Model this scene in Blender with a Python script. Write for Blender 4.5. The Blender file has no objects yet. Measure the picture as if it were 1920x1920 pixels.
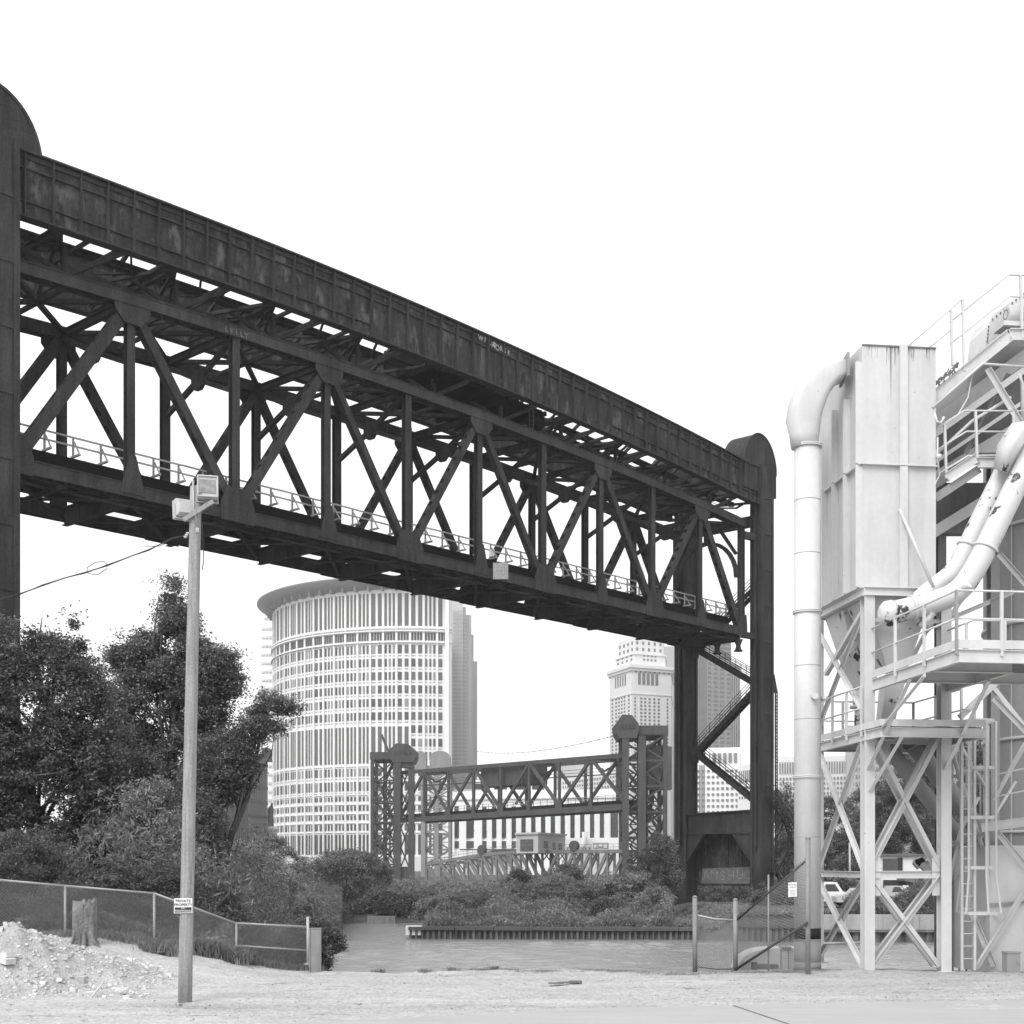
import bpy, math, random
import numpy as np
from mathutils import Vector, Matrix
R = math.radians
sc = bpy.context.scene
COL = sc.collection
# ---------------------------------------------------------------- camera
F = 2500.0; HX = 960.0; HY = 1620.0; EYE = 2.3
cam = bpy.data.objects.new("camera", bpy.data.cameras.new("camera")); COL.objects.link(cam)
cam.location = (0, 0, EYE); cam.rotation_euler = (R(90), 0, 0)
cam.data.sensor_width = 36; cam.data.lens = F/1920*36; cam.data.shift_y = (HY-960)/1920
cam.data.clip_start = .1; cam.data.clip_end = 6000
sc.camera = cam
sc.render.resolution_x = 1024; sc.render.resolution_y = 1024
# ---------------------------------------------------------------- sky, sun, exposure
w = bpy.data.worlds.new("World"); sc.world = w; w.use_nodes = True
nt = w.node_tree; nt.nodes.clear()
out = nt.nodes.new('ShaderNodeOutputWorld'); bg = nt.nodes.new('ShaderNodeBackground')
sky = nt.nodes.new('ShaderNodeTexSky'); sky.sky_type = 'NISHITA'; sky.sun_disc = False
sky.sun_elevation = R(46); sky.sun_rotation = R(210)
bw = nt.nodes.new('ShaderNodeRGBToBW'); nt.links.new(sky.outputs[0], bw.inputs[0])
mr = nt.nodes.new('ShaderNodeMapRange'); mr.inputs[1].default_value = 0; mr.inputs[2].default_value = 12
mr.inputs[3].default_value = .90; mr.inputs[4].default_value = 1.02
nt.links.new(bw.outputs[0], mr.inputs[0])
tc = nt.nodes.new('ShaderNodeTexCoord'); nz = nt.nodes.new('ShaderNodeTexNoise'); nz.inputs['Scale'].default_value = 2.2
nz.inputs['Detail'].default_value = 4
nt.links.new(tc.outputs['Generated'], nz.inputs['Vector'])
m2 = nt.nodes.new('ShaderNodeMath'); m2.operation = 'MULTIPLY_ADD'; m2.inputs[1].default_value = .05; m2.inputs[2].default_value = .975
nt.links.new(nz.outputs[0], m2.inputs[0])
m3 = nt.nodes.new('ShaderNodeMath'); m3.operation = 'MULTIPLY'
nt.links.new(mr.outputs[0], m3.inputs[0]); nt.links.new(m2.outputs[0], m3.inputs[1])
nt.links.new(m3.outputs[0], bg.inputs[0]); bg.inputs[1].default_value = 1.0
nt.links.new(bg.outputs[0], out.inputs[0])
sl = bpy.data.lights.new("sun", 'SUN'); sl.energy = 2.0; sl.angle = R(35)
so = bpy.data.objects.new("sun", sl); COL.objects.link(so)
so.rotation_euler = Vector((-.38, -.66, .80)).to_track_quat('Z', 'Y').to_euler(); so.location = (0, 0, 60)
sc.view_settings.view_transform = 'Standard'; sc.view_settings.look = 'None'
sc.view_settings.exposure = .5; sc.view_settings.gamma = 1

rnd = random.Random(7)
# ---------------------------------------------------------------- helpers
def P(px, py, Y): return Vector(((px-HX)/F*Y, Y, EYE+(HY-py)/F*Y))
def zof(py, Y): return EYE+(HY-py)/F*Y
def xof(px, Y): return (px-HX)/F*Y

def mat(name, base, rough=.8, var=.25, scale=.6, streak=0, fine=.12, fscale=9, bump=0, bscale=12, metal=0, spec=.3, stretch=(1, 1, .12), chips=0, chipcol=.05, chipscale=6, alpha_rand=0, chipst=None):
    m = bpy.data.materials.new(name); m.use_nodes = True; n = m.node_tree.nodes; l = m.node_tree.links
    b = n['Principled BSDF']; b.inputs['Roughness'].default_value = rough; b.inputs['Metallic'].default_value = metal
    b.inputs['Specular IOR Level'].default_value = spec
    g = n.new('ShaderNodeNewGeometry')
    def noise(sc_, det=5, mp=None):
        t = n.new('ShaderNodeTexNoise'); t.inputs['Scale'].default_value = sc_; t.inputs['Detail'].default_value = det
        t.inputs['Roughness'].default_value = .62
        if mp:
            q = n.new('ShaderNodeMapping'); q.inputs['Scale'].default_value = mp; l.new(g.outputs['Position'], q.inputs[0]); l.new(q.outputs[0], t.inputs['Vector'])
        else: l.new(g.outputs['Position'], t.inputs['Vector'])
        return t.outputs[0]
    def mm(op, a, bb, c=None):
        q = n.new('ShaderNodeMath'); q.operation = op
        for k, v in enumerate((a, bb, c)):
            if v is None: continue
            if isinstance(v, (int, float)): q.inputs[k].default_value = v
            else: l.new(v, q.inputs[k])
        return q.outputs[0]
    # value = 1 + var*(n-.5)*2 ...
    v = mm('MULTIPLY_ADD', noise(scale), var*3.2, 1-var*1.6)
    if fine: v = mm('MULTIPLY', v, mm('MULTIPLY_ADD', noise(fscale, 3), fine*3.2, 1-fine*1.6))
    if streak: v = mm('MULTIPLY', v, mm('MULTIPLY_ADD', noise(2.2, 4, stretch), streak*3.2, 1-streak*1.6))
    if alpha_rand:
        v = mm('MULTIPLY', v, mm('MULTIPLY_ADD', g.outputs['Random Per Island'], alpha_rand*2, 1-alpha_rand))
    v = mm('MULTIPLY', v, base)
    if chips:
        c = n.new('ShaderNodeMapRange'); c.inputs[1].default_value = chips; c.inputs[2].default_value = chips+(.02 if not chipst else .10)
        l.new(noise(chipscale, 8, chipst), c.inputs[0])
        mx = mm('SUBTRACT', 1, c.outputs[0]); v = mm('ADD', mm('MULTIPLY', v, mx), mm('MULTIPLY', c.outputs[0], chipcol))
    v = mm('MAXIMUM', v, .004)
    cc = n.new('ShaderNodeCombineColor')
    for k in range(3): l.new(v, cc.inputs[k])
    l.new(cc.outputs[0], b.inputs['Base Color'])
    if bump:
        bp = n.new('ShaderNodeBump'); bp.inputs['Strength'].default_value = bump; bp.inputs['Distance'].default_value = .05
        l.new(noise(bscale, 4), bp.inputs['Height']); l.new(bp.outputs[0], b.inputs['Normal'])
    return m

def leafmat(name, base, var=.5, cv=.4, cs=.9):
    m = mat(name, base, .6, var=cv, scale=cs, fine=.0, alpha_rand=var, spec=.25)
    n = m.node_tree.nodes; l = m.node_tree.links
    b = n['Principled BSDF']; o = n['Material Output']; tr = n.new('ShaderNodeBsdfTranslucent'); mx = n.new('ShaderNodeMixShader')
    l.new(b.inputs['Base Color'].links[0].from_socket, tr.inputs[0]); mx.inputs[0].default_value = .3
    l.new(b.outputs[0], mx.inputs[1]); l.new(tr.outputs[0], mx.inputs[2]); l.new(mx.outputs[0], o.inputs[0])
    return m

OFF = {}
def empty(name, loc, label=None, cat=None, group=None):
    o = bpy.data.objects.new(name, None); COL.objects.link(o); o.location = loc; o.empty_display_size = .3
    OFF[o.name] = Vector(loc); tag(o, label, cat, group); return o
def tag(o, label=None, cat=None, group=None, kind=None):
    if label: o['label'] = label
    if cat: o['category'] = cat
    if group: o['group'] = group
    if kind: o['kind'] = kind
    return o
def mesh_object(name, V, Fc, m, parent=None, smooth=None, origin=None):
    V = np.asarray(V, dtype=np.float32).reshape(-1, 3)
    if parent is not None: off = OFF[parent.name]
    elif origin is not None: off = Vector(origin)
    else: off = Vector(((V[:, 0].min()+V[:, 0].max())/2, (V[:, 1].min()+V[:, 1].max())/2, V[:, 2].min()))
    me = bpy.data.meshes.new(name)
    V = V-np.array(off, dtype=np.float32)
    if isinstance(Fc, np.ndarray):
        nf, k = Fc.shape
        me.vertices.add(len(V)); me.vertices.foreach_set('co', V.ravel())
        me.loops.add(nf*k); me.loops.foreach_set('vertex_index', Fc.astype(np.int32).ravel())
        me.polygons.add(nf); me.polygons.foreach_set('loop_start', np.arange(0, nf*k, k, dtype=np.int32))
        me.update(calc_edges=True)
    else:
        me.from_pydata(V.tolist(), [], Fc); me.update()
    if smooth is not None:
        me.polygons.foreach_set('use_smooth', np.asarray(smooth, dtype=bool) if not isinstance(smooth, bool) else np.full(len(me.polygons), smooth))
    me.materials.append(m)
    o = bpy.data.objects.new(name, me); COL.objects.link(o)
    if parent is not None: o.parent = parent
    else: o.location = off
    OFF[o.name] = off
    return o
class MB:
    def __init__(s): s.v = []; s.f = []; s.s = []
    def face(s, idx, sm=False): s.f.append(idx); s.s.append(sm)
    def hexa(s, c8):
        b = len(s.v); s.v += [tuple(c) for c in c8]
        for q in ((0, 3, 2, 1), (4, 5, 6, 7), (0, 1, 5, 4), (1, 2, 6, 5), (2, 3, 7, 6), (3, 0, 4, 7)): s.face([b+k for k in q])
    def obox(s, c, ax, ay, az):
        c = Vector(c); ax = Vector(ax)/2; ay = Vector(ay)/2; az = Vector(az)/2
        s.hexa([c-ax-ay-az, c+ax-ay-az, c+ax+ay-az, c-ax+ay-az, c-ax-ay+az, c+ax-ay+az, c+ax+ay+az, c-ax+ay+az]); return s
    def box(s, x0, x1, y0, y1, z0, z1):
        s.hexa([(x0, y0, z0), (x1, y0, z0), (x1, y1, z0), (x0, y1, z0), (x0, y0, z1), (x1, y0, z1), (x1, y1, z1), (x0, y1, z1)]); return s
    def frame(s, p0, p1, up=(0, 0, 1)):
        p0 = Vector(p0); p1 = Vector(p1); d = (p1-p0); L = d.length; d = d/L if L else Vector((1, 0, 0)); up = Vector(up)
        if abs(d.dot(up.normalized())) > .98: up = Vector((0, 1, 0)) if abs(d.y) < .9 else Vector((1, 0, 0))
        side = d.cross(up).normalized(); u = side.cross(d).normalized(); return p0, p1, d, L, side, u
    def beam(s, p0, p1, w, h, up=(0, 0, 1), side_off=0, up_off=0):
        p0, p1, d, L, sd, u = s.frame(p0, p1, up); c = (p0+p1)/2+sd*side_off+u*up_off
        return s.obox(c, d*L, sd*w, u*h)
    def ibeam(s, p0, p1, w, h, t, up=(0, 0, 1)):      # flanges top and bottom
        s.beam(p0, p1, t, h-2*t, up); s.beam(p0, p1, w, t, up, 0, (h-t)/2); s.beam(p0, p1, w, t, up, 0, -(h-t)/2); return s
    def tube(s, pts, r, n=8, caps=True, up=(0, 0, 1)):
        pts = [Vector(p) for p in pts]; rs = r if isinstance(r, (list, tuple)) else [r]*len(pts)
        b0 = len(s.v)
        for i, p in enumerate(pts):
            a = pts[max(i-1, 0)]; c = pts[min(i+1, len(pts)-1)]; _, _, d, L, sd, u = s.frame(a, c, up)
            for k in range(n):
                t = 2*math.pi*k/n; s.v.append(tuple(p+sd*(rs[i]*math.cos(t))+u*(rs[i]*math.sin(t))))
        for i in range(len(pts)-1):
            for k in range(n):
                a = b0+i*n+k; c = b0+i*n+(k+1) % n; s.face([a, c, c+n, a+n], n > 5)
        if caps:
            s.face([b0+k for k in range(n)][::-1]); e = b0+(len(pts)-1)*n; s.face([e+k for k in range(n)])
        return s
    def prism(s, poly, off):
        off = Vector(off); n = len(poly); b = len(s.v); s.v += [tuple(Vector(p)) for p in poly]+[tuple(Vector(p)+off) for p in poly]
        s.face(list(range(b, b+n))); s.face(list(range(b+n, b+2*n))[::-1])
        for k in range(n): s.face([b+k, b+n+k, b+n+(k+1) % n, b+(k+1) % n])
        return s
    def lathe(s, c, prof, n=32, a0=0, a1=2*math.pi):
        c = Vector(c); full = abs(a1-a0-2*math.pi) < 1e-6; m = n if full else n+1; b = len(s.v); k = len(prof)
        for i in range(m):
            a = a0+(a1-a0)*i/n
            for r, z in prof: s.v.append((c.x+r*math.cos(a), c.y+r*math.sin(a), c.z+z))
        for i in range(n):
            j = (i+1) % m
            for q in range(k-1): s.face([b+i*k+q, b+j*k+q, b+j*k+q+1, b+i*k+q+1], True)
        return s
    def loft(s, secs, caps=True, sm=True):
        b = len(s.v); n = len(secs[0])
        for q in secs: s.v += [tuple(p) for p in q]
        for i in range(len(secs)-1):
            for k in range(n): s.face([b+i*n+k, b+i*n+(k+1) % n, b+(i+1)*n+(k+1) % n, b+(i+1)*n+k], sm)
        if caps: s.face([b+k for k in range(n)][::-1]); e = b+(len(secs)-1)*n; s.face([e+k for k in range(n)])
        return s
    def build(s, name, m, parent=None, **kw):
        if not s.f: return None
        return mesh_object(name, s.v, s.f, m, parent, smooth=s.s, **kw)
def smooth01(x): x = np.clip(x, 0, 1); return x*x*(3-2*x)

# ---------------------------------------------------------------- materials (the photograph is black and white, so every colour is a grey)
M = {}
M['steel'] = mat('rusty_dark_steel', .044, .78, var=.38, scale=.35, streak=.5, fine=.4, fscale=9, bump=.4, bscale=14, spec=.10)
M['steel2'] = mat('weathered_girder_plate', .038, .7, var=.42, scale=.5, streak=.75, fine=.45, fscale=4.5, spec=.12, chips=.53, chipcol=.10, chipscale=1.3, chipst=(1, 1, .45))
M['steel3'] = mat('sooty_deck_timber', .012, .95, var=.3, scale=1, spec=.05)
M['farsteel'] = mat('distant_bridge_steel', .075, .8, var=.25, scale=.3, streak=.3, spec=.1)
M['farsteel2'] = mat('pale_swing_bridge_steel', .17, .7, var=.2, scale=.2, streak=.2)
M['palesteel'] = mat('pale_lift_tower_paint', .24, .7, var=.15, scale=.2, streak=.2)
M['wood'] = mat('weathered_rail_timber', .3, .9, var=.2, scale=2, fine=.2)
M['pole'] = mat('weathered_pole_timber', .30, .85, var=.12, scale=1.2, streak=.42, stretch=(9, 9, .5), fine=.22, fscale=30, bump=.5, bscale=40)
M['white'] = mat('white_painted_steel', .55, .5, var=.09, scale=.9, streak=.12, fine=.05, chips=.70, chipcol=.16, chipscale=9, spec=.4, bump=.05, bscale=2)
M['white2'] = mat('chipped_white_paint', .58, .5, var=.04, scale=.8, fine=.03, fscale=40, spec=.4, chips=.60, chipcol=.05, chipscale=2.1)
M['binpaint'] = mat('stained_white_bin_paint', .52, .5, var=.10, scale=.7, streak=.16, fine=.05, spec=.4, chips=.70, chipcol=.12, chipscale=6, bump=.06, bscale=1.6)
M['grey'] = mat('grey_painted_steel', .28, .6, var=.08, scale=.8, streak=.12, fine=.05)
M['dgrey'] = mat('grimy_grey_steel', .16, .8, var=.3, scale=1, streak=.3)
M['black'] = mat('black_band_paint', .02, .6)
M['galv'] = mat('galvanized_steel', .42, .45, var=.1, scale=2, metal=.3)
M['wire'] = mat('chain_link_wire', .25, .5, metal=.2)
M['post'] = mat('dull_galvanized_post', .24, .6, var=.2, scale=3, streak=.3)
M['darkwire'] = mat('rusty_wire', .06, .6)
M['stone'] = mat('pale_limestone_cladding', .80, .8, var=.03, scale=.05, fine=.03, fscale=.5)
M['stone2'] = mat('aged_limestone', .70, .85, var=.06, scale=.05, fine=.06, fscale=.6)
M['stone3'] = mat('grey_granite_cladding', .40, .8, var=.06, scale=.04)
M['vis'] = mat('grey_visor_panels', .24, .6, var=.03, scale=.05)
M['darkglass'] = mat('dark_curtain_wall', .045, .25, var=.2, scale=.06, spec=.5)
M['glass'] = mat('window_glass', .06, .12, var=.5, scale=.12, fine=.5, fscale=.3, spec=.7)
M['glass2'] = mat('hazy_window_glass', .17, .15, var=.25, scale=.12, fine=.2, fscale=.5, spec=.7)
M['louver'] = mat('dark_louvres', .04, .7)
M['bark'] = mat('bark', .09, .95, var=.3, scale=3, fine=.3, fscale=20, bump=.6, bscale=25)
M['stump'] = mat('old_stump_timber', .20, .95, var=.3, scale=3, streak=.5, stretch=(6, 6, .6), fine=.3, fscale=18, bump=.9, bscale=16)
M['concrete'] = mat('stained_concrete', .33, .9, var=.2, scale=.8, streak=.35, stretch=(1, 1, .1))
M['pile'] = mat('rusted_sheet_piling', .12, .85, var=.4, scale=1.5, streak=.7)
M['paint'] = mat('white_sign_paint', .75, .6, var=.02)
M['ink'] = mat('sign_lettering', .03, .6, var=.02)
M['sign'] = mat('faded_grey_sign', .34, .6, var=.15, scale=2)
M['stone_dark'] = mat('dark_stone_chunk', .2, .95, var=.3, scale=8)
M['chunk'] = mat('pale_rubble_stone', .55, .95, var=.25, scale=3, alpha_rand=.25, fine=.2)
M['plank'] = mat('splintered_plank', .45, .9, var=.2, scale=5)
M['leaf_dark'] = leafmat('dark_maple_leaf', .135, .5)
M['leaf_mid'] = leafmat('poplar_leaf', .165, .5)
M['leaf_pale'] = leafmat('pale_bush_leaf', .25, .5, .6, .35)
M['leaf_far'] = leafmat('far_tree_leaf', .17, .5, .55, .35)
M['grass'] = leafmat('dry_grass_blade', .36, .4)
# ================================================================ SETTING
WATER_Z = -2.9
def edge_left(Y): return -4.3-(Y-29)*.12
def terrain(X, Y):
    X = np.asarray(X, float); Y = np.asarray(Y, float)
    rise = .78*smooth01((-X-4.6)/4.6)*smooth01((Y-23.5)/4)
    rise += .0*X
    und = .035*np.sin(X*.9+1.3)*np.sin(Y*.7)+.02*np.sin(X*2.3)*np.cos(Y*1.9)
    lot = rise+und*smooth01((Y-18)/5)
    # the lot ends at the quay about 28.9 m out; on the left the wooded bank goes on
    quay = 28.9+.15*np.sin(X*.8)
    z = np.where(Y > quay, lot-5.2*smooth01((Y-quay)/1.0), lot)
    bank = .55-2.2*smooth01((Y-48)/30)+.5*smooth01((-X-14)/30)
    b = smooth01((edge_left(Y)-X)/2.2)*smooth01((Y-28.2)/.8)
    z = np.where(Y > 28.2, z*(1-b)+b*(rise*(1-smooth01((Y-30)/10))+bank*smooth01((Y-30)/10)), z)
    # far side: peninsula behind the sheet piling and the city beyond
    tipx = -6.6
    far = np.where(X > tipx, 94.0, 117.0)
    far = np.where(X > 13, 89.6, far)
    lvl = -2.15+1.0*smooth01((X-13.5)/2)
    lvl = np.where(Y > 125, lvl+smooth01((Y-125)/100)*1.2, lvl)
    hump = 2.2*smooth01((Y-97)/10)*smooth01((X+5)/8)*(1-smooth01((X-10.5)/3))*(1-smooth01((Y-112)/20))
    s = smooth01((Y-far)/1.0)
    fz = lvl+hump
    z = np.where(Y > far, z*(1-s)+s*fz, z)
    lb = (X < edge_left(Y)) & (Y > 90)
    z = np.where(lb, -1.6, z)
    return z
xs = np.unique(np.concatenate([np.arange(-14, 14, .14), np.arange(-60, -14, .9), np.arange(14, 60, .9), np.array([-3000, -1500, -800, -400, -250, -160, -110, -80, 80, 110, 160, 250, 400, 800, 1500, 3000.])]))
ys = np.unique(np.concatenate([np.array([-60, -20, 0, 8, 14.]), np.arange(17, 32, .14), np.arange(32, 130, .8), 130*1.18**np.arange(0, 21)]))
gx, gy = np.meshgrid(xs, ys); gz = terrain(gx, gy)
nx, ny = len(xs), len(ys)
rs_ = np.random.RandomState(3)
gz = gz+np.where((gy < 29) & (gy > 16) & (abs(gx) < 14), rs_.normal(0, .010, gz.shape), 0)
V = np.stack([gx, gy, gz], -1).reshape(-1, 3)
ii, jj = np.meshgrid(np.arange(nx-1), np.arange(ny-1)); a = (jj*nx+ii).ravel()
FQ = np.stack([a, a+1, a+1+nx, a+nx], 1)
def ground_mat():
    m = bpy.data.materials.new('gravel_and_soil'); m.use_nodes = True; n = m.node_tree.nodes; l = m.node_tree.links
    b = n['Principled BSDF']; b.inputs['Roughness'].default_value = .95; b.inputs['Specular IOR Level'].default_value = .15
    g = n.new('ShaderNodeNewGeometry'); sp = n.new('ShaderNodeSeparateXYZ'); l.new(g.outputs['Position'], sp.inputs[0])
    def nz(s, d=5, mp=None):
        t = n.new('ShaderNodeTexNoise'); t.inputs['Scale'].default_value = s; t.inputs['Detail'].default_value = d; t.inputs['Roughness'].default_value = .65
        if mp:
            q = n.new('ShaderNodeMapping'); q.inputs['Scale'].default_value = mp; l.new(g.outputs['Position'], q.inputs[0]); l.new(q.outputs[0], t.inputs['Vector'])
        else: l.new(g.outputs['Position'], t.inputs['Vector'])
        return t.outputs[0]
    def mm(op, a, bb, c=None):
        q = n.new('ShaderNodeMath'); q.operation = op
        for k, v in enumerate((a, bb, c)):
            if v is None: continue
            if isinstance(v, (int, float)): q.inputs[k].default_value = v
            else: l.new(v, q.inputs[k])
        return q.outputs[0]
    vo = n.new('ShaderNodeTexVoronoi'); vo.inputs['Scale'].default_value = 19; l.new(g.outputs['Position'], vo.inputs['Vector'])
    bwv = n.new('ShaderNodeRGBToBW'); l.new(vo.outputs['Color'], bwv.inputs[0])
    grav = mm('MULTIPLY_ADD', nz(.55, 4, (.35, 1, 1)), .26, .30)
    grav = mm('ADD', grav, mm('MULTIPLY_ADD', bwv.outputs[0], .18, -.09))
    grav = mm('ADD', grav, mm('MULTIPLY_ADD', nz(60, 3), .34, -.17))
    grav = mm('ADD', grav, mm('MULTIPLY_ADD', nz(.5, 4, (.22, 2.2, 1)), .34, -.17))
    grav = mm('ADD', grav, mm('MULTIPLY_ADD', nz(2.6, 5, (.5, 1.6, 1)), .16, -.08))
    dark = n.new('ShaderNodeMapRange'); dark.inputs[1].default_value = .60; dark.inputs[2].default_value = .68; l.new(nz(1.6, 8, (.3, 1.6, 1)), dark.inputs[0])
    grav = mm('SUBTRACT', grav, mm('MULTIPLY', dark.outputs[0], .16))
    dk2 = n.new('ShaderNodeMapRange'); dk2.inputs[1].default_value = .66; dk2.inputs[2].default_value = .70; l.new(nz(11, 6), dk2.inputs[0])
    grav = mm('SUBTRACT', grav, mm('MULTIPLY', dk2.outputs[0], .22))
    soil = mm('MULTIPLY_ADD', nz(2.0, 6), .14, .03)
    f = n.new('ShaderNodeMapRange'); f.inputs[1].default_value = 28.3; f.inputs[2].default_value = 29.4
    l.new(mm('ADD', sp.outputs['Y'], mm('MULTIPLY_ADD', nz(1.1), 2.4, -1.2)), f.inputs[0])
    v = mm('ADD', mm('MULTIPLY', grav, mm('SUBTRACT', 1, f.outputs[0])), mm('MULTIPLY', soil, f.outputs[0]))
    v = mm('MAXIMUM', v, .03)
    cc = n.new('ShaderNodeCombineColor'); [l.new(v, cc.inputs[k]) for k in range(3)]; l.new(cc.outputs[0], b.inputs[0])
    bp = n.new('ShaderNodeBump'); bp.inputs['Strength'].default_value = .8; bp.inputs['Distance'].default_value = .04
    l.new(mm('ADD', nz(24, 5), mm('MULTIPLY', bwv.outputs[0], .4)), bp.inputs['Height']); l.new(bp.outputs[0], b.inputs['Normal'])
    return m
tag(mesh_object('ground', V, FQ, ground_mat(), smooth=True, origin=(0, 0, 0)), kind='structure')
# road sheet at the bottom of the view
rm = mat('dusty_pavement', .36, .85, var=.08, scale=.6, fine=.06, fscale=25, streak=.10, stretch=(.15, 3, 1))
rb = MB()
edge = [(-30, 10.5), (-6, 17.6), (-2.4, 19.3), (1.0, 20.9), (4.6, 21.7), (8.6, 22.3), (30, 24.2)]
road_v = [(x, y, .03) for x, y in edge]+[(30, -20, .03), (-30, -20, .03)]
rb.v = road_v; rb.face(list(range(len(road_v)))[::-1]); rb.s = [False]
road = rb.build('road', rm); tag(road, kind='structure')
cj = MB(); cj.beam((3.55, 21.35, .035), (4.2, 17, .035), .035, .006)
tag(cj.build('pavement_joint', M['dgrey']), kind='structure')
# water
def water_mat():
    m = bpy.data.materials.new('river_water'); m.use_nodes = True; n = m.node_tree.nodes; l = m.node_tree.links
    b = n['Principled BSDF']; b.inputs['Base Color'].default_value = (.23, .23, .23, 1); b.inputs['Roughness'].default_value = .18
    b.inputs['Specular IOR Level'].default_value = .62; b.inputs['IOR'].default_value = 1.33
    g = n.new('ShaderNodeNewGeometry')
    def nz(s, mp, d=3):
        q = n.new('ShaderNodeMapping'); q.inputs['Scale'].default_value = mp; l.new(g.outputs['Position'], q.inputs[0])
        t = n.new('ShaderNodeTexNoise'); t.inputs['Scale'].default_value = s; t.inputs['Detail'].default_value = d; l.new(q.outputs[0], t.inputs['Vector']); return t.outputs[0]
    ad = n.new('ShaderNodeMath'); ad.operation = 'ADD'; l.new(nz(3.2, (1, .8, 1), 5), ad.inputs[0])
    q2 = n.new('ShaderNodeMath'); q2.operation = 'MULTIPLY'; q2.inputs[1].default_value = 1.0; l.new(nz(.35, (1, 1, 1)), q2.inputs[0]); l.new(q2.outputs[0], ad.inputs[1])
    bp = n.new('ShaderNodeBump'); bp.inputs['Strength'].default_value = .9; bp.inputs['Distance'].default_value = .16
    l.new(ad.outputs[0], bp.inputs['Height']); l.new(bp.outputs[0], b.inputs['Normal'])
    return m
wxs = np.unique(np.concatenate([np.arange(-17, 31, .13), np.linspace(31, 60, 90), np.array([-500, -200, -80, -40, -25, 80, 150, 400.])]))
wys = np.unique(np.concatenate([np.array([24, 35, 45, 52, 57.]), np.arange(60, 119, .2), np.array([121, 125, 135, 160, 220, 400.])]))
wx_, wy_ = np.meshgrid(wxs, wys); rsw = np.random.RandomState(12); wz_ = np.zeros_like(wx_)
for k in range(26):
    lam = rsw.uniform(.8, 3.0); a = rsw.uniform(-1.1, 1.1)+math.pi/2; kk = 2*math.pi/lam; wz_ += .0062*lam**.9*np.sin(kk*(wx_*math.cos(a)+wy_*math.sin(a))+rsw.uniform(0, 6.28)+.6*np.sin(wx_*.23+k)+.5*np.sin(wy_*.31+2*k))
calm = .35+.65*smooth01((.5+.5*np.sin(wx_*.09+1.0)*np.cos(wy_*.13)+.3*np.sin(wx_*.33+wy_*.21)-.1)/.7); calm *= 1-.8*smooth01((-wx_-3.5)/3)*smooth01((wy_-74)/8)-.75*smooth01((wy_-86.5)/4)*(wx_ > -6); wz_ *= calm*smooth01((wx_+17.5)/2)
nxw = len(wxs); ii, jj = np.meshgrid(np.arange(nxw-1), np.arange(len(wys)-1)); a = (jj*nxw+ii).ravel()
tag(mesh_object('river_water', np.stack([wx_, wy_, WATER_Z+wz_], -1).reshape(-1, 3), np.stack([a, a+1, a+1+nxw, a+nxw], 1), water_mat(), smooth=True, origin=(0, 0, WATER_Z)), kind='structure')

# ---------------------------------------------------------------- sheet pile quay and the seawall
def sheet_quay(x0, y0, x1, y1, ztop, name, label, capz=.24, pitch=.40, m='pile'):
    root = empty(name, (x0, y0, WATER_Z), label, 'quay wall')
    d = Vector((x1-x0, y1-y0, 0)); L = d.length; d.normalize(); nrm = Vector((d.y, -d.x, 0))
    b = MB(); n = int(L/pitch); A = Vector((x0, y0, 0))
    for k in range(n):
        s0 = k*pitch; prof = [(0, .0), (.10, .22), (.34, .22), (.44, 0), (.62, 0)]
        pts = [A+d*(s0+q*pitch/.62)+nrm*o for q, o in prof]
        for i in range(4):
            p, q = pts[i], pts[i+1]; bb = len(b.v)
            b.v += [(p.x, p.y, WATER_Z-1), (q.x, q.y, WATER_Z-1), (q.x, q.y, ztop-capz), (p.x, p.y, ztop-capz)]; b.face([bb, bb+1, bb+2, bb+3])
    b.build('sheet_piling', M[m], root)
    c = MB(); k = 0; s = 0
    while s < L:
        l_ = min(2.6+rnd.random()*2, L-s); p = A+d*s; q = A+d*(s+l_-.05); hh = capz*(.85+.3*rnd.random())
        c.beam((p.x+nrm.x*.1, p.y+nrm.y*.1, ztop-capz/2), (q.x+nrm.x*.1, q.y+nrm.y*.1, ztop-capz/2+rnd.uniform(-.02, .02)), .62, hh); s += l_
    c.build('timber_cap', M['wood_dark'] if 'wood_dark' in M else M['pile'], root)
    return root
M['wood_dark'] = mat('wet_quay_timber', .09, .9, var=.3, scale=1.2, fine=.3)
q = sheet_quay(-7.18, 93.0, 12.9, 91.6, -2.05, 'sheet_pile_quay', 'low corrugated rusty sheet pile quay with timber cap at the tip of the overgrown bank')
t = MB(); t.box(-7.4, -6.3, 92.8, 93.6, -2.65, -2.02); tb = t.build('concrete_tip', M['paint'], q)
w_ = sheet_quay(12.9, 91.6, 19.8, 88.6, -1.75, 'sheet_pile_quay', 'dark sheet pile wall behind the chain link gate beside the white pipe', m='pile')
sw = empty('seawall', (40, 88, WATER_Z), 'stained concrete seawall above sheet piling seen through the white legs', 'seawall')
b = MB()
x = 19.8
while x < 62:
    b.box(x, x+2.38, 88.35+.03*rnd.random(), 89.4, -2.05, -1.08); x += 2.4
b.build('concrete_panel', M['concrete'], sw)
b = MB(); b.box(19.8, 62, 88.2, 88.6, -2.22, -2.06); b.build('waler', M['pile'], sw)
b = MB(); x = 19.8
while x < 62: b.box(x, x+.36, 88.42, 88.75, -4, -2.2); b.box(x+.36, x+.7, 88.6, 88.75, -4, -2.2); x += .7
b.build('sheet_piling', M['pile'], sw)
b = MB(); b.box(-12.6, -10.2, 116.2, 117.0, -3.2, -2.25); tag(b.build('quay_wall', M['stump']), 'short concrete quay wall below the bushes on the far bank', 'quay wall')
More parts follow.
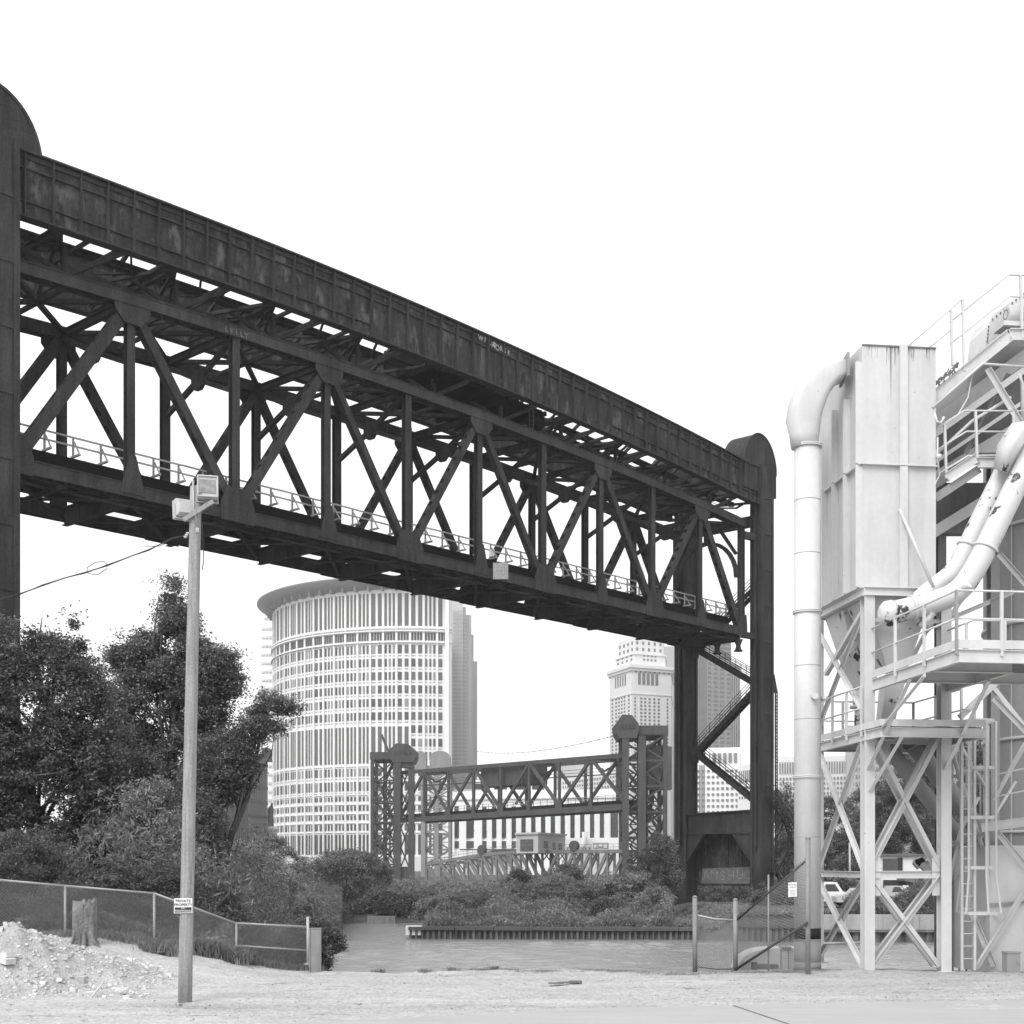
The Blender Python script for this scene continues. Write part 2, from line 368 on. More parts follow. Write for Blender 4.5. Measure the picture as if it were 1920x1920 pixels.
# ================================================================ MAIN LIFT BRIDGE
BO = Vector((-24.13, 63.83, 0)); BS = Vector((.659, .752, 0)); BT = Vector((-.752, .659, 0)); PAN = 6.64; NP = 10; BL = PAN*NP; BW = 6.6
def B(s, t, z): v = BO+BS*s+BT*t; return Vector((v.x, v.y, z))
def zb(s): return 21.78+.59*s/BL                          # top of the bottom chord
def camber(s): q = min(max(s/BL, 0), 1); return 1.0*4*q*(1-q)
def zt(s): return 31.27+.33*s/BL+camber(s)                # top of the top chord
UPZ = Vector((0, 0, 1))
span = empty('lift_bridge_span', B(BL/2, BW/2, 21), 'raised dark steel truss span of the big railway lift bridge', 'bridge span')
S_ = M['steel']
def boxchord(mb, p0, p1, w, h, lace=True):
    mb.beam(p0, p1, .05, h, UPZ, w/2, 0); mb.beam(p0, p1, .05, h, UPZ, -w/2, 0)
    mb.beam(p0, p1, w+.14, .05, UPZ, 0, h/2+.026)
    mb.beam(p0, p1, .14, .04, UPZ, w/2, -h/2-.02); mb.beam(p0, p1, .14, .04, UPZ, -w/2, -h/2-.02)
    if lace:
        p0, p1, d, L, sd, u = mb.frame(p0, p1); n = max(2, int(L/.55))
        for k in range(n):
            a = p0+d*(L*k/n)+sd*(w/2 if k % 2 else -w/2)-u*(h/2+.03); c = p0+d*(L*(k+1)/n)+sd*(-w/2 if k % 2 else w/2)-u*(h/2+.03)
            mb.beam(a, c, .07, .05)
def truss_side(t, sgn):
    # chords
    for i in range(NP):
        pass
    tcm = MB(); bcm = MB()
    for i in range(NP):
        s0, s1 = i*PAN, (i+1)*PAN
        boxchord(bcm, B(s0, t, zb(s0)-.33), B(s1, t, zb(s1)-.33), .55, .62)
        boxchord(tcm, B(s0 if i else .2, t, zt(s0)-.3), B(s1, t, zt(s1)-.3), .6, .55)
    tcm.build('top_chord', S_, span); bcm.build('bottom_chord', S_, span)
    for i in range(1, NP):
        s = i*PAN; m = MB(); a, b_ = B(s, t, zb(s)-.1), B(s, t, zt(s)-.5)
        w = .5 if i % 2 == 0 else .46
        m.beam(a, b_, .04, w, BS, .17, 0); m.beam(a, b_, .04, w, BS, -.17, 0); m.beam(a, b_, .34, .04, BS)
        m.build('vertical', S_, span)
    for i in range(NP):
        if i % 2 == 0: a = B(i*PAN+(.1 if i else .3), t, zb(i*PAN)-.1); c = B((i+1)*PAN, t, zt((i+1)*PAN)-.45)
        else: a = B(i*PAN, t, zt(i*PAN)-.45); c = B((i+1)*PAN-(.5 if i == NP-1 else 0), t, zb((i+1)*PAN)-.1)
        m = MB(); w = .62 if i in (0, 9) else (.52 if i in (1, 2, 7, 8) else .44)
        m.beam(a, c, .05, w, BS, .2, 0); m.beam(a, c, .05, w, BS, -.2, 0)
        p0, p1, d, L, sd, u = m.frame(a, c, BS); n = int(L/1.0)
        m.beam(a, c, .42, .04, BS, 0, w/2-.05) if i in (0, 9) else None
        for k in range(n):
            q = p0+d*(L*(k+.5)/n); m.obox(q, d*.62, sd*.38, u*(w*.92))
        m.build('diagonal', S_, span)
    # end post
    for s in (.15, BL-.15):
        m = MB(); m.ibeam(B(s, t, zb(s)-.2), B(s, t, zt(s)-.3), .5, .42, .05, BS); m.build('end_post', S_, span)
    # gussets
    for i in range(0, NP+1):
        s = i*PAN
        for off in (-.31*sgn, ):
            T = t+off; thick = BT*(.03 if off > 0 else -.03)
            def G(ds, z): return B(s+ds, T, z)
            if i % 2 == 1:
                z = zt(s)
                m = MB(); m.prism([G(-1.05, z-.1), G(1.05, z-.1), G(1.05, z-1.0), G(.5, z-1.6), G(-.5, z-1.6), G(-1.05, z-1.0)], thick); m.build('gusset_plate', S_, span)
                z = zb(s); m = MB(); m.prism([G(-.75, z-.5), G(.75, z-.5), G(.3, z+1.1), G(.18, z+1.5), G(-.18, z+1.5), G(-.3, z+1.1)], thick); m.build('gusset_plate', S_, span)
            else:
                z = zb(s); e = 1.15
                sl = -e if i else 0; sr = e if i < NP else .3
                m = MB(); m.prism([G(sl, z-.75), G(sr, z-.75), G(sr, z+.2), G(sr*.62, z+1.15), G(sl*.62, z+1.15), G(sl, z+.2)], thick); m.build('gusset_plate', S_, span)
truss_side(0, 1); truss_side(BW, -1)
# floor: floor beams, stringers, laterals, ties, rails
for i in range(NP+1):
    s = i*PAN; m = MB(); z = zb(s)
    m.ibeam(B(s, .3, z-.55), B(s, BW-.3, z-.55), .34, 1.0, .05)
    for t in (1.7, 3.0, BW-3.0, BW-1.7): m.beam(B(s, t, z-1.0), B(s, t, z-.1), .3, .1, BS)
    m.build('floor_beam', M['steel'], span)
for t in (2.3, BW-2.3):
    m = MB()
    for i in range(NP): m.ibeam(B(i*PAN, t, zb(i*PAN)+.15), B((i+1)*PAN, t, zb((i+1)*PAN)+.15), .3, .8, .04)
    m.build('stringer', S_, span)
m = MB()
for i in range(NP):
    a, b_ = i*PAN, (i+1)*PAN
    m.beam(B(a, .2, zb(a)-.72), B(b_, BW-.2, zb(b_)-.72), .22, .12); m.beam(B(a, BW-.2, zb(a)-.76), B(b_, .2, zb(b_)-.76), .22, .12)
    c = (a+b_)/2; m.beam(B(c, .2, zb(c)-.6), B(c, BW-.2, zb(c)-.6), .18, .25)
    m.beam(B(a, .35, zb(a)-.95), B(c, 2.3, zb(c)-.4), .16, .12); m.beam(B(b_, .35, zb(a)-.95), B(c, 2.3, zb(c)-.4), .16, .12)
m.build('lateral_brace', S_, span)
m = MB(); s = .6
while s < BL-.4:
    m.obox(B(s, BW/2, zb(s)+.96), BS*.25, BT*(BW-2.4+rnd.uniform(-.15, .15)), UPZ*.25); s += .42
tie = m.build('deck_ties', M['steel3'], span)
m = MB(); m.prism([B(.7, 1.15, zb(0)+.28), B(BL-.4, 1.15, zb(BL)+.28), B(BL-.4, 1.15, zb(BL)+1.08), B(.7, 1.15, zb(0)+1.08)], BT*.08)
m.prism([B(.7, BW-1.7, zb(0)+.4), B(BL-.4, BW-1.7, zb(BL)+.4), B(BL-.4, BW-1.7, zb(BL)+.82), B(.7, BW-1.7, zb(0)+.82)], BT*.08)
m.prism([B(.7, 1.2, zb(0)+.42), B(BL-.4, 1.2, zb(BL)+.42), B(BL-.4, BW-1.7, zb(BL)+.42), B(.7, BW-1.7, zb(0)+.42)], UPZ*.06)
m.build('deck', M['steel3'], span)
def bridge_rail(t):
    r = MB(); z0 = 1.1
    for h in (.98, .55):
        for i in range(20):
            a = .8+(BL-1.4)*i/20; b_ = .8+(BL-1.4)*(i+1)/20
            r.beam(B(a, t, zb(a)+z0+h+rnd.uniform(-.02, .02)), B(b_, t, zb(b_)+z0+h), .05, .09)
    ro = r.build('railing', M['wood'], span)
    n = 42
    for k in range(n):
        s = .9+(BL-1.8)*k/(n-1); p = MB(); z = zb(s)+z0
        p.beam(B(s, t+.03, z), B(s, t+.03, z+1.02), .09, .09, BS); p.beam(B(s+.05, t-.02, z+.75), B(s+.05, t-.5 if t < 3 else t+.5, z+.03), .06, .06)
        p.beam(B(s, t+.2 if t < 3 else t-.2, z), B(s, t-.6 if t < 3 else t+.6, z), .12, .1)
        p.build('post', M['wood'], ro)
bridge_rail(1.0)
# sway frames with hubs and top laterals
for i in range(1, NP):
    s = i*PAN; z = zt(s)-.35; m = MB(); mid = BW/2
    m.ibeam(B(s, .2, z), B(s, BW-.2, z), .3, .42, .04)
    hub = B(s, mid, z-1.75)
    for t, zz in ((.15, z-.2), (BW-.15, z-.2), (.15, z-3.1), (BW-.15, z-3.1)):
        m.beam(hub, B(s, t, zz), .24, .28, UPZ)
    pts = [hub+BT*(.62*math.cos(a))+UPZ*(.62*math.sin(a))-BS*.12 for a in [math.pi/8+k*math.pi/4 for k in range(8)]]
    m.prism(pts, BS*.24); m.build('sway_frame', S_, span)
m = MB()
for i in range(NP):
    a, b_ = i*PAN, (i+1)*PAN; c = (a+b_)/2
    m.beam(B(a, .2, zt(a)-.25), B(b_, BW-.2, zt(b_)-.25), .26, .22); m.beam(B(a, BW-.2, zt(a)-.28), B(b_, .2, zt(b_)-.28), .26, .22)
    m.beam(B(c, .2, zt(c)-.35), B(c, BW-.2, zt(c)-.35), .2, .2)
m.build('top_lateral', S_, span)
# arched portals at both ends
for s in (.3, BL-.5):
    m = MB(); z = zt(s)-.3; N = 14; prev = None
    for k in range(N+1):
        a = math.pi*k/N; t = BW/2-(BW/2-.25)*math.cos(a); zz = z-4.6+3.3*math.sin(a)
        p = B(s, t, zz)
        if prev is not None: m.beam(prev, p, .3, .34, BS)
        prev = p
    m.ibeam(B(s, .2, z), B(s, BW-.2, z), .3, .6, .05)
    m.beam(B(s, BW/2, z-1.3), B(s, BW/2, z), .3, .3, BS)
    for t0, t1 in ((.3, 1.9), (BW-.3, BW-1.9)): m.beam(B(s, t0, z-2.6), B(s, t1, z-.3), .24, .3, BS)
    m.build('portal_arch', S_, span)
# bearings hanging under the far end
m = MB()
for t in (.0, 2.1):
    c = B(BL-.6, t, zb(BL)-1.0); m.tube([c, c-UPZ*.5, c-UPZ*.8, c-UPZ*1.0], [.4, .2, .25, .42], 10)
m.build('end_bearing', S_, span)
m = MB()
m.beam(B(BL, 0, zb(BL)-.5), B(BL+1.6, -.3, zb(BL)-.5), .35, .5); m.beam(B(BL, 0, zt(BL)-1.2), B(BL+1.6, -.3, zt(BL)-1.2), .35, .6)
m.build('guide_shoe', S_, span)

def text_obj(name, txt, size, m, origin, xdir, updir, parent=None, depth=.01, align='CENTER'):
    cu = bpy.data.curves.new(name, 'FONT'); cu.body = txt; cu.size = size; cu.extrude = depth; cu.align_x = align; cu.align_y = 'CENTER'; cu.resolution_u = 3
    to = bpy.data.objects.new(name+'_tmp', cu); COL.objects.link(to)
    dg = bpy.context.evaluated_depsgraph_get(); me = bpy.data.meshes.new_from_object(to.evaluated_get(dg)); bpy.data.objects.remove(to)
    X = Vector(xdir).normalized(); U = Vector(updir).normalized(); N = X.cross(U); o3 = Vector(origin)
    V = [o3+X*v.co.x+U*v.co.y+N*v.co.z for v in me.vertices]; Fc = [list(p.vertices) for p in me.polygons]
    bpy.data.meshes.remove(me)
    return mesh_object(name, V, Fc, m, parent)
# signs on the span (faces towards the camera side, normal = -BT)
def plate_on_span(px0, px1, py0, py1, t, label, lines):
    def solve(px, py):
        u = (px-HX)/F; p = BO+BT*t; s = (u*p.y-p.x)/(BS.x-u*BS.y); q = BO+BS*s+BT*t; return Vector((q.x, q.y, zof(py, q.y)))
    a, b_, c, d = solve(px0, py1), solve(px1, py1), solve(px1, py0), solve(px0, py0)
    m = MB(); m.prism([a, b_, c, d], BT*.04)
    o = m.build('notice_board', M['sign'] if lines else M['paint'], None); tag(o, label, 'sign')
    g = MB(); ex = (b_-a); ez = (d-a)
    for r in range(lines):
        for k in range(7):
            if rnd.random() < .3: continue
            q = a+ex*(.12+.11*k)+ez*(.12+.76*r/max(lines-1, 1))-BT*.02; g.obox(q, ex*.06, BT*.01, ez*.025)
    if lines: g.build('lettering', M['paint'], o)
plate_on_span(925, 953, 1055, 1086, -.42, 'square faded grey notice board fixed to the bottom chord of the big lift span', 7)
plate_on_span(918, 927, 1030, 1043, .95, 'small white sign hung on the wooden railing of the big lift span', 0)
# old chalk graffiti
def on_span(px, py, t):
    u = (px-HX)/F; p = BO+BT*t; s = (u*p.y-p.x)/(BS.x-u*BS.y); q = BO+BS*s+BT*t; return Vector((q.x, q.y, zof(py, q.y)))
slope_dir = (on_span(640, 690, -.4)-on_span(560, 660, -.4))
def spray(txt, size, m, org, xd, ud, parent, seed, adv=.72):
    rq = random.Random(seed); xd = Vector(xd).normalized(); ud = Vector(ud); o_ = Vector(org)
    for ch_ in txt:
        if ch_ != ' ':
            a = rq.uniform(-.16, .16); x2 = (xd+ud*a).normalized(); text_obj('graffiti_letter', ch_, size*rq.uniform(.88, 1.2), m, o_+ud*rq.uniform(-.06, .06)*size, x2, (ud-xd*a).normalized(), parent, .006)
        o_ = o_+xd*size*adv*rq.uniform(.9, 1.08)
M['chalk'] = mat('faded_chalk', .16, .9, var=.5, scale=3, fine=.5, fscale=12)
M['spray'] = mat('white_spray_paint', .45, .7, var=.5, scale=3, fine=.5, fscale=14)
spray('LELLY', .42, M['chalk'], on_span(425, 617, -.37), slope_dir, UPZ, span, 3, .8)

# ---------------------------------------------------------------- overhead twin girders
GZ0, GZ1 = 33.3, 36.35
gird = empty('overhead_girder_bridge', B(BL/2, BW/2, GZ0), 'riveted dark plate girders joining the tops of the two lift towers', 'girder bridge')
GS0, GS1 = -1.0, 68.05
def gz(s, z): return z+camber(s)*1.02
def girder(t, sgn, detail=True):
    N = 46
    web = MB(); fl = MB(); f2 = MB(); rb_ = MB(); r2 = MB(); r3 = MB(); r4 = MB()
    for k in range(N):
        a = GS0+(GS1-GS0)*k/N; b_ = GS0+(GS1-GS0)*(k+1)/N
        c = [B(a, t-.04, gz(a, GZ0)), B(b_, t-.04, gz(b_, GZ0)), B(b_, t+.04, gz(b_, GZ0)), B(a, t+.04, gz(a, GZ0)), B(a, t-.04, gz(a, GZ1)), B(b_, t-.04, gz(b_, GZ1)), B(b_, t+.04, gz(b_, GZ1)), B(a, t+.04, gz(a, GZ1))]
        web.hexa(c)
        f2.beam(B(a, t, gz(a, GZ0)-.04), B(b_, t, gz(b_, GZ0)-.04), .62, .09); fl.beam(B(a, t, gz(a, GZ1)+.04), B(b_, t, gz(b_, GZ1)+.04), .62, .09)
        h = GZ1-GZ0; o = -.10*sgn
        rb_.beam(B(a, t+o, gz(a, GZ1)-h*.24), B(b_, t+o, gz(b_, GZ1)-h*.24), .12, .07)
        r3.beam(B(a, t+o, gz(a, GZ1)-.16), B(b_, t+o, gz(b_, GZ1)-.16), .05, .22)
        if k < 16 or k > 31: (r2 if k < 16 else r4).beam(B(a, t+o, gz(a, GZ0)+h*.24), B(b_, t+o, gz(b_, GZ0)+h*.24), .12, .07)
    w = web.build('web_plate', M['steel2'], gird); fl.build('top_flange', S_, gird); f2.build('bottom_flange', S_, gird)
    for q_ in (rb_, r2, r3, r4): q_.build('longitudinal_stiffener', S_, gird)
    for k in range(N+1):
        s = GS0+(GS1-GS0)*k/N; m = MB()
        m.beam(B(s, t-.16*sgn, gz(s, GZ0)+.02), B(s, t-.16*sgn, gz(s, GZ1)-.02), .24, .07, BS); m.build('stiffener', S_, gird)
girder(-.45, 1); girder(8.3, -1)
for i in range(NP):
    s = i*PAN+2.6; z = gz(s, GZ0)+.1; m = MB()
    m.ibeam(B(s, -.4, z), B(s, 7.95, z), .3, .4, .05)
    m.beam(B(s, -.35, z), B(s+.0, BW/2, z+2.6), .2, .2, BS); m.beam(B(s, 7.9, z), B(s, BW/2, z+2.6), .2, .2, BS)
    
    # hanging frame
    m.beam(B(s+1.2, 1.4, z-1.5), B(s+1.2, 1.4, z+.2), .22, .22, BS); m.beam(B(s+1.2, 1.4, z-1.4), B(s+3.6, -.35, z+.1), .18, .26)
    m.beam(B(s+1.2, 1.4, z-1.4), B(s-1.0, 2.6, z), .2, .24)
    m.build('cross_frame', S_, gird)
m = MB()
for i in range(NP):
    a = i*PAN+2.6; b_ = min(a+PAN, GS1-.3); z0 = gz(a, GZ0)+.05; z1 = gz(b_, GZ0)+.05; c = (a+b_)/2; zc = gz(c, GZ0)+.05
    m.beam(B(a, -.35, z0), B(c, 7.9, zc), .2, .18); m.beam(B(c, 7.9, zc), B(b_, -.35, z1), .2, .18)
    m.beam(B(c, -.35, zc), B(c, 7.9, zc), .18, .2)
    m.beam(B(a, -.35, z0), B(c-1.2, BW/2, zc), .16, .14); m.beam(B(c-1.2, BW/2, zc), B(b_, BW-1, z1), .16, .14)
m.build('lateral_brace', S_, gird)
# service walkway between the girders
m = MB()
for i in range(20):
    a = GS0+(GS1-GS0)*i/20; b_ = GS0+(GS1-GS0)*(i+1)/20
    for t in (3.4, 4.6): m.beam(B(a, t, gz(a, GZ0)-.25), B(b_, t, gz(b_, GZ0)-.25), .12, .45)
    m.beam(B(a, 4, gz(a, GZ0)-.02), B(b_, 4, gz(b_, GZ0)-.02), 1.1, .04)
    m.beam(B(a, 5.6, gz(a, GZ0)+.3), B(b_, 5.6, gz(b_, GZ0)+.3), .1, .1); m.beam(B(a, 2.2, gz(a, GZ0)+.2), B(b_, 2.2, gz(b_, GZ0)+.2), .08, .08)
wk = m.build('walkway', S_, gird)
for t, w_, h_ in ((1.9, .3, .35), (5.9, .35, .55)):
    m = MB()
    for i in range(20):
        a = GS0+(GS1-GS0)*i/20; b_ = GS0+(GS1-GS0)*(i+1)/20; m.ibeam(B(a, t, gz(a, GZ0)+.3), B(b_, t, gz(b_, GZ0)+.3), w_, h_, .04)
    m.build('longitudinal_beam', S_, gird)
m = MB()
for i in range(32):
    s = GS0+1+(GS1-GS0-2)*i/31; z = gz(s, GZ0)+.12
    if i % 2: m.beam(B(s, -.4, z), B(s+1.5, 1.9, z), .12, .16); m.beam(B(s+1.5, 1.9, z), B(s+.2, 3.4, z), .14, .12)
    else: m.beam(B(s, -.4, z), B(s, 3.4, z-.1), .16, .2)
    m.tube([B(s, 1.2, z+.6), B(s+2.2, 1.2, z+.6)], .03, 4)
m.build('bracing', S_, gird)
m = MB()
for i in range(20):
    a = GS0+(GS1-GS0)*i/20; b_ = GS0+(GS1-GS0)*(i+1)/20
    for h in (.55, 1.05): m.tube([B(a, 3.4, gz(a, GZ0)+h), B(b_, 3.4, gz(b_, GZ0)+h)], .03, 5)
    m.tube([B(a, 3.4, gz(a, GZ0)), B(a, 3.4, gz(a, GZ0)+1.05)], .03, 5)
m.build('handrail', S_, wk)
# machinery floor hung between the girders
m = MB(); s0, s1 = 28.5, 40
m.prism([B(s0, .1, gz(s0, GZ0)-.15), B(s1, .1, gz(s1, GZ0)-.15), B(s1, BW, gz(s1, GZ0)-.15), B(s0, BW, gz(s0, GZ0)-.15)], UPZ*.12)
for k in range(7):
    s = s0+(s1-s0)*k/6; m.beam(B(s, -.2, gz(s, GZ0)-.3), B(s, BW+.2, gz(s, GZ0)-.3), .2, .3)
m.prism([B(s0+1, 1.4, gz(s0, GZ0)), B(s1-1, 1.4, gz(s1, GZ0)), B(s1-1, BW-1.4, gz(s1, GZ0)), B(s0+1, BW-1.4, gz(s0, GZ0))], UPZ*2.4)
m.tube([B(s1-1, .5, gz(s1, GZ0)-.8), B(s1-.2, .5, gz(s1, GZ0)-.8), B(s1+.1, .5, gz(s1, GZ0)-.8)], [.38, .38, .55], 12)
m.build('machinery_floor', M['steel3'], gird)
m = MB()
for k in range(2): m.tube([B(38.3, -.15-.35*k, zt(38)+.1), B(38.3, -.15-.35*k, gz(38, GZ0)+.1)], .03, 5)
for k in range(7): m.tube([B(38.3, -.15, zt(38)+.3+.3*k), B(38.3, -.5, zt(38)+.3+.3*k)], .02, 5)
m.build('ladder', S_, gird)
gd = (B(46, 0, gz(46, GZ1))-B(42, 0, gz(42, GZ1)))
spray('WILD', .50, M['spray'], on_span(901, 634, -.62), gd, UPZ, gird, 4, .95)
spray('HORSE', .46, M['spray'], on_span(925, 648, -.62), gd, UPZ, gird, 5, .85)

# ---------------------------------------------------------------- towers
def tower(s0, s1, label, right):
    root = empty('bridge_tower', B((s0+s1)/2, BW/2, -2.2), label, 'bridge tower', 'steel towers of the big lift bridge')
    base = -2.3
    for (t0, t1) in ((-1.0, .25), (BW+.25, BW+1.5)):
        m = MB(); tm = (t0+t1)/2; sm_ = (s0+s1)/2
        top = 36.6
        # built-up box: webs, cover plates and corner angles standing proud
        m.prism([B(s0+.12, t0+.10, base), B(s1-.12, t0+.10, base), B(s1-.12, t1-.10, base), B(s0+.12, t1-.10, base)], UPZ*(top-base))
        for (s, t) in ((s0, t0), (s1, t0), (s0, t1), (s1, t1)):
            ds = .30 if s == s0 else -.30; dt = .26 if t == t0 else -.26
            m.prism([B(s, t, base), B(s+ds, t, base), B(s+ds, t+(.06 if t == t0 else -.06), base), B(s, t+(.06 if t == t0 else -.06), base)], UPZ*(top-base))
            m.prism([B(s, t+(.062 if t == t0 else -.062), base), B(s+(.06 if s == s0 else -.06), t+(.062 if t == t0 else -.062), base), B(s+(.06 if s == s0 else -.06), t+dt, base), B(s, t+dt, base)], UPZ*(top-base))
        # guide rail on the face towards the span
        f = s0-.12 if right else s1+.12
        m.prism([B(f-.14, tm-.12, base+6), B(f+.16, tm-.12, base+6), B(f+.16, tm+.12, base+6), B(f-.14, tm+.12, base+6)], UPZ*(top-base-6.2))
        z = base+2
        while z < top-1:
            m.prism([B(s0+.3, t0+.05, z), B(s1-.3, t0+.05, z), B(s1-.3, t0+.1, z), B(s0+.3, t0+.1, z)], UPZ*.35); z += 3.1
        m.build('column', M['steel'], root)
        # sheave hood
        cs = s0+.3 if right else s0+.8
        h = MB(); prof = []; N = 20
        for k in range(N+1):
            a = math.pi*k/N; prof.append((cs+2.6*math.cos(a), 36.25+3.05*math.sin(a)))
        prof = [(cs+2.6, 34.3)]+prof+[(cs-2.6, 35.2), (cs-2.6, 34.3)] if right else [(cs+2.6, 35.2)]+prof+[(cs-2.6, 34.2)]
        ta, tb = (t0+(.35 if right else .75), t0+2.6)
        h.prism([B(s, ta, z) for s, z in prof], BT*(tb-ta)); ho = h.build('sheave_hood', M['steel'], root)
        h = MB()
        for k in range(N):
            a, c = prof[k+1], prof[k+2]; h.beam(B(a[0], ta-.02, a[1]), B(c[0], ta-.02, c[1]), .05, .16)
        h.build('rim_angle', M['steel'], ho)
    m = MB()
    m.ibeam(B(s0+.5, 0, 35.6), B(s0+.5, BW, 35.6), .6, 1.6, .06); m.ibeam(B(s0+.5, 0, 32.0), B(s0+.5, BW+1, 32.0), .5, .9, .06)
    m.build('top_beam', M['steel'], root)
    if right:
        m = MB(); sA = s0+.25
        m.prism([B(sA, .25, 5.04), B(sA, BW+.25, 5.04), B(sA, BW+.25, 6.75), B(sA, .25, 6.95)], BS*.25)
        m.beam(B(sA+.1, .25, 6.95), B(sA+.1, BW+.25, 6.75), .6, .12); m.beam(B(sA+.1, .25, 5.0), B(sA+.1, BW+.25, 5.0), .5, .1)
        for t0, t1 in ((.25, 2.1), (BW+.25, BW-1.6)):
            m.prism([B(sA-.03, t0, 2.6), B(sA-.03, t1, 5.0), B(sA-.03, t0, 5.0)], BS*.22)
            m.beam(B(sA, t0, 2.5), B(sA, t1, 5.0), .4, .09)
        m.build('portal_frame', M['steel'], root)
        m = MB()
        m.prism([B(s1-.3, .2, .35), B(s1-.3, BW+.4, .35), B(s1-.3, BW+.4, 5.1), B(s1-.3, .2, 5.1)], BS*.12)
        for k in range(9): m.beam(B(s1-.34, .6+k*.7, .4), B(s1-.34, .6+k*.7, 5.0), .06, .05, BS)
        pn = m.build('rusted_panel', M['steel2'], root)
        # pale sprayed band with letters
        m = MB(); m.prism([B(s1-.40, .75, .55), B(s1-.40, BW-.4, .55), B(s1-.40, BW-.5, 1.9), B(s1-.40, .9, 2.05)], BS*.03)
        m.build('graffiti_band', mat('faded_graffiti', .15, .8, var=.3, scale=2.5), pn)
        spray('AMSHUO', 1.05, mat('pale_spray_paint', .24, .8, var=.5, scale=2, fine=.5), B(s1-.43, BW-.95, 1.25), -BT, UPZ, pn, 6, .82)
        # counter bracing towards the back
        for (za, zc) in ((8, 20), (20, 32)):
            m = MB(); m.beam(B(s1, BW+1.2, za), B(s1+.1, .0, zc), .2, .2); m.build('tower_brace', M['steel'], root) if False else None
        # stairs zigzag between the columns
        ss = s1-.25
        flights = [((.1, 30.6), (BW-.1, 25.9)), ((BW-.1, 25.9), (.1, 21.9)), ]
        flights = [((.2, 26.6), (BW+.1, 21.7)), ((BW+.1, 21.7), (.2, 17.8)), ((.2, 17.8), (BW+.1, 12.3)), ((BW+.1, 12.3), (.2, 7.5))]
        for (ta, za), (tb, zc) in flights:
            m = MB()
            for so_ in (-.55, .35): m.beam(B(ss+so_, ta, za), B(ss+so_, tb, zc), .07, .42)
            n = 22
            for k in range(n):
                q = (k+.5)/n; m.obox(B(ss-.1, ta+(tb-ta)*q, za+(zc-za)*q+.02), BS*.85, BT*.26, UPZ*.04)
            st = m.build('stair_flight', M['steel'], root)
            r = MB()
            for so_ in (-.55, .35):
                for h in (.55, .8, 1.1): r.tube([B(ss+so_, ta, za+h), B(ss+so_, tb, zc+h)], .028, 5)
                for k in range(6):
                    q = (k+.5)/6; r.tube([B(ss+so_, ta+(tb-ta)*q, za+(zc-za)*q), B(ss+so_, ta+(tb-ta)*q, za+(zc-za)*q+1.1)], .03, 5)
            r.build('handrail', M['steel'], st)
        for t, z in ((.1, 17.8), (BW+.1, 12.3), (BW+.1, 21.7), (.3, 7.4)):
            m = MB()
            m.obox(B(ss-.1, t, z-.12), BS*1.4, BT*.9, UPZ*.3); m.prism([B(ss-.6, t-.5, z-.9), B(ss-.6, t+.5, z-.9), B(ss-.6, t+.5, z+.5), B(ss-.6, t-.5, z+.5)], BS*.05)
            m.build('landing', M['steel'], root)
        # outside stair and landing on the right of the near column, perforated rack strip
        m = MB(); sx = s1+.1; tt = -.9
        pts = [(sx-1.6, 8.2), (sx+1.6, 6.3), (sx+3.2, 4.2), (sx+3.2, 4.0)]
        for a, c in zip(pts[:-1], pts[1:]):
            for dt in (0, .8): m.beam(B(a[0], tt-dt, a[1]), B(c[0], tt-dt, c[1]), .06, .3)
            n = 8
            for k in range(n):
                q = (k+.5)/n; m.obox(B(a[0]+(c[0]-a[0])*q, tt-.4, a[1]+(c[1]-a[1])*q), BS*.24, BT*.8, UPZ*.04)
        zz = [(3.2, 4.0), (.4, 1.5), (3.0, -1.2)]
        for a, c in zip(zz[:-1], zz[1:]):
            for dt in (0, .8): m.beam(B(sx+a[0], tt-dt, a[1]), B(sx+c[0], tt-dt, c[1]), .06, .28)
            for k in range(9): q = (k+.5)/9; m.obox(B(sx+a[0]+(c[0]-a[0])*q, tt-.4, a[1]+(c[1]-a[1])*q), BS*.24, BT*.8, UPZ*.04)
        m.obox(B(sx+.2, tt-.4, 1.6), BS*1.6, BT*1.0, UPZ*.08)
        st = m.build('outer_stair', M['steel'], root)
        r = MB()
        path = pts[:3]
        for dt in (0, .8):
            for h in (.5, 1.05):
                r.tube([B(a[0], tt-dt, a[1]+h) for a in path], .03, 5); r.tube([B(sx+a[0], tt-dt, a[1]+h) for a in zz], .03, 5)
            for a in list(path)+[((path[0][0]+path[1][0])/2, (path[0][1]+path[1][1])/2), ((path[1][0]+path[2][0])/2, (path[1][1]+path[2][1])/2)]:
                r.tube([B(a[0], tt-dt, a[1]), B(a[0], tt-dt, a[1]+1.05)], .03, 5)
            for a in zz: r.tube([B(sx+a[0], tt-dt, a[1]), B(sx+a[0], tt-dt, a[1]+1.05)], .03, 5)
        r.build('handrail', M['steel'], st)
        m = MB(); m.beam(B(sx+.25, -.95, 3.2), B(sx+.25, -.95, 17.2), .10, .12, BS); m.beam(B(sx+.55, -.95, 3.2), B(sx+.55, -.95, 17.2), .05, .12, BS)
        for k in range(48): m.beam(B(sx+.2, -.95, 3.3+k*.29), B(sx+.58, -.95, 3.3+k*.29), .1, .1)
        m.prism([B(sx, -1, 17.2), B(sx+.6, -1, 17.2), B(sx, -1, 18.8)], BT*.15)
        m.build('rack_strip', M['steel'], root)
        m = MB()
        for t in (-.4, BW+.9): m.obox(B((s0+s1)/2, t, -2.3), BS*2.6, BT*2.0, UPZ*.9)
        m.build('footing', M['concrete'], root)
    return root
tower(68.1, 70.0, 'right tower of the big lift bridge with zigzag stairs and graffiti panel at its foot', True)
tower(-1.83, .08, 'left tower of the big lift bridge, cut by the photo edge, with round sheave hood', False)
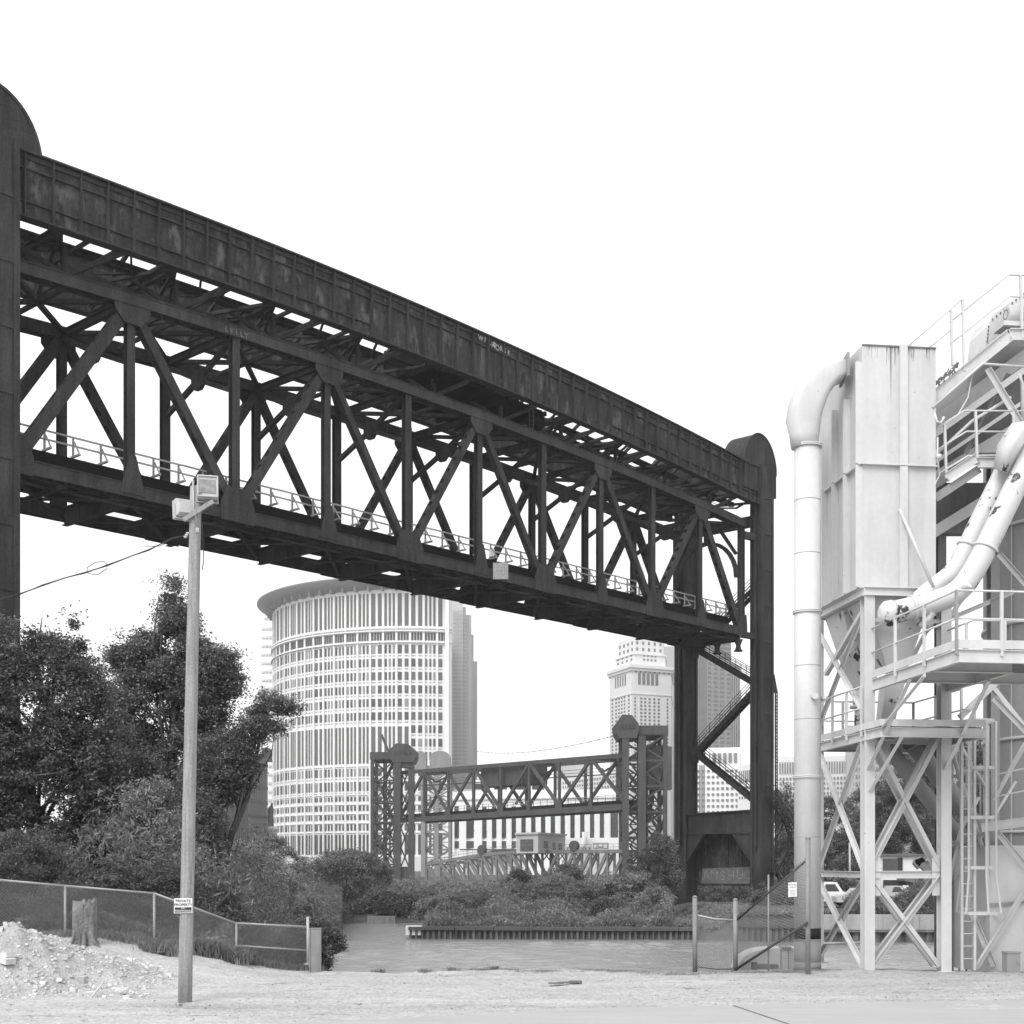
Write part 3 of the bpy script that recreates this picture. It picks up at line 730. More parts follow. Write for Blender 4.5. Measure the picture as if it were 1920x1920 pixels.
# ================================================================ CEMENT TERMINAL (right)
C0 = Vector((7.6, 28.5, 0)); CA = Vector((.993, .119, 0)); CB = Vector((-.119, .993, 0))
def C(a, b, z): v = C0+CA*a+CB*b; return Vector((v.x, v.y, z))
def Q(px, py, b=0):
    u = (px-HX)/F; a = (u*(28.5+.993*b)-C0.x+.119*b)/(.993-.119*u); v = C(a, b, 0); return Vector((v.x, v.y, zof(py, v.y)))
W = M['white']; W2 = M['white2']
GZ = -.03
# ---- support frame with bracing and platforms
fr = empty('support_frame', C(0, 0, 0), 'white steel leg frame with crossed braces carrying the dust collector bin', 'steel frame')
def hcol(base, z0, z1, sz, name='leg', m=W, parent=None):
    q = MB(); p0 = Vector((base.x, base.y, z0)); p1 = Vector((base.x, base.y, z1))
    q.beam(p0, p1, sz, .02, CB, 0, sz/2); q.beam(p0, p1, sz, .02, CB, 0, -sz/2); q.beam(p0, p1, .02, sz-.02, CB)
    q.obox((base.x, base.y, z0+.012), CA*(sz+.14), CB*(sz+.14), (0, 0, .025)); return q.build(name, m, parent or fr)
a2 = 1.712
ZC = zof(1110, 28.5)
legs = [(0, 0), (a2, 0), (0, 3.1)]
for i, (a, b) in enumerate(legs): hcol(C(a, b, 0), GZ, ZC, .23)
def angle(q, p0, p1, wd=.1, nrm=None, t=.012):
    nrm = nrm or CB; q.beam(p0, p1, wd, t, nrm); q.beam(p0, p1, t, wd*.8, nrm, wd/2, -wd*.4)
def xbrace(A0, A1, z0, z1, nrm, wd=.11, parent=None, both=True):
    for k, (p, r) in enumerate(((A0, A1), (A1, A0))):
        q = MB(); off = nrm*(.02 if k else -.02); angle(q, Vector((p.x, p.y, z0))+off, Vector((r.x, r.y, z1))+off, wd, nrm); q.build('brace', W, parent or fr)
zA, zB, zC_ = .1, zof(1640, 28.5), zof(1378, 28.5)
for b in (0, .3):
    xbrace(C(.1, b, 0), C(a2-.1, b, 0), zA, zB-.05, CB); xbrace(C(.1, b, 0), C(a2-.1, b, 0), zB+.2, zC_, CB)
    q = MB(); q.ibeam(C(.1, b, zB), C(a2-.1, b, zB), .12, .16, .012); q.build('strut', W, fr)
for a in (0, ):
    xbrace(C(a, .1, 0), C(a, 2.95, 0), zA, zB-.1, CA); xbrace(C(a, .1, 0), C(a, 2.95, 0), zB+.15, zC_, CA)
    xbrace(C(a, .1, 0), C(a, 2.95, 0), zC_+.5, ZC-.3, CA, .09)
    q = MB(); q.ibeam(C(a, .1, zB), C(a, 2.95, zB), .12, .14, .012); q.build('strut', W, fr)
# gusset plates at the nodes
for (a, sx) in ((0, 1), (a2, -1)):
    for z in (zB,):
        q = MB(); q.prism([C(a+sx*.1, -.03, z-.45), C(a+sx*.28, -.03, z-.45), C(a+sx*.28, -.03, z+.35), C(a+sx*.1, -.03, z+.45)], CB*.015); q.build('gusset', W, fr)
# cap ring under the bin
q = MB(); zr = zof(1111, 28.5)
for p, r in (((-.12, -.12), (a2+.1, -.12)), ((-.12, 2.74), (a2+.1, 2.74)), ((-.12, -.12), (-.12, 2.74)), ((a2+.1, -.12), (a2+.1, 2.74))): q.ibeam(C(*p, zr), C(*r, zr), .13, .18, .014)
q.build('ring_beam', W, fr)
q = MB(); 
for z in (zof(1270, 31),): q.beam(C(0, .1, ZC-.3), C(0, 2.5, ZC-1.4), .1, .1); q.beam(C(.1, 0, ZC-.6), C(a2, 0, ZC-.6), .06, .08)
q.build('strut', W, fr)

# ---- dust collector bin
zb0, zb1 = zof(1103, 28.5), zof(648, 28.5)
bn = empty('dust_collector', C(.8, 1.3, zb0), 'tall white rectangular dust collector bin with dark rust runs below its top edge', 'bin')
BA0, BA1, BB0, BB1 = -.12, 1.53, .0, 2.62
q = MB(); q.prism([C(BA0, BB0, zb0), C(BA1, BB0, zb0), C(BA1, BB1, zb0), C(BA0, BB1, zb0)], (0, 0, zb1-zb0)); q.build('casing', M['binpaint'], bn)
seam = zof(871, 28.5)
for z in (seam, zb0+.02):
    q = MB(); q.beam(C(BA0-.05, BB0-.05, z), C(BA1, BB0-.05, z), .09, .03); q.beam(C(BA0-.05, BB0-.05, z), C(BA0-.05, BB1, z), .09, .03); q.build('flange', W, bn)
for b in (.02, .75, 1.45, 2.1, 2.6):
    for z0, z1 in ((zb0+.03, seam-.02), (seam+.02, zb1-.9 if b > .5 else zb1-.35)):
        q = MB(); q.beam(C(BA0-.07, b, z0), C(BA0-.07, b, z1), .05, .14, CA); q.build('rib', W, bn)
for z0, z1 in ((zb0+.03, seam-.02), (seam+.02, zb1+.03)):
    q = MB(); q.beam(C(.78, BB0-.04, z0), C(.78, BB0-.04, z1), .17, .08, CB); q.build('rib', W, bn)
q = MB(); q.beam(C(BA0, BB0, zb1+.01), C(BA1, BB0, zb1+.01), .05, .03); q.build('top_edge', M['dgrey'], bn)
# rust runs with their own shape
q = MB()
for k in range(46):
    a = rnd.choice([rnd.uniform(-.05, .25), rnd.uniform(.42, .72), rnd.uniform(.55, .72), rnd.uniform(.9, 1.05), rnd.uniform(1.3, 1.5)]); l_ = rnd.uniform(.05, .35)*(1.6 if .4 < a < .72 else .8); wd = rnd.uniform(.004, .012)
    z = zb1-.01; x = a
    for s_ in range(3):
        x2 = x+rnd.uniform(-.006, .006); q.prism([C(x-wd/2, -.004, z), C(x+wd/2, -.004, z), C(x2+wd/3, -.004, z-l_/3), C(x2-wd/3, -.004, z-l_/3)], CB*.003); x = x2; z -= l_/3; wd *= .75
q.prism([C(.50, -.004, zb1), C(.535, -.004, zb1), C(.525, -.004, zb1-.9), C(.522, -.004, zb1-1.2)], CB*.003)
q.build('rust_run', M['dgrey'], bn)['kind'] = 'stuff'
# side hatch bits
q = MB(); q.box(*[v for v in (0, .01, 0, .01, 0, .01)]) if False else None
q = MB(); p, r = Q(1687, 955, -.06), Q(1750, 1101, -.5); q.tube([p, r], .035, 8); q.build('tie_rod', W, bn)
# hoppers
def frustum(a0, a1, b0, b1, z0, ca, cb, hw, z1, name='hopper', m=M['white2']):
    q = MB(); q.loft([[C(a0, b0, z0), C(a1, b0, z0), C(a1, b1, z0), C(a0, b1, z0)], [C(ca-hw, cb-hw, z1), C(ca+hw, cb-hw, z1), C(ca+hw, cb+hw, z1), C(ca-hw, cb+hw, z1)]], True, False)
    return q.build(name, m, bn)
z1 = zof(1270, 29.5)
frustum(-.05, 1.5, 1.35, 2.6, zb0-.02, .6, 1.9, .2, zof(1285, 30)); frustum(-.05, 1.5, .05, 1.3, zb0-.02, .85, .65, .22, zof(1262, 29.3))
q = MB(); q.loft([[C(.63, .43, z1), C(1.07, .43, z1), C(1.07, .87, z1), C(.63, .87, z1)], [C(.5, .5, z1-1.1), C(.8, .5, z1-1.1), C(.8, .8, z1-1.1), C(.5, .8, z1-1.1)]], True, False); q.build('outlet', M['white2'], bn)
c = C(.6, 1.9, zof(1285, 30)); q = MB(); q.tube([c, c-UPZ*.4], .19, 12); q.tube([c-UPZ*.4, c-UPZ*.46], .26, 12); q.tube([c-UPZ*.46, c-UPZ*1.0], .15, 12); q.build('rotary_valve', M['white2'], bn)
c = C(.65, .65, z1-1.1); q = MB(); q.tube([c, c-UPZ*.3], .16, 12); q.tube([c-UPZ*.3, c-UPZ*.34], .22, 12); q.tube([c-UPZ*.34, c-UPZ*1.1], .13, 12); q.build('outlet_pipe', M['white2'], bn)

# ---- big vertical pipe with boxy elbow into the bin
YP_ = 29.1
pb = P(1514, 1815, YP_)
vp = empty('downcomer_pipe', (pb.x, pb.y, GZ), 'tall white vertical pipe with dark band near its foot and boxy elbow', 'pipe')
rp = .285
q = MB(); q.tube([(pb.x, pb.y, GZ), (pb.x, pb.y, zof(840, YP_))], rp, 32); q.build('pipe_shell', M['white'], vp)
for py in (838, 1148, 1457):
    q = MB(); z = zof(py, YP_); q.tube([(pb.x, pb.y, z-.03), (pb.x, pb.y, z-.003)], rp+.035, 32); q.tube([(pb.x, pb.y, z+.003), (pb.x, pb.y, z+.03)], rp+.035, 32); q.build('flange', W, vp)
for py in (940, 1040, 1250, 1350, 1570):
    q = MB(); z = zof(py, YP_); q.tube([(pb.x, pb.y, z), (pb.x, pb.y, z+.012)], rp+.003, 32); q.build('weld_seam', M['grey'], vp)
q = MB(); q.tube([(pb.x, pb.y, zof(1760, YP_)), (pb.x, pb.y, zof(1740, YP_))], rp+.004, 32); q.build('dark_band', M['black'], vp)
q = MB(); q.tube([(pb.x, pb.y, GZ), (pb.x, pb.y, zof(1765, YP_))], rp+.006, 32); q.tube([(pb.x, pb.y, GZ), (pb.x, pb.y, GZ+.2)], rp+.01, 32); q.build('foot_sleeve', M['grey'], vp)
q = MB(); p = P(1526, 1306, YP_-rp); q.tube([p, p-Vector((0, .12, 0))], .07, 12); p2 = P(1541, 1310, YP_); q.tube([p2, p2+Vector((.1, -.1, 0))], .05, 10); q.build('sampling_port', W, vp)
secs = []
cl = [(1508, 840, 24, 22, 1.0), (1508, 815, 28, 22, .8), (1506, 790, 32, 24, .5), (1510, 765, 32, 26, .3), (1521, 738, 31, 26, .12), (1538, 716, 26, 26, .05), (1560, 701, 20, 26, .0), (1585, 694, 15, 26, .0)]
for i, (px, py, hw, hd, rd) in enumerate(cl):
    a = cl[max(i-1, 0)]; c2 = cl[min(i+1, len(cl)-1)]; dx, dy = c2[0]-a[0], a[1]-c2[1]; L = math.hypot(dx, dy); nx_, nz_ = -dy/L, dx/L
    if i == 0: nx_, nz_ = -1, 0
    sc_ = YP_/F; ctr = P(px, py, YP_); ring = []
    for k in range(24):
        t = 2*math.pi*k/24; cx_, sy_ = math.cos(t), math.sin(t); pw = 1-.55*(1-rd); ex = math.copysign(abs(cx_)**pw, cx_); ey = math.copysign(abs(sy_)**pw, sy_)
        if i == 0: h1, h2 = rp, rp
        else: h1, h2 = hw*sc_, hd*sc_
        ring.append(ctr+Vector((nx_*ex*h1, ey*h2, nz_*ex*h1)))
    secs.append(ring)
q = MB(); q.loft(secs); q.build('elbow', M['white'], vp)
q = MB(); ring_c = P(1583, 694, YP_); q.obox(ring_c, (.05, 0, 0), (0, .75, 0), (0, 0, .5)); q.build('elbow_flange', M['grey'], vp)

# ---- twin inclined pipes
def bigpipe(path, r, label, rings=()):
    root = empty('inclined_pipe', path[-1], label, 'pipe', 'inclined white pipes entering the hopper')
    pts = [Vector(p) for p in path]; sm = [pts[0]]
    for i in range(1, len(pts)-1):
        for k in range(1, 7):
            t = k/7; a = (pts[i-1]+pts[i])/2 if i > 1 else pts[0]*.5+pts[1]*.5; c2 = (pts[i]+pts[i+1])/2
            sm.append(a*(1-t)**2+pts[i]*2*t*(1-t)+c2*t*t)
    sm.append(pts[-1]); q = MB(); q.tube(sm, r, 20, True, CB); o = q.build('pipe_shell', W2, root)
    for f in rings:
        i = int(f*(len(sm)-2)); p = sm[i]; d = (sm[i+1]-p).normalized(); q = MB(); q.tube([p-d*.03, p+d*.03], r+.03, 20); q.build('flange', W2, root)
    return root
r1 = bigpipe([Q(1666, 1150, -.9), Q(1735, 1135, -.9), Q(1800, 1112, -.9), Q(1838, 1050, -.9), Q(1866, 990, -.9), Q(1910, 900, -.9), Q(1945, 830, -.9)], .235, 'nearer inclined white pipe with flaked paint bending into the hopper', (.06, .62))
r2 = bigpipe([Q(1700, 1150, -.3), Q(1745, 1105, -.3), Q(1790, 1075, -.3), Q(1812, 1030, -.3), Q(1840, 970, -.3), Q(1880, 890, -.3), Q(1912, 820, -.3)], .21, 'further inclined white pipe running beside the flaked one', (.55,))
q = MB(); p = Q(1666, 1150, -.9); q.tube([p-CA*.20, p-CA*.17, p-CA*.10, p+CA*.02, p+CA*.1], [.08, .17, .245, .275, .262], 24); q.build('end_cap', W2, r1)
q = MB(); q.tube([Q(1806, 1105, -1.1), Q(1815, 1095, -1.2)], [.06, .1], 12); q.build('clean_out', W2, r1); q = MB(); q.tube([Q(1740, 1150, -.9), Q(1735, 1170, -.9), Q(1745, 1178, -.9)], [.17, .19, .12], 12); q.build('clean_out', W2, r1)
q = MB(); q.loft([[Q(px+dx*.9, py+dy*.9, -.6+db) for dx, dy, db in ((-22, -8, 0), (0, -2, -.4), (22, 8, 0), (0, 2, .4))] for px, py in ((1882, 885),)]+[[Q(1896+dx, 830+dy, -.6+db) for dx, dy, db in ((-26, 4, 0), (2, 10, -.6), (34, 16, 0), (2, 4, .5))], [Q(1915+dx, 795+dy, -.6+db) for dx, dy, db in ((-18, -2, 0), (8, 8, -.7), (40, 10, 0), (8, -6, .6))]], True, True); q.build('collecting_hood', W2, r2)

# ---- silo
sy = 33.2; sx_, sr = xof(2020, sy), (2020-1853)*sy/F
si = empty('silo', (sx_, sy, 0), 'large grey white round silo cut by the right edge of the photo', 'silo')
q = MB(); q.lathe((sx_, sy, 0), [(sr, -.1), (sr, zof(700, sy)), (sr-1.2, zof(640, sy))], 48); q.build('shell', M['grey'], si)
for py in (1000, 1180, 1390, 1560, 1700):
    q = MB(); z = zof(py, sy); q.lathe((sx_, sy, 0), [(sr, z-.05), (sr+.05, z-.05), (sr+.05, z+.02), (sr, z+.02)], 48); q.build('band', W, si)
for k in range(10):
    a = math.radians(-180+k*13); q = MB(); q.tube([(sx_+(sr+.01)*math.cos(a), sy+(sr+.01)*math.sin(a), .0), (sx_+(sr+.01)*math.cos(a), sy+(sr+.01)*math.sin(a), zof(740, sy))], .02, 4); q.build('vertical_seam', W, si)
# lower square panel casing and its braces
cs_ = empty('base_casing', Q(1900, 1822, .4), 'plain white plate casing at ground level on the right edge with a diagonal brace', 'casing')
q = MB(); a0 = Q(1856, 1800, .4); q.prism([C((a0-C0).dot(CA), .4, -.1), C((a0-C0).dot(CA)+3, .4, -.1), C((a0-C0).dot(CA)+3, 2.8, -.1), C((a0-C0).dot(CA), 2.8, -.1)], (0, 0, zof(1585, 29.2)+.1)); q.build('casing_panel', M['white'], cs_)
q = MB(); angle(q, Q(1830, 1815, .2), Q(1925, 1665, .2), .12); q.build('brace', W, cs_)
q = MB(); angle(q, Q(1815, 1700, .3), Q(1862, 1812, .3), .1); q.build('brace', W, cs_)
q = MB(); q.beam(Q(1850, 1697, .35), Q(1930, 1690, .35), .05, .05); q.build('seam_strip', M['grey'], cs_)
p = Q(1896, 1808, -.3); q = MB(); q.obox((p.x, p.y, .19), CA*.30, CB*.22, (0, 0, .42)); q.obox((p.x, p.y, .41), CA*.33, CB*.25, (0, 0, .03)); q.obox((p.x+.1, p.y-.13, .2), CA*.03, CB*.02, (0, 0, .06)); tag(q.build('electrical_box', M['grey']), 'small grey metal electrical cabinet on the gravel at the right edge', 'cabinet')

# ---- platforms with railings
def railing(path, nrm_posts, parent, h=1.07, r=.021, posts=None, m=W, mid=True):
    q = MB(); q.tube([p+UPZ*h for p in path], r, 6); 
    if mid: q.tube([p+UPZ*h*.52 for p in path], r*.9, 6)
    ro = q.build('handrail', m, parent)
    tot = [0]
    for a, c2 in zip(path[:-1], path[1:]): tot.append(tot[-1]+(c2-a).length)
    for k in range(nrm_posts):
        s = tot[-1]*k/max(nrm_posts-1, 1)
        for i in range(len(path)-1):
            if s <= tot[i+1]+1e-6: f = (s-tot[i])/(tot[i+1]-tot[i]); p = path[i].lerp(path[i+1], f); break
        q = MB(); q.beam(p-UPZ*.12, p+UPZ*h, .05, .05, CB); q.build('post', m, ro)
    return ro
zu = zof(1216, 24.4)
up = empty('upper_platform', C(.1, -2, zu), 'upper white steel walkway platform jutting out with railings and toe boards', 'platform')
q = MB()
for p, r in (((.1, .0), (.1, -4.1)), ((.1, -4.1), (4.6, -4.1)), ((1.75, 0), (1.75, -2.9)), ((.1, -2.9), (1.75, -2.9)), ((.1, -1.4), (3.2, -1.4))):
    q.ibeam(C(*p, zu-.13), C(*r, zu-.13), .1, .24, .014)
q.build('platform_beam', W, up)
q = MB(); q.prism([C(.15, -4.05, zu-.02), C(4.6, -4.05, zu-.02), C(4.6, -1.2, zu-.02), C(1.75, -1.2, zu-.02), C(1.75, 0, zu-.02), C(.15, 0, zu-.02)], (0, 0, .03)); q.build('grating', M['dgrey'], up)
q = MB(); q.beam(C(.05, 0, zu+.09), C(.05, -4.1, zu+.09), .012, .16); q.beam(C(.05, -4.13, zu+.09), C(4.6, -4.13, zu+.09), .012, .16); q.build('toe_board', W, up)
railing([C(.05, .05, zu), C(.05, -4.12, zu)], 4, up); railing([C(.05, -4.12, zu), C(4.4, -4.12, zu)], 6, up)
railing([C(1.75, 0, zu), C(1.75, -1.3, zu), C(4.4, -1.3, zu)], 5, up)
for (p0, p1) in ((C(.1, -2.0, zu-.25), C(0, -.1, zu-1.9)), (C(1.75, -2.0, zu-.25), C(a2, -.1, zu-1.9))):
    q = MB(); angle(q, p0, p1, .1, CA); q.build('knee_brace', W, up)
zl = 5.15
lp = empty('lower_platform', C(.8, 1, zl), 'lower white platform wrapping the hopper outlets below the upper walkway', 'platform')
q = MB()
for p, r in (((-.05, 2.75), (-.05, -.9)), ((-.05, -.9), (2.2, -.9)), ((2.2, -.9), (2.2, 2.75)), ((-.05, .6), (2.2, .6)), ((-.05, 2.75), (2.2, 2.75))): q.ibeam(C(*p, zl-.12), C(*r, zl-.12), .1, .2, .014)
q.build('platform_beam', W, lp)
q = MB(); q.prism([C(-.02, -.85, zl-.015), C(2.15, -.85, zl-.015), C(2.15, 2.7, zl-.015), C(-.02, 2.7, zl-.015)], (0, 0, .03)); q.build('grating', M['dgrey'], lp)
q = MB(); q.beam(C(-.1, -.95, zl+.08), C(-.1, 2.7, zl+.08), .012, .14); q.beam(C(-.1, -.95, zl+.08), C(2.2, -.95, zl+.08), .012, .14); q.build('toe_board', W, lp)
railing([C(-.1, .1, zl), C(-.1, 2.7, zl)], 4, lp, .95); railing([C(-.1, 2.7, zl), C(2.2, 2.7, zl)], 5, lp, .95); railing([C(2.2, 2.7, zl), C(2.2, .2, zl)], 3, lp, .95)
q = MB(); angle(q, C(.4, -.9, zl-.2), C(.02, -.1, zl-1.3), .09, CA); q.build('knee_brace', W, lp)
q = MB(); angle(q, C(.0, -2.9, zu-.3), C(-.02, -.9, zl+.0), .09, CA); q.build('knee_brace', W, lp)
q = MB(); hc = C(2.2, -2.9, 0); 
hcol(C(3.3, -1.2, 0), 2, zu-.2, .18, 'hanger', W, up)
q = MB(); q.beam(Q(1875, 1272, .2), Q(1800, 1345, .2), .12, .12); q.beam(Q(1862, 1290, .2), Q(1925, 1370, .2), .1, .1); q.build('knee_brace', W, lp)

# ---- inclined walkway / conveyor gallery at the top right
cg = empty('inclined_gallery', Q(1840, 700, 1), 'inclined white conveyor walkway with handrails rising to the top right corner', 'gallery')
for b in (.2, 1.5):
    q = MB(); q.ibeam(Q(1742, 752, b), Q(1893, 628, b), .12, .26, .02); q.ibeam(Q(1893, 628, b), Q(1960, 628, b), .12, .26, .02); q.build('stringer', W, cg)
q = MB(); 
for k in range(16):
    f = k/15; A = Q(1742, 746, .25).lerp(Q(1893, 622, .25), f); Bq = A+CB*1.2; q.beam(A, Bq, .2, .03)
q.build('tread', M['dgrey'], cg)
q = MB(); q.beam(Q(1745, 800, 1.9), Q(1960, 640, 1.9), .16, .3); q.beam(Q(1745, 905, 1.9), Q(1960, 775, 1.9), .2, .35); q.beam(Q(1745, 820, .6), Q(1960, 665, .6), .1, .14); q.beam(Q(1748, 870, .9), Q(1960, 725, .9), .08, .08); q.beam(Q(1748, 1000, 1.5), Q(1900, 905, 1.5), .16, .24); q.build('lower_beam', W, cg)
q = MB(); q.prism([Q(1752, 742, 2.2), Q(1960, 585, 2.2), Q(1960, 640, 2.2), Q(1752, 800, 2.2)], CB*1.5); q.build('gallery_side', M['grey'], cg)
q = MB(); q.prism([Q(1752, 812, 2.4), Q(1960, 660, 2.4), Q(1960, 780, 2.4), Q(1752, 900, 2.4)], CB*1.2); q.prism([Q(1750, 905, 2.0), Q(1860, 905, 2.0), Q(1860, 1000, 2.0), Q(1750, 1000, 2.0)], CB*.3); q.build('soffit_panel', M['dgrey'], cg)
q = MB(); angle(q, Q(1850, 692, .1), Q(1915, 800, .1), .11, CB); q.build('brace', W, cg)
q = MB(); angle(q, Q(1890, 700, 1), Q(1810, 850, 1), .08, CB); q.build('brace', M['grey'], cg)
hcol(Q(1763, 1000, 2.2), 0, zof(900, 31), .2, 'leg', M['dgrey'], cg)
hcol(Q(1862, 1000, 2.6), 0, zof(700, 31), .22, 'leg', M['grey'], cg)
q = MB()
q.tube([Q(1700, 651, .2), Q(1805, 560, .2)], .02, 6); q.tube([Q(1742, 652, .2), Q(1781, 620, .2)], .02, 6)
q.tube([Q(1781, 604, .2), Q(1891, 515, .2), Q(1960, 518, .2)], .022, 6); q.tube([Q(1782, 645, .2), Q(1893, 556, .2), Q(1960, 558, .2)], .02, 6); ro = q.build('handrail', W, cg)
for px, y0, y1 in ((1707, 647, 660), (1783, 578, 685), (1805, 560, 696), (1914, 516, 635)):
    q = MB(); q.beam(Q(px-(1 if y1 < 650 else 0), y0, .2), Q(px+3, y1, .2), .05, .05, CB); q.build('post', W, ro)
q = MB(); q.tube([Q(1830, 690, .3), Q(1822, 705, .3), Q(1815, 745, .2), Q(1795, 780, .1), Q(1752, 808, .1)], .018, 6); q.build('hose', W, cg)
q = MB(); q.tube([Q(1748, 765, 0), Q(1842, 682, 0), Q(1925, 688, 0)], .03, 8); q.tube([Q(1752, 855, .3), Q(1822, 790, .3), Q(1895, 745, .3)], .035, 8); q.tube([Q(1912, 700, .3), Q(1917, 720, .3), Q(1917, 800, .3)], .045, 8); q.build('conduit', W, cg)
# rust growth on the stringer
q = MB()
for k in range(160):
    f = rnd.random(); p = Q(1752+f*45, 722-f*38+rnd.gauss(0, 3), .12); s_ = rnd.uniform(.01, .035); q.obox(p, (s_, 0, rnd.uniform(-s_, s_)), (0, s_, 0), (rnd.uniform(-s_, s_)*.5, 0, s_))
q.build('rust_crust', M['dgrey'], cg)['kind'] = 'stuff'
# drive motor and housing
mo = empty('drive_motor', Q(1885, 600, .6), 'white drive motor with a round fan grille standing on top of the gallery', 'motor')
q = MB(); q.prism([Q(1848, 650, .9), Q(1853, 612, .9), Q(1862, 590, .9), Q(1900, 562, .9), Q(1960, 530, .9), Q(1960, 620, .9), Q(1890, 625, .9)], CB*.9); q.build('housing', W, mo)
q = MB(); a = Q(1886, 590, .5); q.tube([a, a+CA*.06, a+CA*.65], [.17, .2, .2], 24); q.build('motor_body', W, mo)
q = MB()
for k in range(12):
    t = 2*math.pi*k/12; q.obox(a-CA*.005+CB*(.1*math.cos(t))+UPZ*(.1*math.sin(t)), CA*.006, CB*.025, UPZ*.025)
q.build('fan_grille', M['dgrey'], mo)['kind'] = 'stuff'
q = MB(); q.obox(Q(1905, 615, .5)+CA*.1, CA*1.0, CB*.5, UPZ*.1); q.build('motor_base', W, mo)
q = MB()
for k in range(14):
    f = k/13; p = (Q(1851, 640, .88).lerp(Q(1854, 610, .88), f*3) if f < .34 else Q(1857, 602, .88).lerp(Q(1920, 550, .88), (f-.34)/.66)); q.obox(p, CA*.03, CB*.02, UPZ*.03)
q.build('bolt_row', M['dgrey'], mo)['kind'] = 'stuff'

# ---- middle landing between bin and silo
ml = empty('middle_landing', Q(1840, 870, .5), 'small white landing with a bent railing between the bin and the inclined pipes', 'platform')
q = MB(); q.ibeam(Q(1775, 895, .1), Q(1832, 858, .1), .1, .2, .014); q.ibeam(Q(1832, 868, .1), Q(1930, 868, .1), .1, .22, .014); q.build('platform_beam', W, ml)
q = MB(); q.prism([Q(1775, 888, .1), Q(1832, 850, .1), Q(1930, 850, .1), Q(1930, 850, 1.6), Q(1775, 880, 1.6)], (0, 0, .03)); q.build('grating', M['dgrey'], ml)
q = MB(); q.tube([Q(1752, 805, .1), Q(1808, 770, .1), Q(1930, 771, .1)], .021, 6); q.tube([Q(1755, 845, .1), Q(1812, 809, .1), Q(1930, 810, .1)], .02, 6); q.tube([Q(1752, 893, .1), Q(1815, 855, .1), Q(1930, 853, .1)], .025, 6); ro = q.build('handrail', W, ml)
for px, y0, y1 in ((1771, 794, 897), (1829, 771, 860), (1900, 771, 860)): q = MB(); q.beam(Q(px, y0, .1), Q(px+3, y1, .1), .05, .05, CB); q.build('post', W, ro)
q = MB(); q.beam(Q(1752, 935, .2), Q(1835, 880, .2), .1, .18); q.build('platform_beam', M['grey'], ml)
# small valves and wiring in the shadow beside the bin
q = MB(); p = Q(1758, 820, -.05); q.tube([p, Q(1758, 850, -.05), Q(1760, 880, -.05)], .02, 6); q.tube([Q(1761, 852, -.1), Q(1761, 860, -.1)], .05, 10); q.tube([Q(1752, 830, 0), Q(1762, 890, 0), Q(1752, 910, 0)], .012, 5); q.tube([Q(1752, 775, 0), Q(1756, 790, 0), Q(1764, 793, 0), Q(1770, 782, 0)], .03, 8); tag(q.build('valve_piping', W2), 'thin white valve pipes beside the right edge of the dust collector bin', 'piping')

# ---- caged ladder
ld = empty('caged_ladder', Q(1815, 1815, .1), 'white caged ladder standing on the ground left of the silo', 'ladder')
lb_ = .1
for px in (1803, 1827):
    q = MB(); A = Q(px, 1822, lb_); q.beam((A.x, A.y, 0), (A.x, A.y, zof(1335, A.y)), .05, .07, CB); q.build('rail', W, ld)
q = MB(); k = 0; A, Bq = Q(1803, 1800, lb_), Q(1827, 1800, lb_)
for k in range(21):
    z = .25+k*.27; q = MB(); q.tube([(A.x, A.y, z), (Bq.x, Bq.y, z)], .014, 6); q.build('rung', W, ld)
mid = (A+Bq)/2
for py in (1352, 1440, 1533, 1627, 1712):
    z = zof(py, 28.9); r = .33 if py < 1700 else .42; q = MB(); pts = [Vector((mid.x+.15, mid.y+.1, z))+CA*(r*math.cos(t)+.12)+CB*(r*math.sin(t)) for t in [math.pi*(1-k/10)*1.0+math.pi*.0 for k in range(-10, 11)]]
    for a, c2 in zip(pts[:-1], pts[1:]): q.beam(a, c2, .012, .07)
    q.build('cage_hoop', W, ld)
for k in range(6):
    t = math.radians(-150+k*60); p = Vector((mid.x+.15, mid.y+.1, 0))+CA*(.36*math.cos(t)+.12)+CB*(.36*math.sin(t)); pf = Vector((mid.x+.15, mid.y+.1, 0))+CA*(.46*math.cos(t)+.12)+CB*(.46*math.sin(t))
    q = MB(); q.beam((p.x, p.y, zof(1352, 28.9)), (p.x, p.y, zof(1640, 28.9)), .045, .012, CB); q.beam((p.x, p.y, zof(1640, 28.9)), (pf.x, pf.y, zof(1712, 28.9)), .045, .012, CB); q.build('cage_bar', W, ld)
# ---- grey chutes sloping down behind the frame
for i, (a, c2, r, lab) in enumerate(((Q(1640, 1370, 1.2), Q(1830, 1610, 1.9), .17, 'lower grey sloping chute seen through the crossed white legs'), (Q(1705, 1385, 1.6), Q(1870, 1600, 2.4), .2, 'upper grey sloping chute passing behind the second white leg'))):
    q = MB(); q.tube([a, c2], r, 14); d = (c2-a).normalized(); ch_ = q.build('chute', M['grey'], None); tag(ch_, lab, 'chute', 'grey chutes below the hoppers'); q = MB(); q.tube([a+d*.1, a+d*.14], r+.04, 14); q.build('flange', M['grey'], ch_)
q = MB(); q.tube([P(1544, 1769, 30.5), P(1610, 1768, 30.2), P(1618, 1764, 30), P(1620, 1755, 30)], .03, 8); tag(q.build('bent_pipe', W), 'thin white bent pipe low between the big pipe and the first leg', 'pipe')
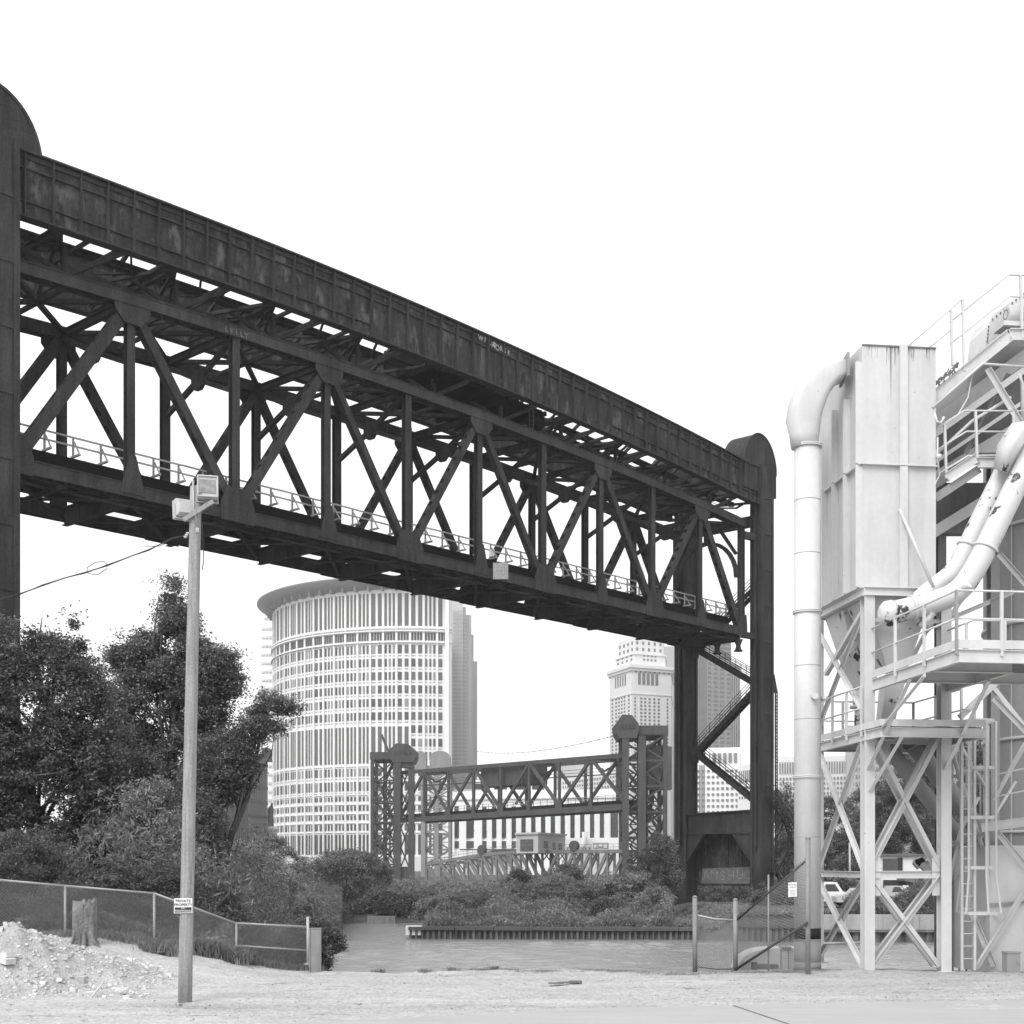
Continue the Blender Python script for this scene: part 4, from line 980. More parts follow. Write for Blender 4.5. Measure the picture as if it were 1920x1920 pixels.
# more members around the silo
sf = empty('silo_stair_frame', Q(1800, 1400, 1.2), 'thin white stair frame with slanting rails between the second leg and the silo', 'stair')
for pts, r in (([Q(1790, 1650, 1), Q(1905, 1465, 1)], .03), ([Q(1780, 1660, .8), Q(1800, 1560, .8), Q(1835, 1495, .8)], .04), ([Q(1776, 1380, .8), Q(1862, 1655, .8)], .05), ([Q(1790, 1380, 1.4), Q(1850, 1480, 1.4)], .04), ([Q(1856, 1455, .3), Q(1925, 1440, .3)], .02), ([Q(1860, 1495, .3), Q(1925, 1482, .3)], .02)):
    q = MB(); q.tube(pts, r, 6); q.build('member', W, sf)
q = MB(); q.ibeam(Q(1840, 1552, .2), Q(1930, 1540, .2), .1, .2, .014); q.build('platform_beam', W, sf)
q = MB(); q.beam(Q(1765, 1590, .9), Q(1850, 1560, .9), .5, .06); q.build('landing', M['grey'], sf)
for k in range(5):
    px = 1786+k*13; q = MB(); q.beam(Q(px, 1822, 2.2), Q(px, 1400+k*8, 2.2), .035, .035, CB); q.build('member', M['grey'], sf)
for a, c2 in ((Q(1872, 1565, .2), Q(1922, 1625, .2)), (Q(1863, 1500, .1), Q(1922, 1395, .1)), (Q(1862, 1310, .1), Q(1925, 1375, .1)), (Q(1872, 1040, 1), Q(1925, 1100, 1)), (Q(1770, 1165, 2.5), Q(1900, 1110, 2.5)), (Q(1705, 1245, 2.5), Q(1760, 1140, 2.5)), (Q(1770, 1170, 2.5), Q(1830, 1090, 2.5))):
    q = MB(); angle(q, a, c2, .1); q.build('brace', W, sf)
# ================================================================ FOREGROUND OBJECTS
def zg(x, y): return float(terrain(np.array([x]), np.array([y]))[0])
# ---- utility pole with floodlights
YP0 = EYE*F/260
pbot, ptop = P(346.5, 1880, YP0), P(367.5, 913, YP0)
pl_ = empty('light_pole', (pbot.x, pbot.y, 0), 'leaning weathered wooden pole carrying two floodlights in the gravel lot', 'pole')
q = MB(); n = 14; q.tube([pbot.lerp(ptop, k/n)-(Vector((0, 0, .25)) if k == 0 else Vector((0, 0, 0))) for k in range(n+1)], [.116-.022*k/n for k in range(n+1)], 28); q.build('shaft', M['pole'], pl_)
def flood(cx, cy, w, h, dpt, yaw, pitch, name='floodlight'):
    c = P(cx, cy, YP0); Rm = Matrix.Rotation(yaw, 3, 'Z') @ Matrix.Rotation(pitch, 3, 'X')
    ax, ay, az = Rm @ Vector((1, 0, 0)), Rm @ Vector((0, 1, 0)), Rm @ Vector((0, 0, 1))
    q = MB(); prof = [(-.5, -.5), (.5, -.5), (.5, .5), (-.5, .5)]
    def ring(f, y): return [c+ax*(x*w*f)+az*(z*h*f)+ay*y for x, z in prof]
    q.loft([ring(1, -dpt*.5), ring(1, dpt*.1), ring(.72, dpt*.5)], True, False); b = q.build(name, M['galv2'], pl_)
    q = MB(); q.obox(c-ay*(dpt*.5+.006), ax*w*.8, ay*.01, az*h*.66+az*0); q.build('lens', M['lens'], b)
    q = MB(); 
    for sx, sz, lx, lz in ((0, .5, 1.04, .05), (0, -.5, 1.04, .05), (.5, 0, .05, 1), (-.5, 0, .05, 1)): q.obox(c-ay*(dpt*.5+.012)+ax*(w*sx)+az*(h*sz), ax*max(lx*w, .02), ay*.03, az*max(lz*h, .02))
    q.build('bezel', M['galv2'], b)
    q = MB(); 
    for s in (-1, 1): q.obox(c+ax*(s*(w/2+.01))-az*h*.2, ax*.012, ay*.05, az*h*.8)
    q.obox(c-az*(h*.62), ax*(w+.04), ay*.05, az*.012); q.build('bracket', M['galv'], b)
    return b, c, ax, ay, az
M['galv2'] = mat('weathered_lamp_housing', .46, .6, var=.1, scale=4)
M['lens'] = mat('dirty_lamp_glass', .22, .25, var=.4, scale=9, spec=.6)
b, c, ax, ay, az = flood(389, 919, .32, .36, .26, R(14), R(-12))
q = MB(); q.tube([c+az*.18+ax*.05, c+az*.24+ax*.05], .05, 12); q.tube([c+az*.24+ax*.05, c+az*.26+ax*.05], .035, 12); q.build('photocell', M['galv2'], b)
text_obj('number_plate', '40', .075, M['ink'], c-ax*.13-az*.155-ay*.15, ax, az, b, .002)
flood(343, 953, .25, .30, .24, R(-150), R(6))
q = MB(); q.beam(P(344, 975, YP0-.12), P(400, 940, YP0-.12), .05, .07); q.build('cross_arm', M['pole'], pl_)
q = MB(); q.tube([P(362, 900, YP0-.11), P(363, 955, YP0-.11), P(371, 985, YP0-.1)], .016, 6); q.build('mounting_strap', M['galv'], pl_)
q = MB(); q.tube([P(390, 945, YP0-.1), P(399, 955, YP0-.12), P(396, 963, YP0-.12), P(380, 962, YP0-.12)], .008, 5)
q.tube([P(379, 980, YP0-.06), P(381, 1020, YP0-.06), P(382, 1050, YP0-.06), P(379, 1068, YP0-.06)], .008, 5); q.build('lamp_cable', M['ink'], pl_)
q = MB(); p = P(370, 994, YP0-.1); q.obox(p, (.05, 0, 0), (0, .02, 0), (0, 0, .07)); q.obox(p-Vector((0, .015, 0)), (.02, 0, 0), (0, .02, 0), (0, 0, .02)); q.build('pole_plate', M['galv'], pl_)
q = MB(); p = P(355, 1000, YP0-.05)
for k in range(3): q.tube([p+Vector((-.02*k, 0, -.03*k)), p+Vector((-.05-.02*k, 0, -.03*k))], .02, 8)
q.build('insulator', M['galv2'], pl_)
# notice on the pole
sg = empty('trespass_sign', P(343.5, 1712, YP0-.13), 'small white PRIVATE PROPERTY NO TRESPASSING sign nailed to the wooden pole', 'sign')
def sp(px, py, dy=0): return P(px, py, YP0-.125-dy)
q = MB(); q.prism([sp(326, 1712.5), sp(360.5, 1711.5), sp(360.5, 1684), sp(326.5, 1684.5)], (0, .006, 0)); q.build('board', M['paint'], sg)
q = MB(); q.prism([sp(327.5, 1711.2, .002), sp(359.2, 1710.4, .002), sp(359.2, 1701, .002), sp(327.5, 1701.5, .002)], (0, .001, 0)); q.build('dark_band', M['ink'], sg)
for txt, px, py, s, m_ in (('PRIVATE', 343.4, 1689.5, .067, 'ink'), ('PROPERTY', 343.4, 1696.6, .063, 'ink'), ('NO', 343.4, 1703.3, .04, 'paint'), ('TRESPASSING', 343.4, 1708, .046, 'paint')):
    text_obj('lettering', txt, s, M[m_], sp(px, py, .004), (1, 0, 0), (0, 0, 1), sg, .002)
# service cable
q = MB(); pts = [(352, 1003), (322, 1010), (280, 1030), (240, 1045), (200, 1061), (160, 1073), (120, 1084), (80, 1098), (35, 1114), (0, 1124), (-60, 1140), (-200, 1170)]
pw = [P(px, py, YP0-.02*i) for i, (px, py) in enumerate(pts)]
q.tube(pw, .011, 5); tw = [p+Vector((0, 0, .018*math.sin(i*2.1))) for i, p in enumerate(pw)]; q.tube(tw, .007, 4)
q.tube([P(355, 1012, YP0), P(330, 1008, YP0), P(300, 1024, YP0), P(274, 1024, YP0-.02)], .006, 4)
lp_ = [P(x, y, YP0-.1) for x, y in ((163, 1072), (164, 1064), (178, 1055), (194, 1052), (200, 1058), (201, 1066), (184, 1077), (167, 1076), (163, 1072))]; q.tube(lp_, .007, 5)
tag(q.build('service_cable', M['ink']), 'thin twisted overhead cable with a loop, sagging from the wooden pole to the left', 'cable')
q = None
# ---- chain link fences
def chainlink(bl, br, tl, tr, pitch=.062, r=.0032):
    q = MB(); bl, br, tl, tr = map(Vector, (bl, br, tl, tr)); L = (br-bl).length; H = max((tl-bl).length, (tr-br).length); nu = int(L/pitch); k = H/L
    def pt(u, v): return bl.lerp(br, u).lerp(tl.lerp(tr, u), v)
    for sgn in (1, -1):
        i = -int(H/pitch)-1
        while i < nu+int(H/pitch)+1:
            u0 = i*pitch/L; u1 = u0+sgn*k; v0, v1 = 0., 1.
            a, c2 = u0, u1; lo, hi = 0., 1.
            if sgn == 1: lo = max(lo, -u0/k); hi = min(hi, (1-u0)/k)
            else: lo = max(lo, (u0-1)/k); hi = min(hi, u0/k)
            if hi-lo > .02: q.tube([pt(u0+sgn*k*lo, lo), pt(u0+sgn*k*hi, hi)], r, 3, False)
            i += 1
    return q
lf_ = empty('left_fence', P(350, 1790, 28), 'low chain link fence with thin galvanized posts along the trees on the left', 'fence')
fpts = [(-60, 1645, 1757, 27.2), (0, 1650, 1760, 27.3), (122, 1661, 1764, 27.7), (289, 1675, 1779, 28.2), (443, 1731, 1805, 28.9), (577, 1738, 1816, 29.2)]
tops = [P(px, t, Y) for px, t, b, Y in fpts]; bots = [P(px, b, Y) for px, t, b, Y in fpts]
for i, (px, t, b, Y) in enumerate(fpts):
    if px in (0,): continue
    q = MB(); r_ = .026 if px < 577 else .032; zt_ = tops[i].z+(.0 if px < 577 else .22); q.tube([bots[i]-Vector((0, 0, .3)), Vector((tops[i].x, tops[i].y, zt_))], r_, 10); q.build('post', M['galv'], lf_)
for i in range(len(fpts)-1):
    if fpts[i][0] == 0 or fpts[i][0] == -60:
        pass
    q = MB(); q.tube([tops[i], tops[i+1]], .021, 8); q.build('top_rail', M['galv'], lf_)
    chainlink(bots[i]+Vector((0, -.03, .02)), bots[i+1]+Vector((0, -.03, .02)), tops[i]+Vector((0, -.03, .03)), tops[i+1]+Vector((0, -.03, .03))).build('wire_mesh', M['wire'], lf_)
q = MB(); q.tube([P(446, 1773, 28.9), P(576, 1782, 29.2)], .02, 8); q.build('mid_rail', M['galv'], lf_)
q = MB(); p = P(577, 1808, 29.15); q.obox(p, (.14, 0, 0), (0, .06, 0), (0, 0, .05)); q.obox(p+Vector((.04, 0, -.07)), (.03, 0, 0), (0, .03, 0), (0, 0, .16)); q.build('latch', M['galv'], lf_)
# steel box post
p = P(592, 1817, 28.7); q = MB(); q.obox((p.x, p.y, .42), (.22, 0, 0), (0, .2, 0), (0, 0, .96)); q.obox((p.x, p.y, .915), (.235, 0, 0), (0, .215, 0), (0, 0, .015)); q.beam((p.x-.115, p.y-.09, -.05), (p.x-.115, p.y-.09, .92), .02, .06); q.beam((p.x+.115, p.y-.09, -.05), (p.x+.115, p.y-.09, .92), .02, .06)
tag(q.build('steel_bollard', mat('rusty_grey_bollard', .20, .7, var=.25, scale=3, streak=.3)), 'square grey steel bollard at the right end of the low fence', 'bollard')
# right fence
rf = empty('right_fence', P(1400, 1817, 29.2), 'tall chain link barrier with rusty top wires between the water and the white pipe', 'fence')
YF = 29.2
for px, t, b, r_, Y in ((1303, 1683, 1820, .052, YF), (1379, 1688, 1820, .052, YF), (1515, 1573, 1818, .055, 27.9), (1441, 1640, 1820, .03, 28.6)):
    q = MB(); a = P(px, b, Y); a.z = -.2; q.tube([a, P(px, t, Y)], r_ if px != 1441 else .02, 14); q.tube([P(px, t, Y), P(px, t-2, Y), P(px, t-4, Y)], [r_*1.12, r_*1.05, r_*.4], 14) if px != 1441 else None
    q.build('post', M['post'], rf)
q = MB(); q.tube([P(1303, 1715, YF), P(1340, 1723, YF), P(1379, 1725, YF)], .018, 8); q.build('top_rail', M['galv'], rf)
q = MB(); q.tube([P(1303, 1812, YF), P(1340, 1817, YF), P(1379, 1817, YF)], .012, 6); q.build('bottom_wire', M['darkwire'], rf)
chainlink(P(1305, 1819, YF), P(1378, 1819, YF), P(1305, 1717, YF), P(1378, 1726, YF), .055, .0045).build('wire_mesh', M['wire'], rf)
chainlink(P(1381, 1820, YF), P(1512, 1818, 27.9), P(1381, 1722, YF), P(1512, 1610, 27.9), .06, .0045).build('wire_mesh', M['wire'], rf)
q = MB(); a, c2 = P(1379, 1727, YF), P(1514, 1612, 27.9); q.tube([a, c2], .022, 6)
for k in range(60):
    f = k/59; p = a.lerp(c2, f)+Vector((0, -.02, .02)); q.tube([p, p+Vector((rnd.uniform(-.03, .03), 0, rnd.uniform(.03, .09)))], .004, 3, False)
q.build('barbed_top_wire', M['darkwire'], rf)
q = MB(); q.tube([P(1379, 1818, YF-.1), P(1514, 1730, 27.8)], .03, 8); q.build('diagonal_brace', M['darkwire'], rf)
ns = empty('warning_notice', P(1486, 1681, 28.0), 'small white rectangular notice wired to the tall chain link barrier by the pipe', 'sign')
q = MB(); q.prism([P(1478, 1682, 28.0), P(1494, 1681, 28.0), P(1494, 1654, 28.0), P(1478, 1655, 28.0)], (0, .006, 0)); q.build('board', M['paint'], ns)
text_obj('lettering', 'WARNING', .034, M['ink'], P(1486, 1659, 27.99), (1, 0, 0), (0, 0, 1), ns, .001); text_obj('lettering', 'NOTICE', .034, M['ink'], P(1486, 1664, 27.99), (1, 0, 0), (0, 0, 1), ns, .001)
q = MB()
for k in range(4): q.obox(P(1486, 1669+k*3, 27.99), (.13-.02*(k % 2), 0, 0), (0, .002, 0), (0, 0, .006))
q.build('small_print', M['grey'], ns)
# pale upturned tank and boxes behind it
tk = empty('fuel_tank', P(1450, 1818, 29.8), 'pale metal tank with a rounded left end behind the chain link barrier', 'tank')
q = MB(); q.prism([P(px, py, 29.7) for px, py in ((1383, 1818), (1386, 1806), (1395, 1795), (1410, 1786), (1430, 1780), (1462, 1778), (1502, 1778), (1502, 1818))], (0, .9, 0)); q.build('tank_body', M['white'], tk)
q = MB()
for px in (1464, 1478, 1490): q.beam(P(px, 1818, 29.68), P(px, 1779, 29.68), .02, .02, CB)
q.obox(P(1472, 1776, 29.8), (.22, 0, 0), (0, .3, 0), (0, 0, .04)); q.build('seam', M['grey'], tk)
q = MB(); q.obox(P(1434, 1812, 29.4), (.55, 0, 0), (0, .3, 0), (0, 0, .09)); q.obox(P(1414, 1811, 29.4), (.1, 0, 0), (0, .2, 0), (0, 0, .16)); tag(q.build('dark_timber_block', M['wood_dark']), 'dark timber baulk lying on the ground behind the chain link barrier', 'timber')
# ---- stumps
def stump(px, pyb, Y, r, h, label, seed, hollow=True):
    rr = random.Random(seed); c = P(px, pyb, Y); c.z = zg(c.x, c.y)-.1; n = 40; q = MB(); secs = []
    lob = [rr.uniform(-.34, .24) for _ in range(n)]; lob = [(lob[i]+lob[i-1]+lob[(i+1) % n])/1.6 for i in range(n)]; toph = [rr.uniform(-.14, .10)*h for _ in range(n)]; toph = [(toph[i]+toph[i-1])/2 for i in range(n)]
    for j, f in enumerate((0, .08, .2, .4, .6, .8, 1.0)):
        fl = 1+.55*max(0, 1-f*4.5)**2; ring = []
        for k in range(n):
            a = 2*math.pi*k/n; rad = r*fl*(1+lob[k]*(.8+.5*(1-f))+.05*math.sin(7*a+f*3)); ring.append(c+Vector((rad*math.cos(a)+.1*r*f, rad*math.sin(a), f*(h+.1)+(toph[k] if f > .9 else 0))))
        secs.append(ring)
    secs.append([v.lerp(c+Vector((.1*r, 0, h*.9)), .25)+Vector((0, 0, .02)) for v in secs[-1]]); secs.append([v.lerp(c+Vector((.1*r, 0, h*.7)), .7)-Vector((0, 0, .12)) for v in secs[-1]])
    q.loft(secs, True, True); root = q.build('tree_stump', M['stump'], None); tag(root, label, 'stump', 'old stumps along the fence')
    q = MB()
    for k in range(3):
        a = (-2.7, -1.3, -.4)[k]; p = c+Vector((r*1.0*math.cos(a), r*1.0*math.sin(a), h*.25)); q.tube([p*1+Vector((-.2*r*math.cos(a), -.2*r*math.sin(a), h*.15)), p-Vector((0, 0, h*.08)), p+Vector((.9*r*math.cos(a), .9*r*math.sin(a), -h*.27))], [r*.12, r*.2, r*.1], 7)
    q.build('root', M['stump'], root); return root
stump(158, 1783, 26.9, .23, .86, 'tall hollow grey tree stump in front of the fence behind the gravel heap', 1)
stump(395, 1793, 29.6, .12, .34, 'short stump behind the fence in the tall grass, left of the other low one', 2); stump(413, 1793, 29.9, .09, .32, 'thin short stump directly beside another low one behind the fence', 5)
stump(478, 1803, 30.0, .10, .34, 'small pale stump behind the right end of the low fence', 3)
# ---- gravel heap
hp = empty('gravel_heap', P(60, 1840, 24), 'pale heap of gravel and broken concrete at the left edge of the lot', 'heap')
def heap_h(x, y):
    cx1, cy1 = xof(30, 24.6), 24.6; cx2, cy2 = xof(190, 25.2), 25.2
    n = .05*math.sin(x*5.1)+.05*math.sin(y*6.3+x*3)+.03*math.sin(x*13+y*9)
    a = 1.02*math.exp(-(((x-cx1)/1.05)**2+((y-cy1)/1.1)**2)**1.0); b = .52*math.exp(-(((x-cx2)/1.0)**2+((y-cy2)/.8)**2)); c = .85*math.exp(-(((x-cx1+1.9)/1.2)**2+((y-cy1+.4)/1.4)**2)); d = .16*math.exp(-(((x-xof(215, 23.4))/.5)**2+((y-23.4)/.35)**2))
    return a*(1+n)+b*(1+n)+c*(1+n)+d-.06
hx = np.arange(-13, -5.6, .045); hy = np.arange(22.0, 28, .045); rs2 = np.random.RandomState(4); VV = []; nh, mh = len(hx), len(hy)
sm1 = rs2.normal(0, 1, (mh, nh)); sm2 = (sm1+np.roll(sm1, 1, 0)+np.roll(sm1, 1, 1)+np.roll(sm1, -1, 0)+np.roll(sm1, -1, 1))/2.2
gx_, gy_ = np.meshgrid(hx, hy); cx1, cy1 = xof(30, 24.6), 24.6; cx2, cy2 = xof(190, 25.2), 25.2
nn_ = .05*np.sin(gx_*5.1)+.05*np.sin(gy_*6.3+gx_*3)+.04*np.sin(gx_*13+gy_*9)
HH = (.92*np.exp(-(((gx_-cx1)/.85)**2+((gy_-cy1)/1.1)**2))+.32*np.exp(-(((gx_-cx2)/.95)**2+((gy_-cy2)/.8)**2))+.80*np.exp(-(((gx_-cx1+1.9)/1.2)**2+((gy_-cy1+.4)/1.4)**2)))*(1+nn_)+.16*np.exp(-(((gx_-xof(215, 23.4))/.5)**2+((gy_-23.4)/.35)**2))
HZ = terrain(gx_, gy_)+HH-.05+sm2*.014*np.clip(HH*4, 0, 1)
ii, jj = np.meshgrid(np.arange(nh-1), np.arange(mh-1)); a = (jj*nh+ii).ravel()
mesh_object('mound', np.stack([gx_, gy_, HZ], -1).reshape(-1, 3), np.stack([a, a+1, a+1+nh, a+nh], 1), M['heap'] if 'heap' in M else mat('crushed_rubble', .42, .95, var=.3, scale=1.4, fine=.45, fscale=22, bump=.9, bscale=30), hp, smooth=True)
def zheap(x, y):
    i = int((x-hx[0])/.045); j = int((y-hy[0])/.045)
    return float(HZ[j, i]) if 0 <= i < nh and 0 <= j < mh else zg(x, y)
def rock(q, c, r, rr):
    pts = []; n = 6
    b = len(q.v); axs = [Vector((rr.gauss(0, 1), rr.gauss(0, 1), rr.gauss(0, 1))).normalized() for _ in range(3)]
    for s in ((-1, -1, -1), (1, -1, -1), (1, 1, -1), (-1, 1, -1), (-1, -1, 1), (1, -1, 1), (1, 1, 1), (-1, 1, 1)):
        v = Vector(c)+Vector((s[0]*r*rr.uniform(.5, 1.1), s[1]*r*rr.uniform(.5, 1.1), s[2]*r*rr.uniform(.3, .8))); q.v.append(tuple(v))
    for f in ((0, 3, 2, 1), (4, 5, 6, 7), (0, 1, 5, 4), (1, 2, 6, 5), (2, 3, 7, 6), (3, 0, 4, 7)): q.face([b+k for k in f])
q = MB(); rr = random.Random(11)
for k in range(5200):
    x = rr.uniform(-12.5, -5.8); y = rr.uniform(22.3, 26.3); h = zheap(x, y)-zg(x, y)
    if h < -.02 and rr.random() < .75: continue
    r = rr.choice([.006, .008, .012, .02, .03])*rr.uniform(.7, 1.4)*(2.4 if rr.random() < .03 else 1); rock(q, (x, y, zheap(x, y)+r*.2), r, rr)
q.build('loose_stones', M['chunk'], hp)['kind'] = 'stuff'
for k, (px, py, Y, sx, sy2, sz, lab) in enumerate(((10, 1735, 24.5, .06, .06, .18, 'small upright pale stone on the crest of the gravel heap'), (8, 1795, 23.9, .35, .2, .09, 'long pale concrete slab sticking out of the left side of the heap'), (10, 1812, 23.8, .3, .22, .1, 'broad pale concrete block below the slab on the left of the heap'), (150, 1824, 23.2, .07, .05, .14, 'small upright pale brick at the foot of the heap'), (235, 1823, 23.1, .16, .12, .05, 'flat broken slab among the debris right of the heap'), (240, 1836, 22.8, .15, .1, .03, 'thin flat pale slab lying nearest the pole'), (225, 1812, 23.3, .14, .1, .05, 'tilted broken slab at the top of the debris'), (165, 1815, 23.5, .28, .14, .05, 'curved pale slab edge half buried in the heap'))):
    q = MB(); c = P(px, py, Y); c.z = max(zheap(c.x, c.y), zg(c.x, c.y))+sz*.3; rot = Matrix.Rotation(rr.uniform(-.6, .6), 3, 'Z') @ Matrix.Rotation(rr.uniform(-.3, .3), 3, 'Y'); q.obox(c, rot @ Vector((sx, 0, 0)), rot @ Vector((0, sy2, 0)), rot @ Vector((0, 0, sz)))
    o = q.build('concrete_chunk', M['chunk']); tag(o, lab, 'rubble', 'broken concrete pieces around the heap')
q = MB(); p = P(170, 1832, 22.9); r_ = P(190, 1817, 23.2); p.z = zheap(p.x, p.y)+.03; r_.z = max(zheap(r_.x, r_.y), zg(r_.x, r_.y))+.16; q.beam(p, r_, .03, .02); tag(q.build('wooden_stick', M['plank']), 'thin pale broken stick leaning on the debris at the heap foot', 'stick')
for k, (px, py, r_, lab) in enumerate(((339, 1886, .035, 'dark stone just left below the pole foot'), (386, 1891, .018, 'tiny dark stone right of the pole foot, lower one'), (393, 1886, .02, 'tiny dark stone right of the pole foot, upper one'))):
    Y = EYE*F/(py-HY); q = MB(); c = P(px, py, Y); c.z = r_*.4; rock(q, c, r_, rr); tag(q.build('dark_stone', M['stone_dark']), lab, 'stone')
# scrap strip lying on the gravel
q = MB(); 
for k in range(26): px = 1030+k*2.3; Y = EYE*F/(1846-k*.12-HY); c = P(px, 1846-k*.12, Y); c.z = .02+.008*rr.random(); q.obox(c, (rr.uniform(.02, .05)*(1+.8*(k > 14)), 0, 0), (0, rr.uniform(.05, .2), 0), (0, 0, rr.uniform(.01, .05)))
tag(q.build('debris_strip', M['dgrey']), 'thin dark strip of debris lying on the gravel near the quay edge', 'debris')
# loose stones over the lot
V_ = []; q = MB()
for k in range(5000):
    y = rr.uniform(19.5, 28.6); x = rr.uniform(-.40, .40)*y*1.0
    if y < 21+.14*x and x > -3: continue
    r = rr.choice([.004, .005, .006, .007, .012])*rr.uniform(.7, 1.3); rock(q, (x, y, zg(x, y)+r*.2 if k % 1 == 0 else 0), r, rr)
tag(q.build('gravel_stones', mat('loose_gravel_stone', .32, .95, var=.3, scale=3, alpha_rand=.4, fine=.2)), 'loose pale gravel stones scattered over the lot', 'gravel', kind='stuff')
# grass tufts
def blades(name, spots, n, h, label, m, spread=.25, wdt=.006):
    rs = np.random.RandomState(5); N = len(spots)*n; S = np.repeat(np.array(spots, dtype=float), n, 0); hh = S[:, 3]*rs.uniform(.5, 1.1, N)
    base = S[:, :3]+np.stack([rs.normal(0, 1, N)*S[:, 4], rs.normal(0, 1, N)*S[:, 4]*.6, np.zeros(N)], 1); ang = rs.uniform(0, 6.28, N); ln = rs.uniform(.05, .45, N)
    d = np.stack([np.cos(ang)*ln, np.sin(ang)*ln, np.ones(N)], 1)*hh[:, None]; sd = np.stack([-np.sin(ang), np.cos(ang), np.zeros(N)], 1)*(wdt*hh/.3+.002)[:, None]
    mid = base+d*.55; tip = base+d+np.stack([np.cos(ang), np.sin(ang), -np.ones(N)*.3], 1)*hh[:, None]*.18
    V = np.stack([base-sd, base+sd, mid+sd*.7, tip, mid-sd*.7], 1).reshape(-1, 3); Fc = np.arange(N*5).reshape(N, 5)
    o = mesh_object(name, V, Fc, m, None); tag(o, label, 'grass', kind='stuff'); return o
sp_ = []
rr = random.Random(8)
for k in range(26): px = rr.uniform(290, 322); c = P(px, 1790, 27.6); sp_.append((c.x, c.y+rr.uniform(-.5, .4), zg(c.x, c.y), .24, .10))
for k in range(60): px = rr.uniform(358, 450); c = P(px, 1805, 28.6); sp_.append((c.x, c.y+rr.uniform(-.3, .6), zg(c.x, c.y), .34, .12))
for k in range(30): px = rr.uniform(450, 590); c = P(px, 1812, 29); sp_.append((c.x, c.y+rr.uniform(-.1, .3), zg(c.x, c.y), .14, .12))
for k in range(40): px = rr.uniform(40, 300); c = P(px, 1772, 27.9); sp_.append((c.x, c.y+rr.uniform(-.2, .8), zg(c.x, c.y), .16, .15))
for k in range(14): px = rr.uniform(700, 960); c = P(px, 1824, 28.6); sp_.append((c.x, c.y, zg(c.x, c.y)-.02, rr.choice([.04, .06, .12]), .08))
for k in range(40): px = rr.uniform(960, 1480); c = P(px, 1824, 28.4); sp_.append((c.x, c.y+rr.uniform(-.4, .2), zg(c.x, c.y)-.01, .05, .14))
blades('fence_grass', sp_, 90, .3, 'tall dry grass and weeds along the fences and the quay edge', M['grass'])
# ---- summer haze over the river and the city
hm = bpy.data.materials.new('summer_haze'); hm.use_nodes = True; hn = hm.node_tree.nodes; hn.clear()
ho_ = hn.new('ShaderNodeOutputMaterial'); hv = hn.new('ShaderNodeVolumePrincipled'); hv.inputs['Density'].default_value = .00026; hv.inputs['Color'].default_value = (.95, .95, .95, 1); hv.inputs['Anisotropy'].default_value = .2
hm.node_tree.links.new(hv.outputs[0], ho_.inputs['Volume'])
hb_ = MB(); hb_.box(-700, 700, -70, 900, -8, 230); tag(hb_.build('haze', hm), 'thin pale summer haze over the river and city', 'haze', kind='stuff')
# ================================================================ DISTANT CITY
def xy(px, Y): return Vector((xof(px, Y), Y, 0))
class Bld:
    def __init__(s, name, label, cat, loc, group=None): s.root = empty(name, loc, label, cat, group); s.win = []
    def wall(s, foot, z0, z1, m, name='wall'):
        mb = MB(); mb.prism([(p[0], p[1], z0) for p in foot], (0, 0, z1-z0)); return mb.build(name, m, s.root)
    def window(s, mb, size): s.win.append((size, mb))
    def grid(s, A, C, z0, z1, nc, nr, wf=.5, hf=.6, m=None, cols=None, proud=.12, rowh=None, arch=False):
        A = Vector(A); C = Vector(C); d = C-A; L = d.length; d = d/L; n = Vector((d.y, -d.x, 0))
        if n.dot(-A) < 0: n = -n
        spans = cols if cols else [((k+.5-wf/2)/nc, (k+.5+wf/2)/nc) for k in range(nc)]
        for r in range(nr):
            h = (z1-z0)/nr; zc = z0+h*(r+.5); hh = h*hf
            for a, c in spans:
                p = A+d*(L*a)+n*(proud*.0); q = A+d*(L*c)
                if (q-p).length < .05: continue
                mb = MB(); mid = (p+q)/2
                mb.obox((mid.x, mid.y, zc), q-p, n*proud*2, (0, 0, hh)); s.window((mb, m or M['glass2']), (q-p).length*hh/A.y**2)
    def window(s, t, size): s.win.append((size, t))
    def done(s):
        s.win.sort(key=lambda q: -q[0]); rest = {}
        for i, (sz, (mb, m)) in enumerate(s.win):
            if i < 100: mb.build('window', m, s.root)
            else:
                r = rest.setdefault(m.name, (MB(), m))[0]; b = len(r.v); r.v += mb.v
                for f in mb.f: r.face([b+k for k in f])
        for r, m in rest.values():
            o = r.build('windows', m, s.root)
            if o: o['kind'] = 'stuff'
        s.win = []
M['glassA'] = mat('courthouse_glass', .10, .4, var=.1, scale=.1, spec=.4); M['glassC'] = mat('courthouse_blinds', .26, .5, var=.1, scale=.1); M['glassB'] = mat('courthouse_glass_dark', .055, .4, var=.1, scale=.1, spec=.4)
# ---- round-fronted courthouse
CX, CY, CR = xof(760, 600), 672.0, 72.0
cb = Bld('curved_courthouse', 'tall white round-fronted tower with a grey overhanging roof visor and rows of dark windows', 'building', (CX, CY, -2))
def cz(py): return zof(py, 600)
a_left, a_right = math.radians(-205), math.radians(-73)       # angle range of the front (camera is towards -90)
def ca(k): return a_right-(k)*(a_right-a_left)
def arc_wall(r, z0, z1, a0, a1, n, th=2):
    pts = [(CX+r*math.cos(a0+(a1-a0)*k/n), CY+r*math.sin(a0+(a1-a0)*k/n), z0) for k in range(n+1)]
    return pts
mb = MB(); pts = arc_wall(CR-.8, -2, 0, a_left, a_right, 64); pts = [(xof(841, 740), 740, -2)]+pts[::-1]+[(CX-50, 740, -2)]
mb.prism(pts, (0, 0, cz(1104)+2)); mb.build('wall', M['stone'], cb.root)
BAY = 6.15/CR
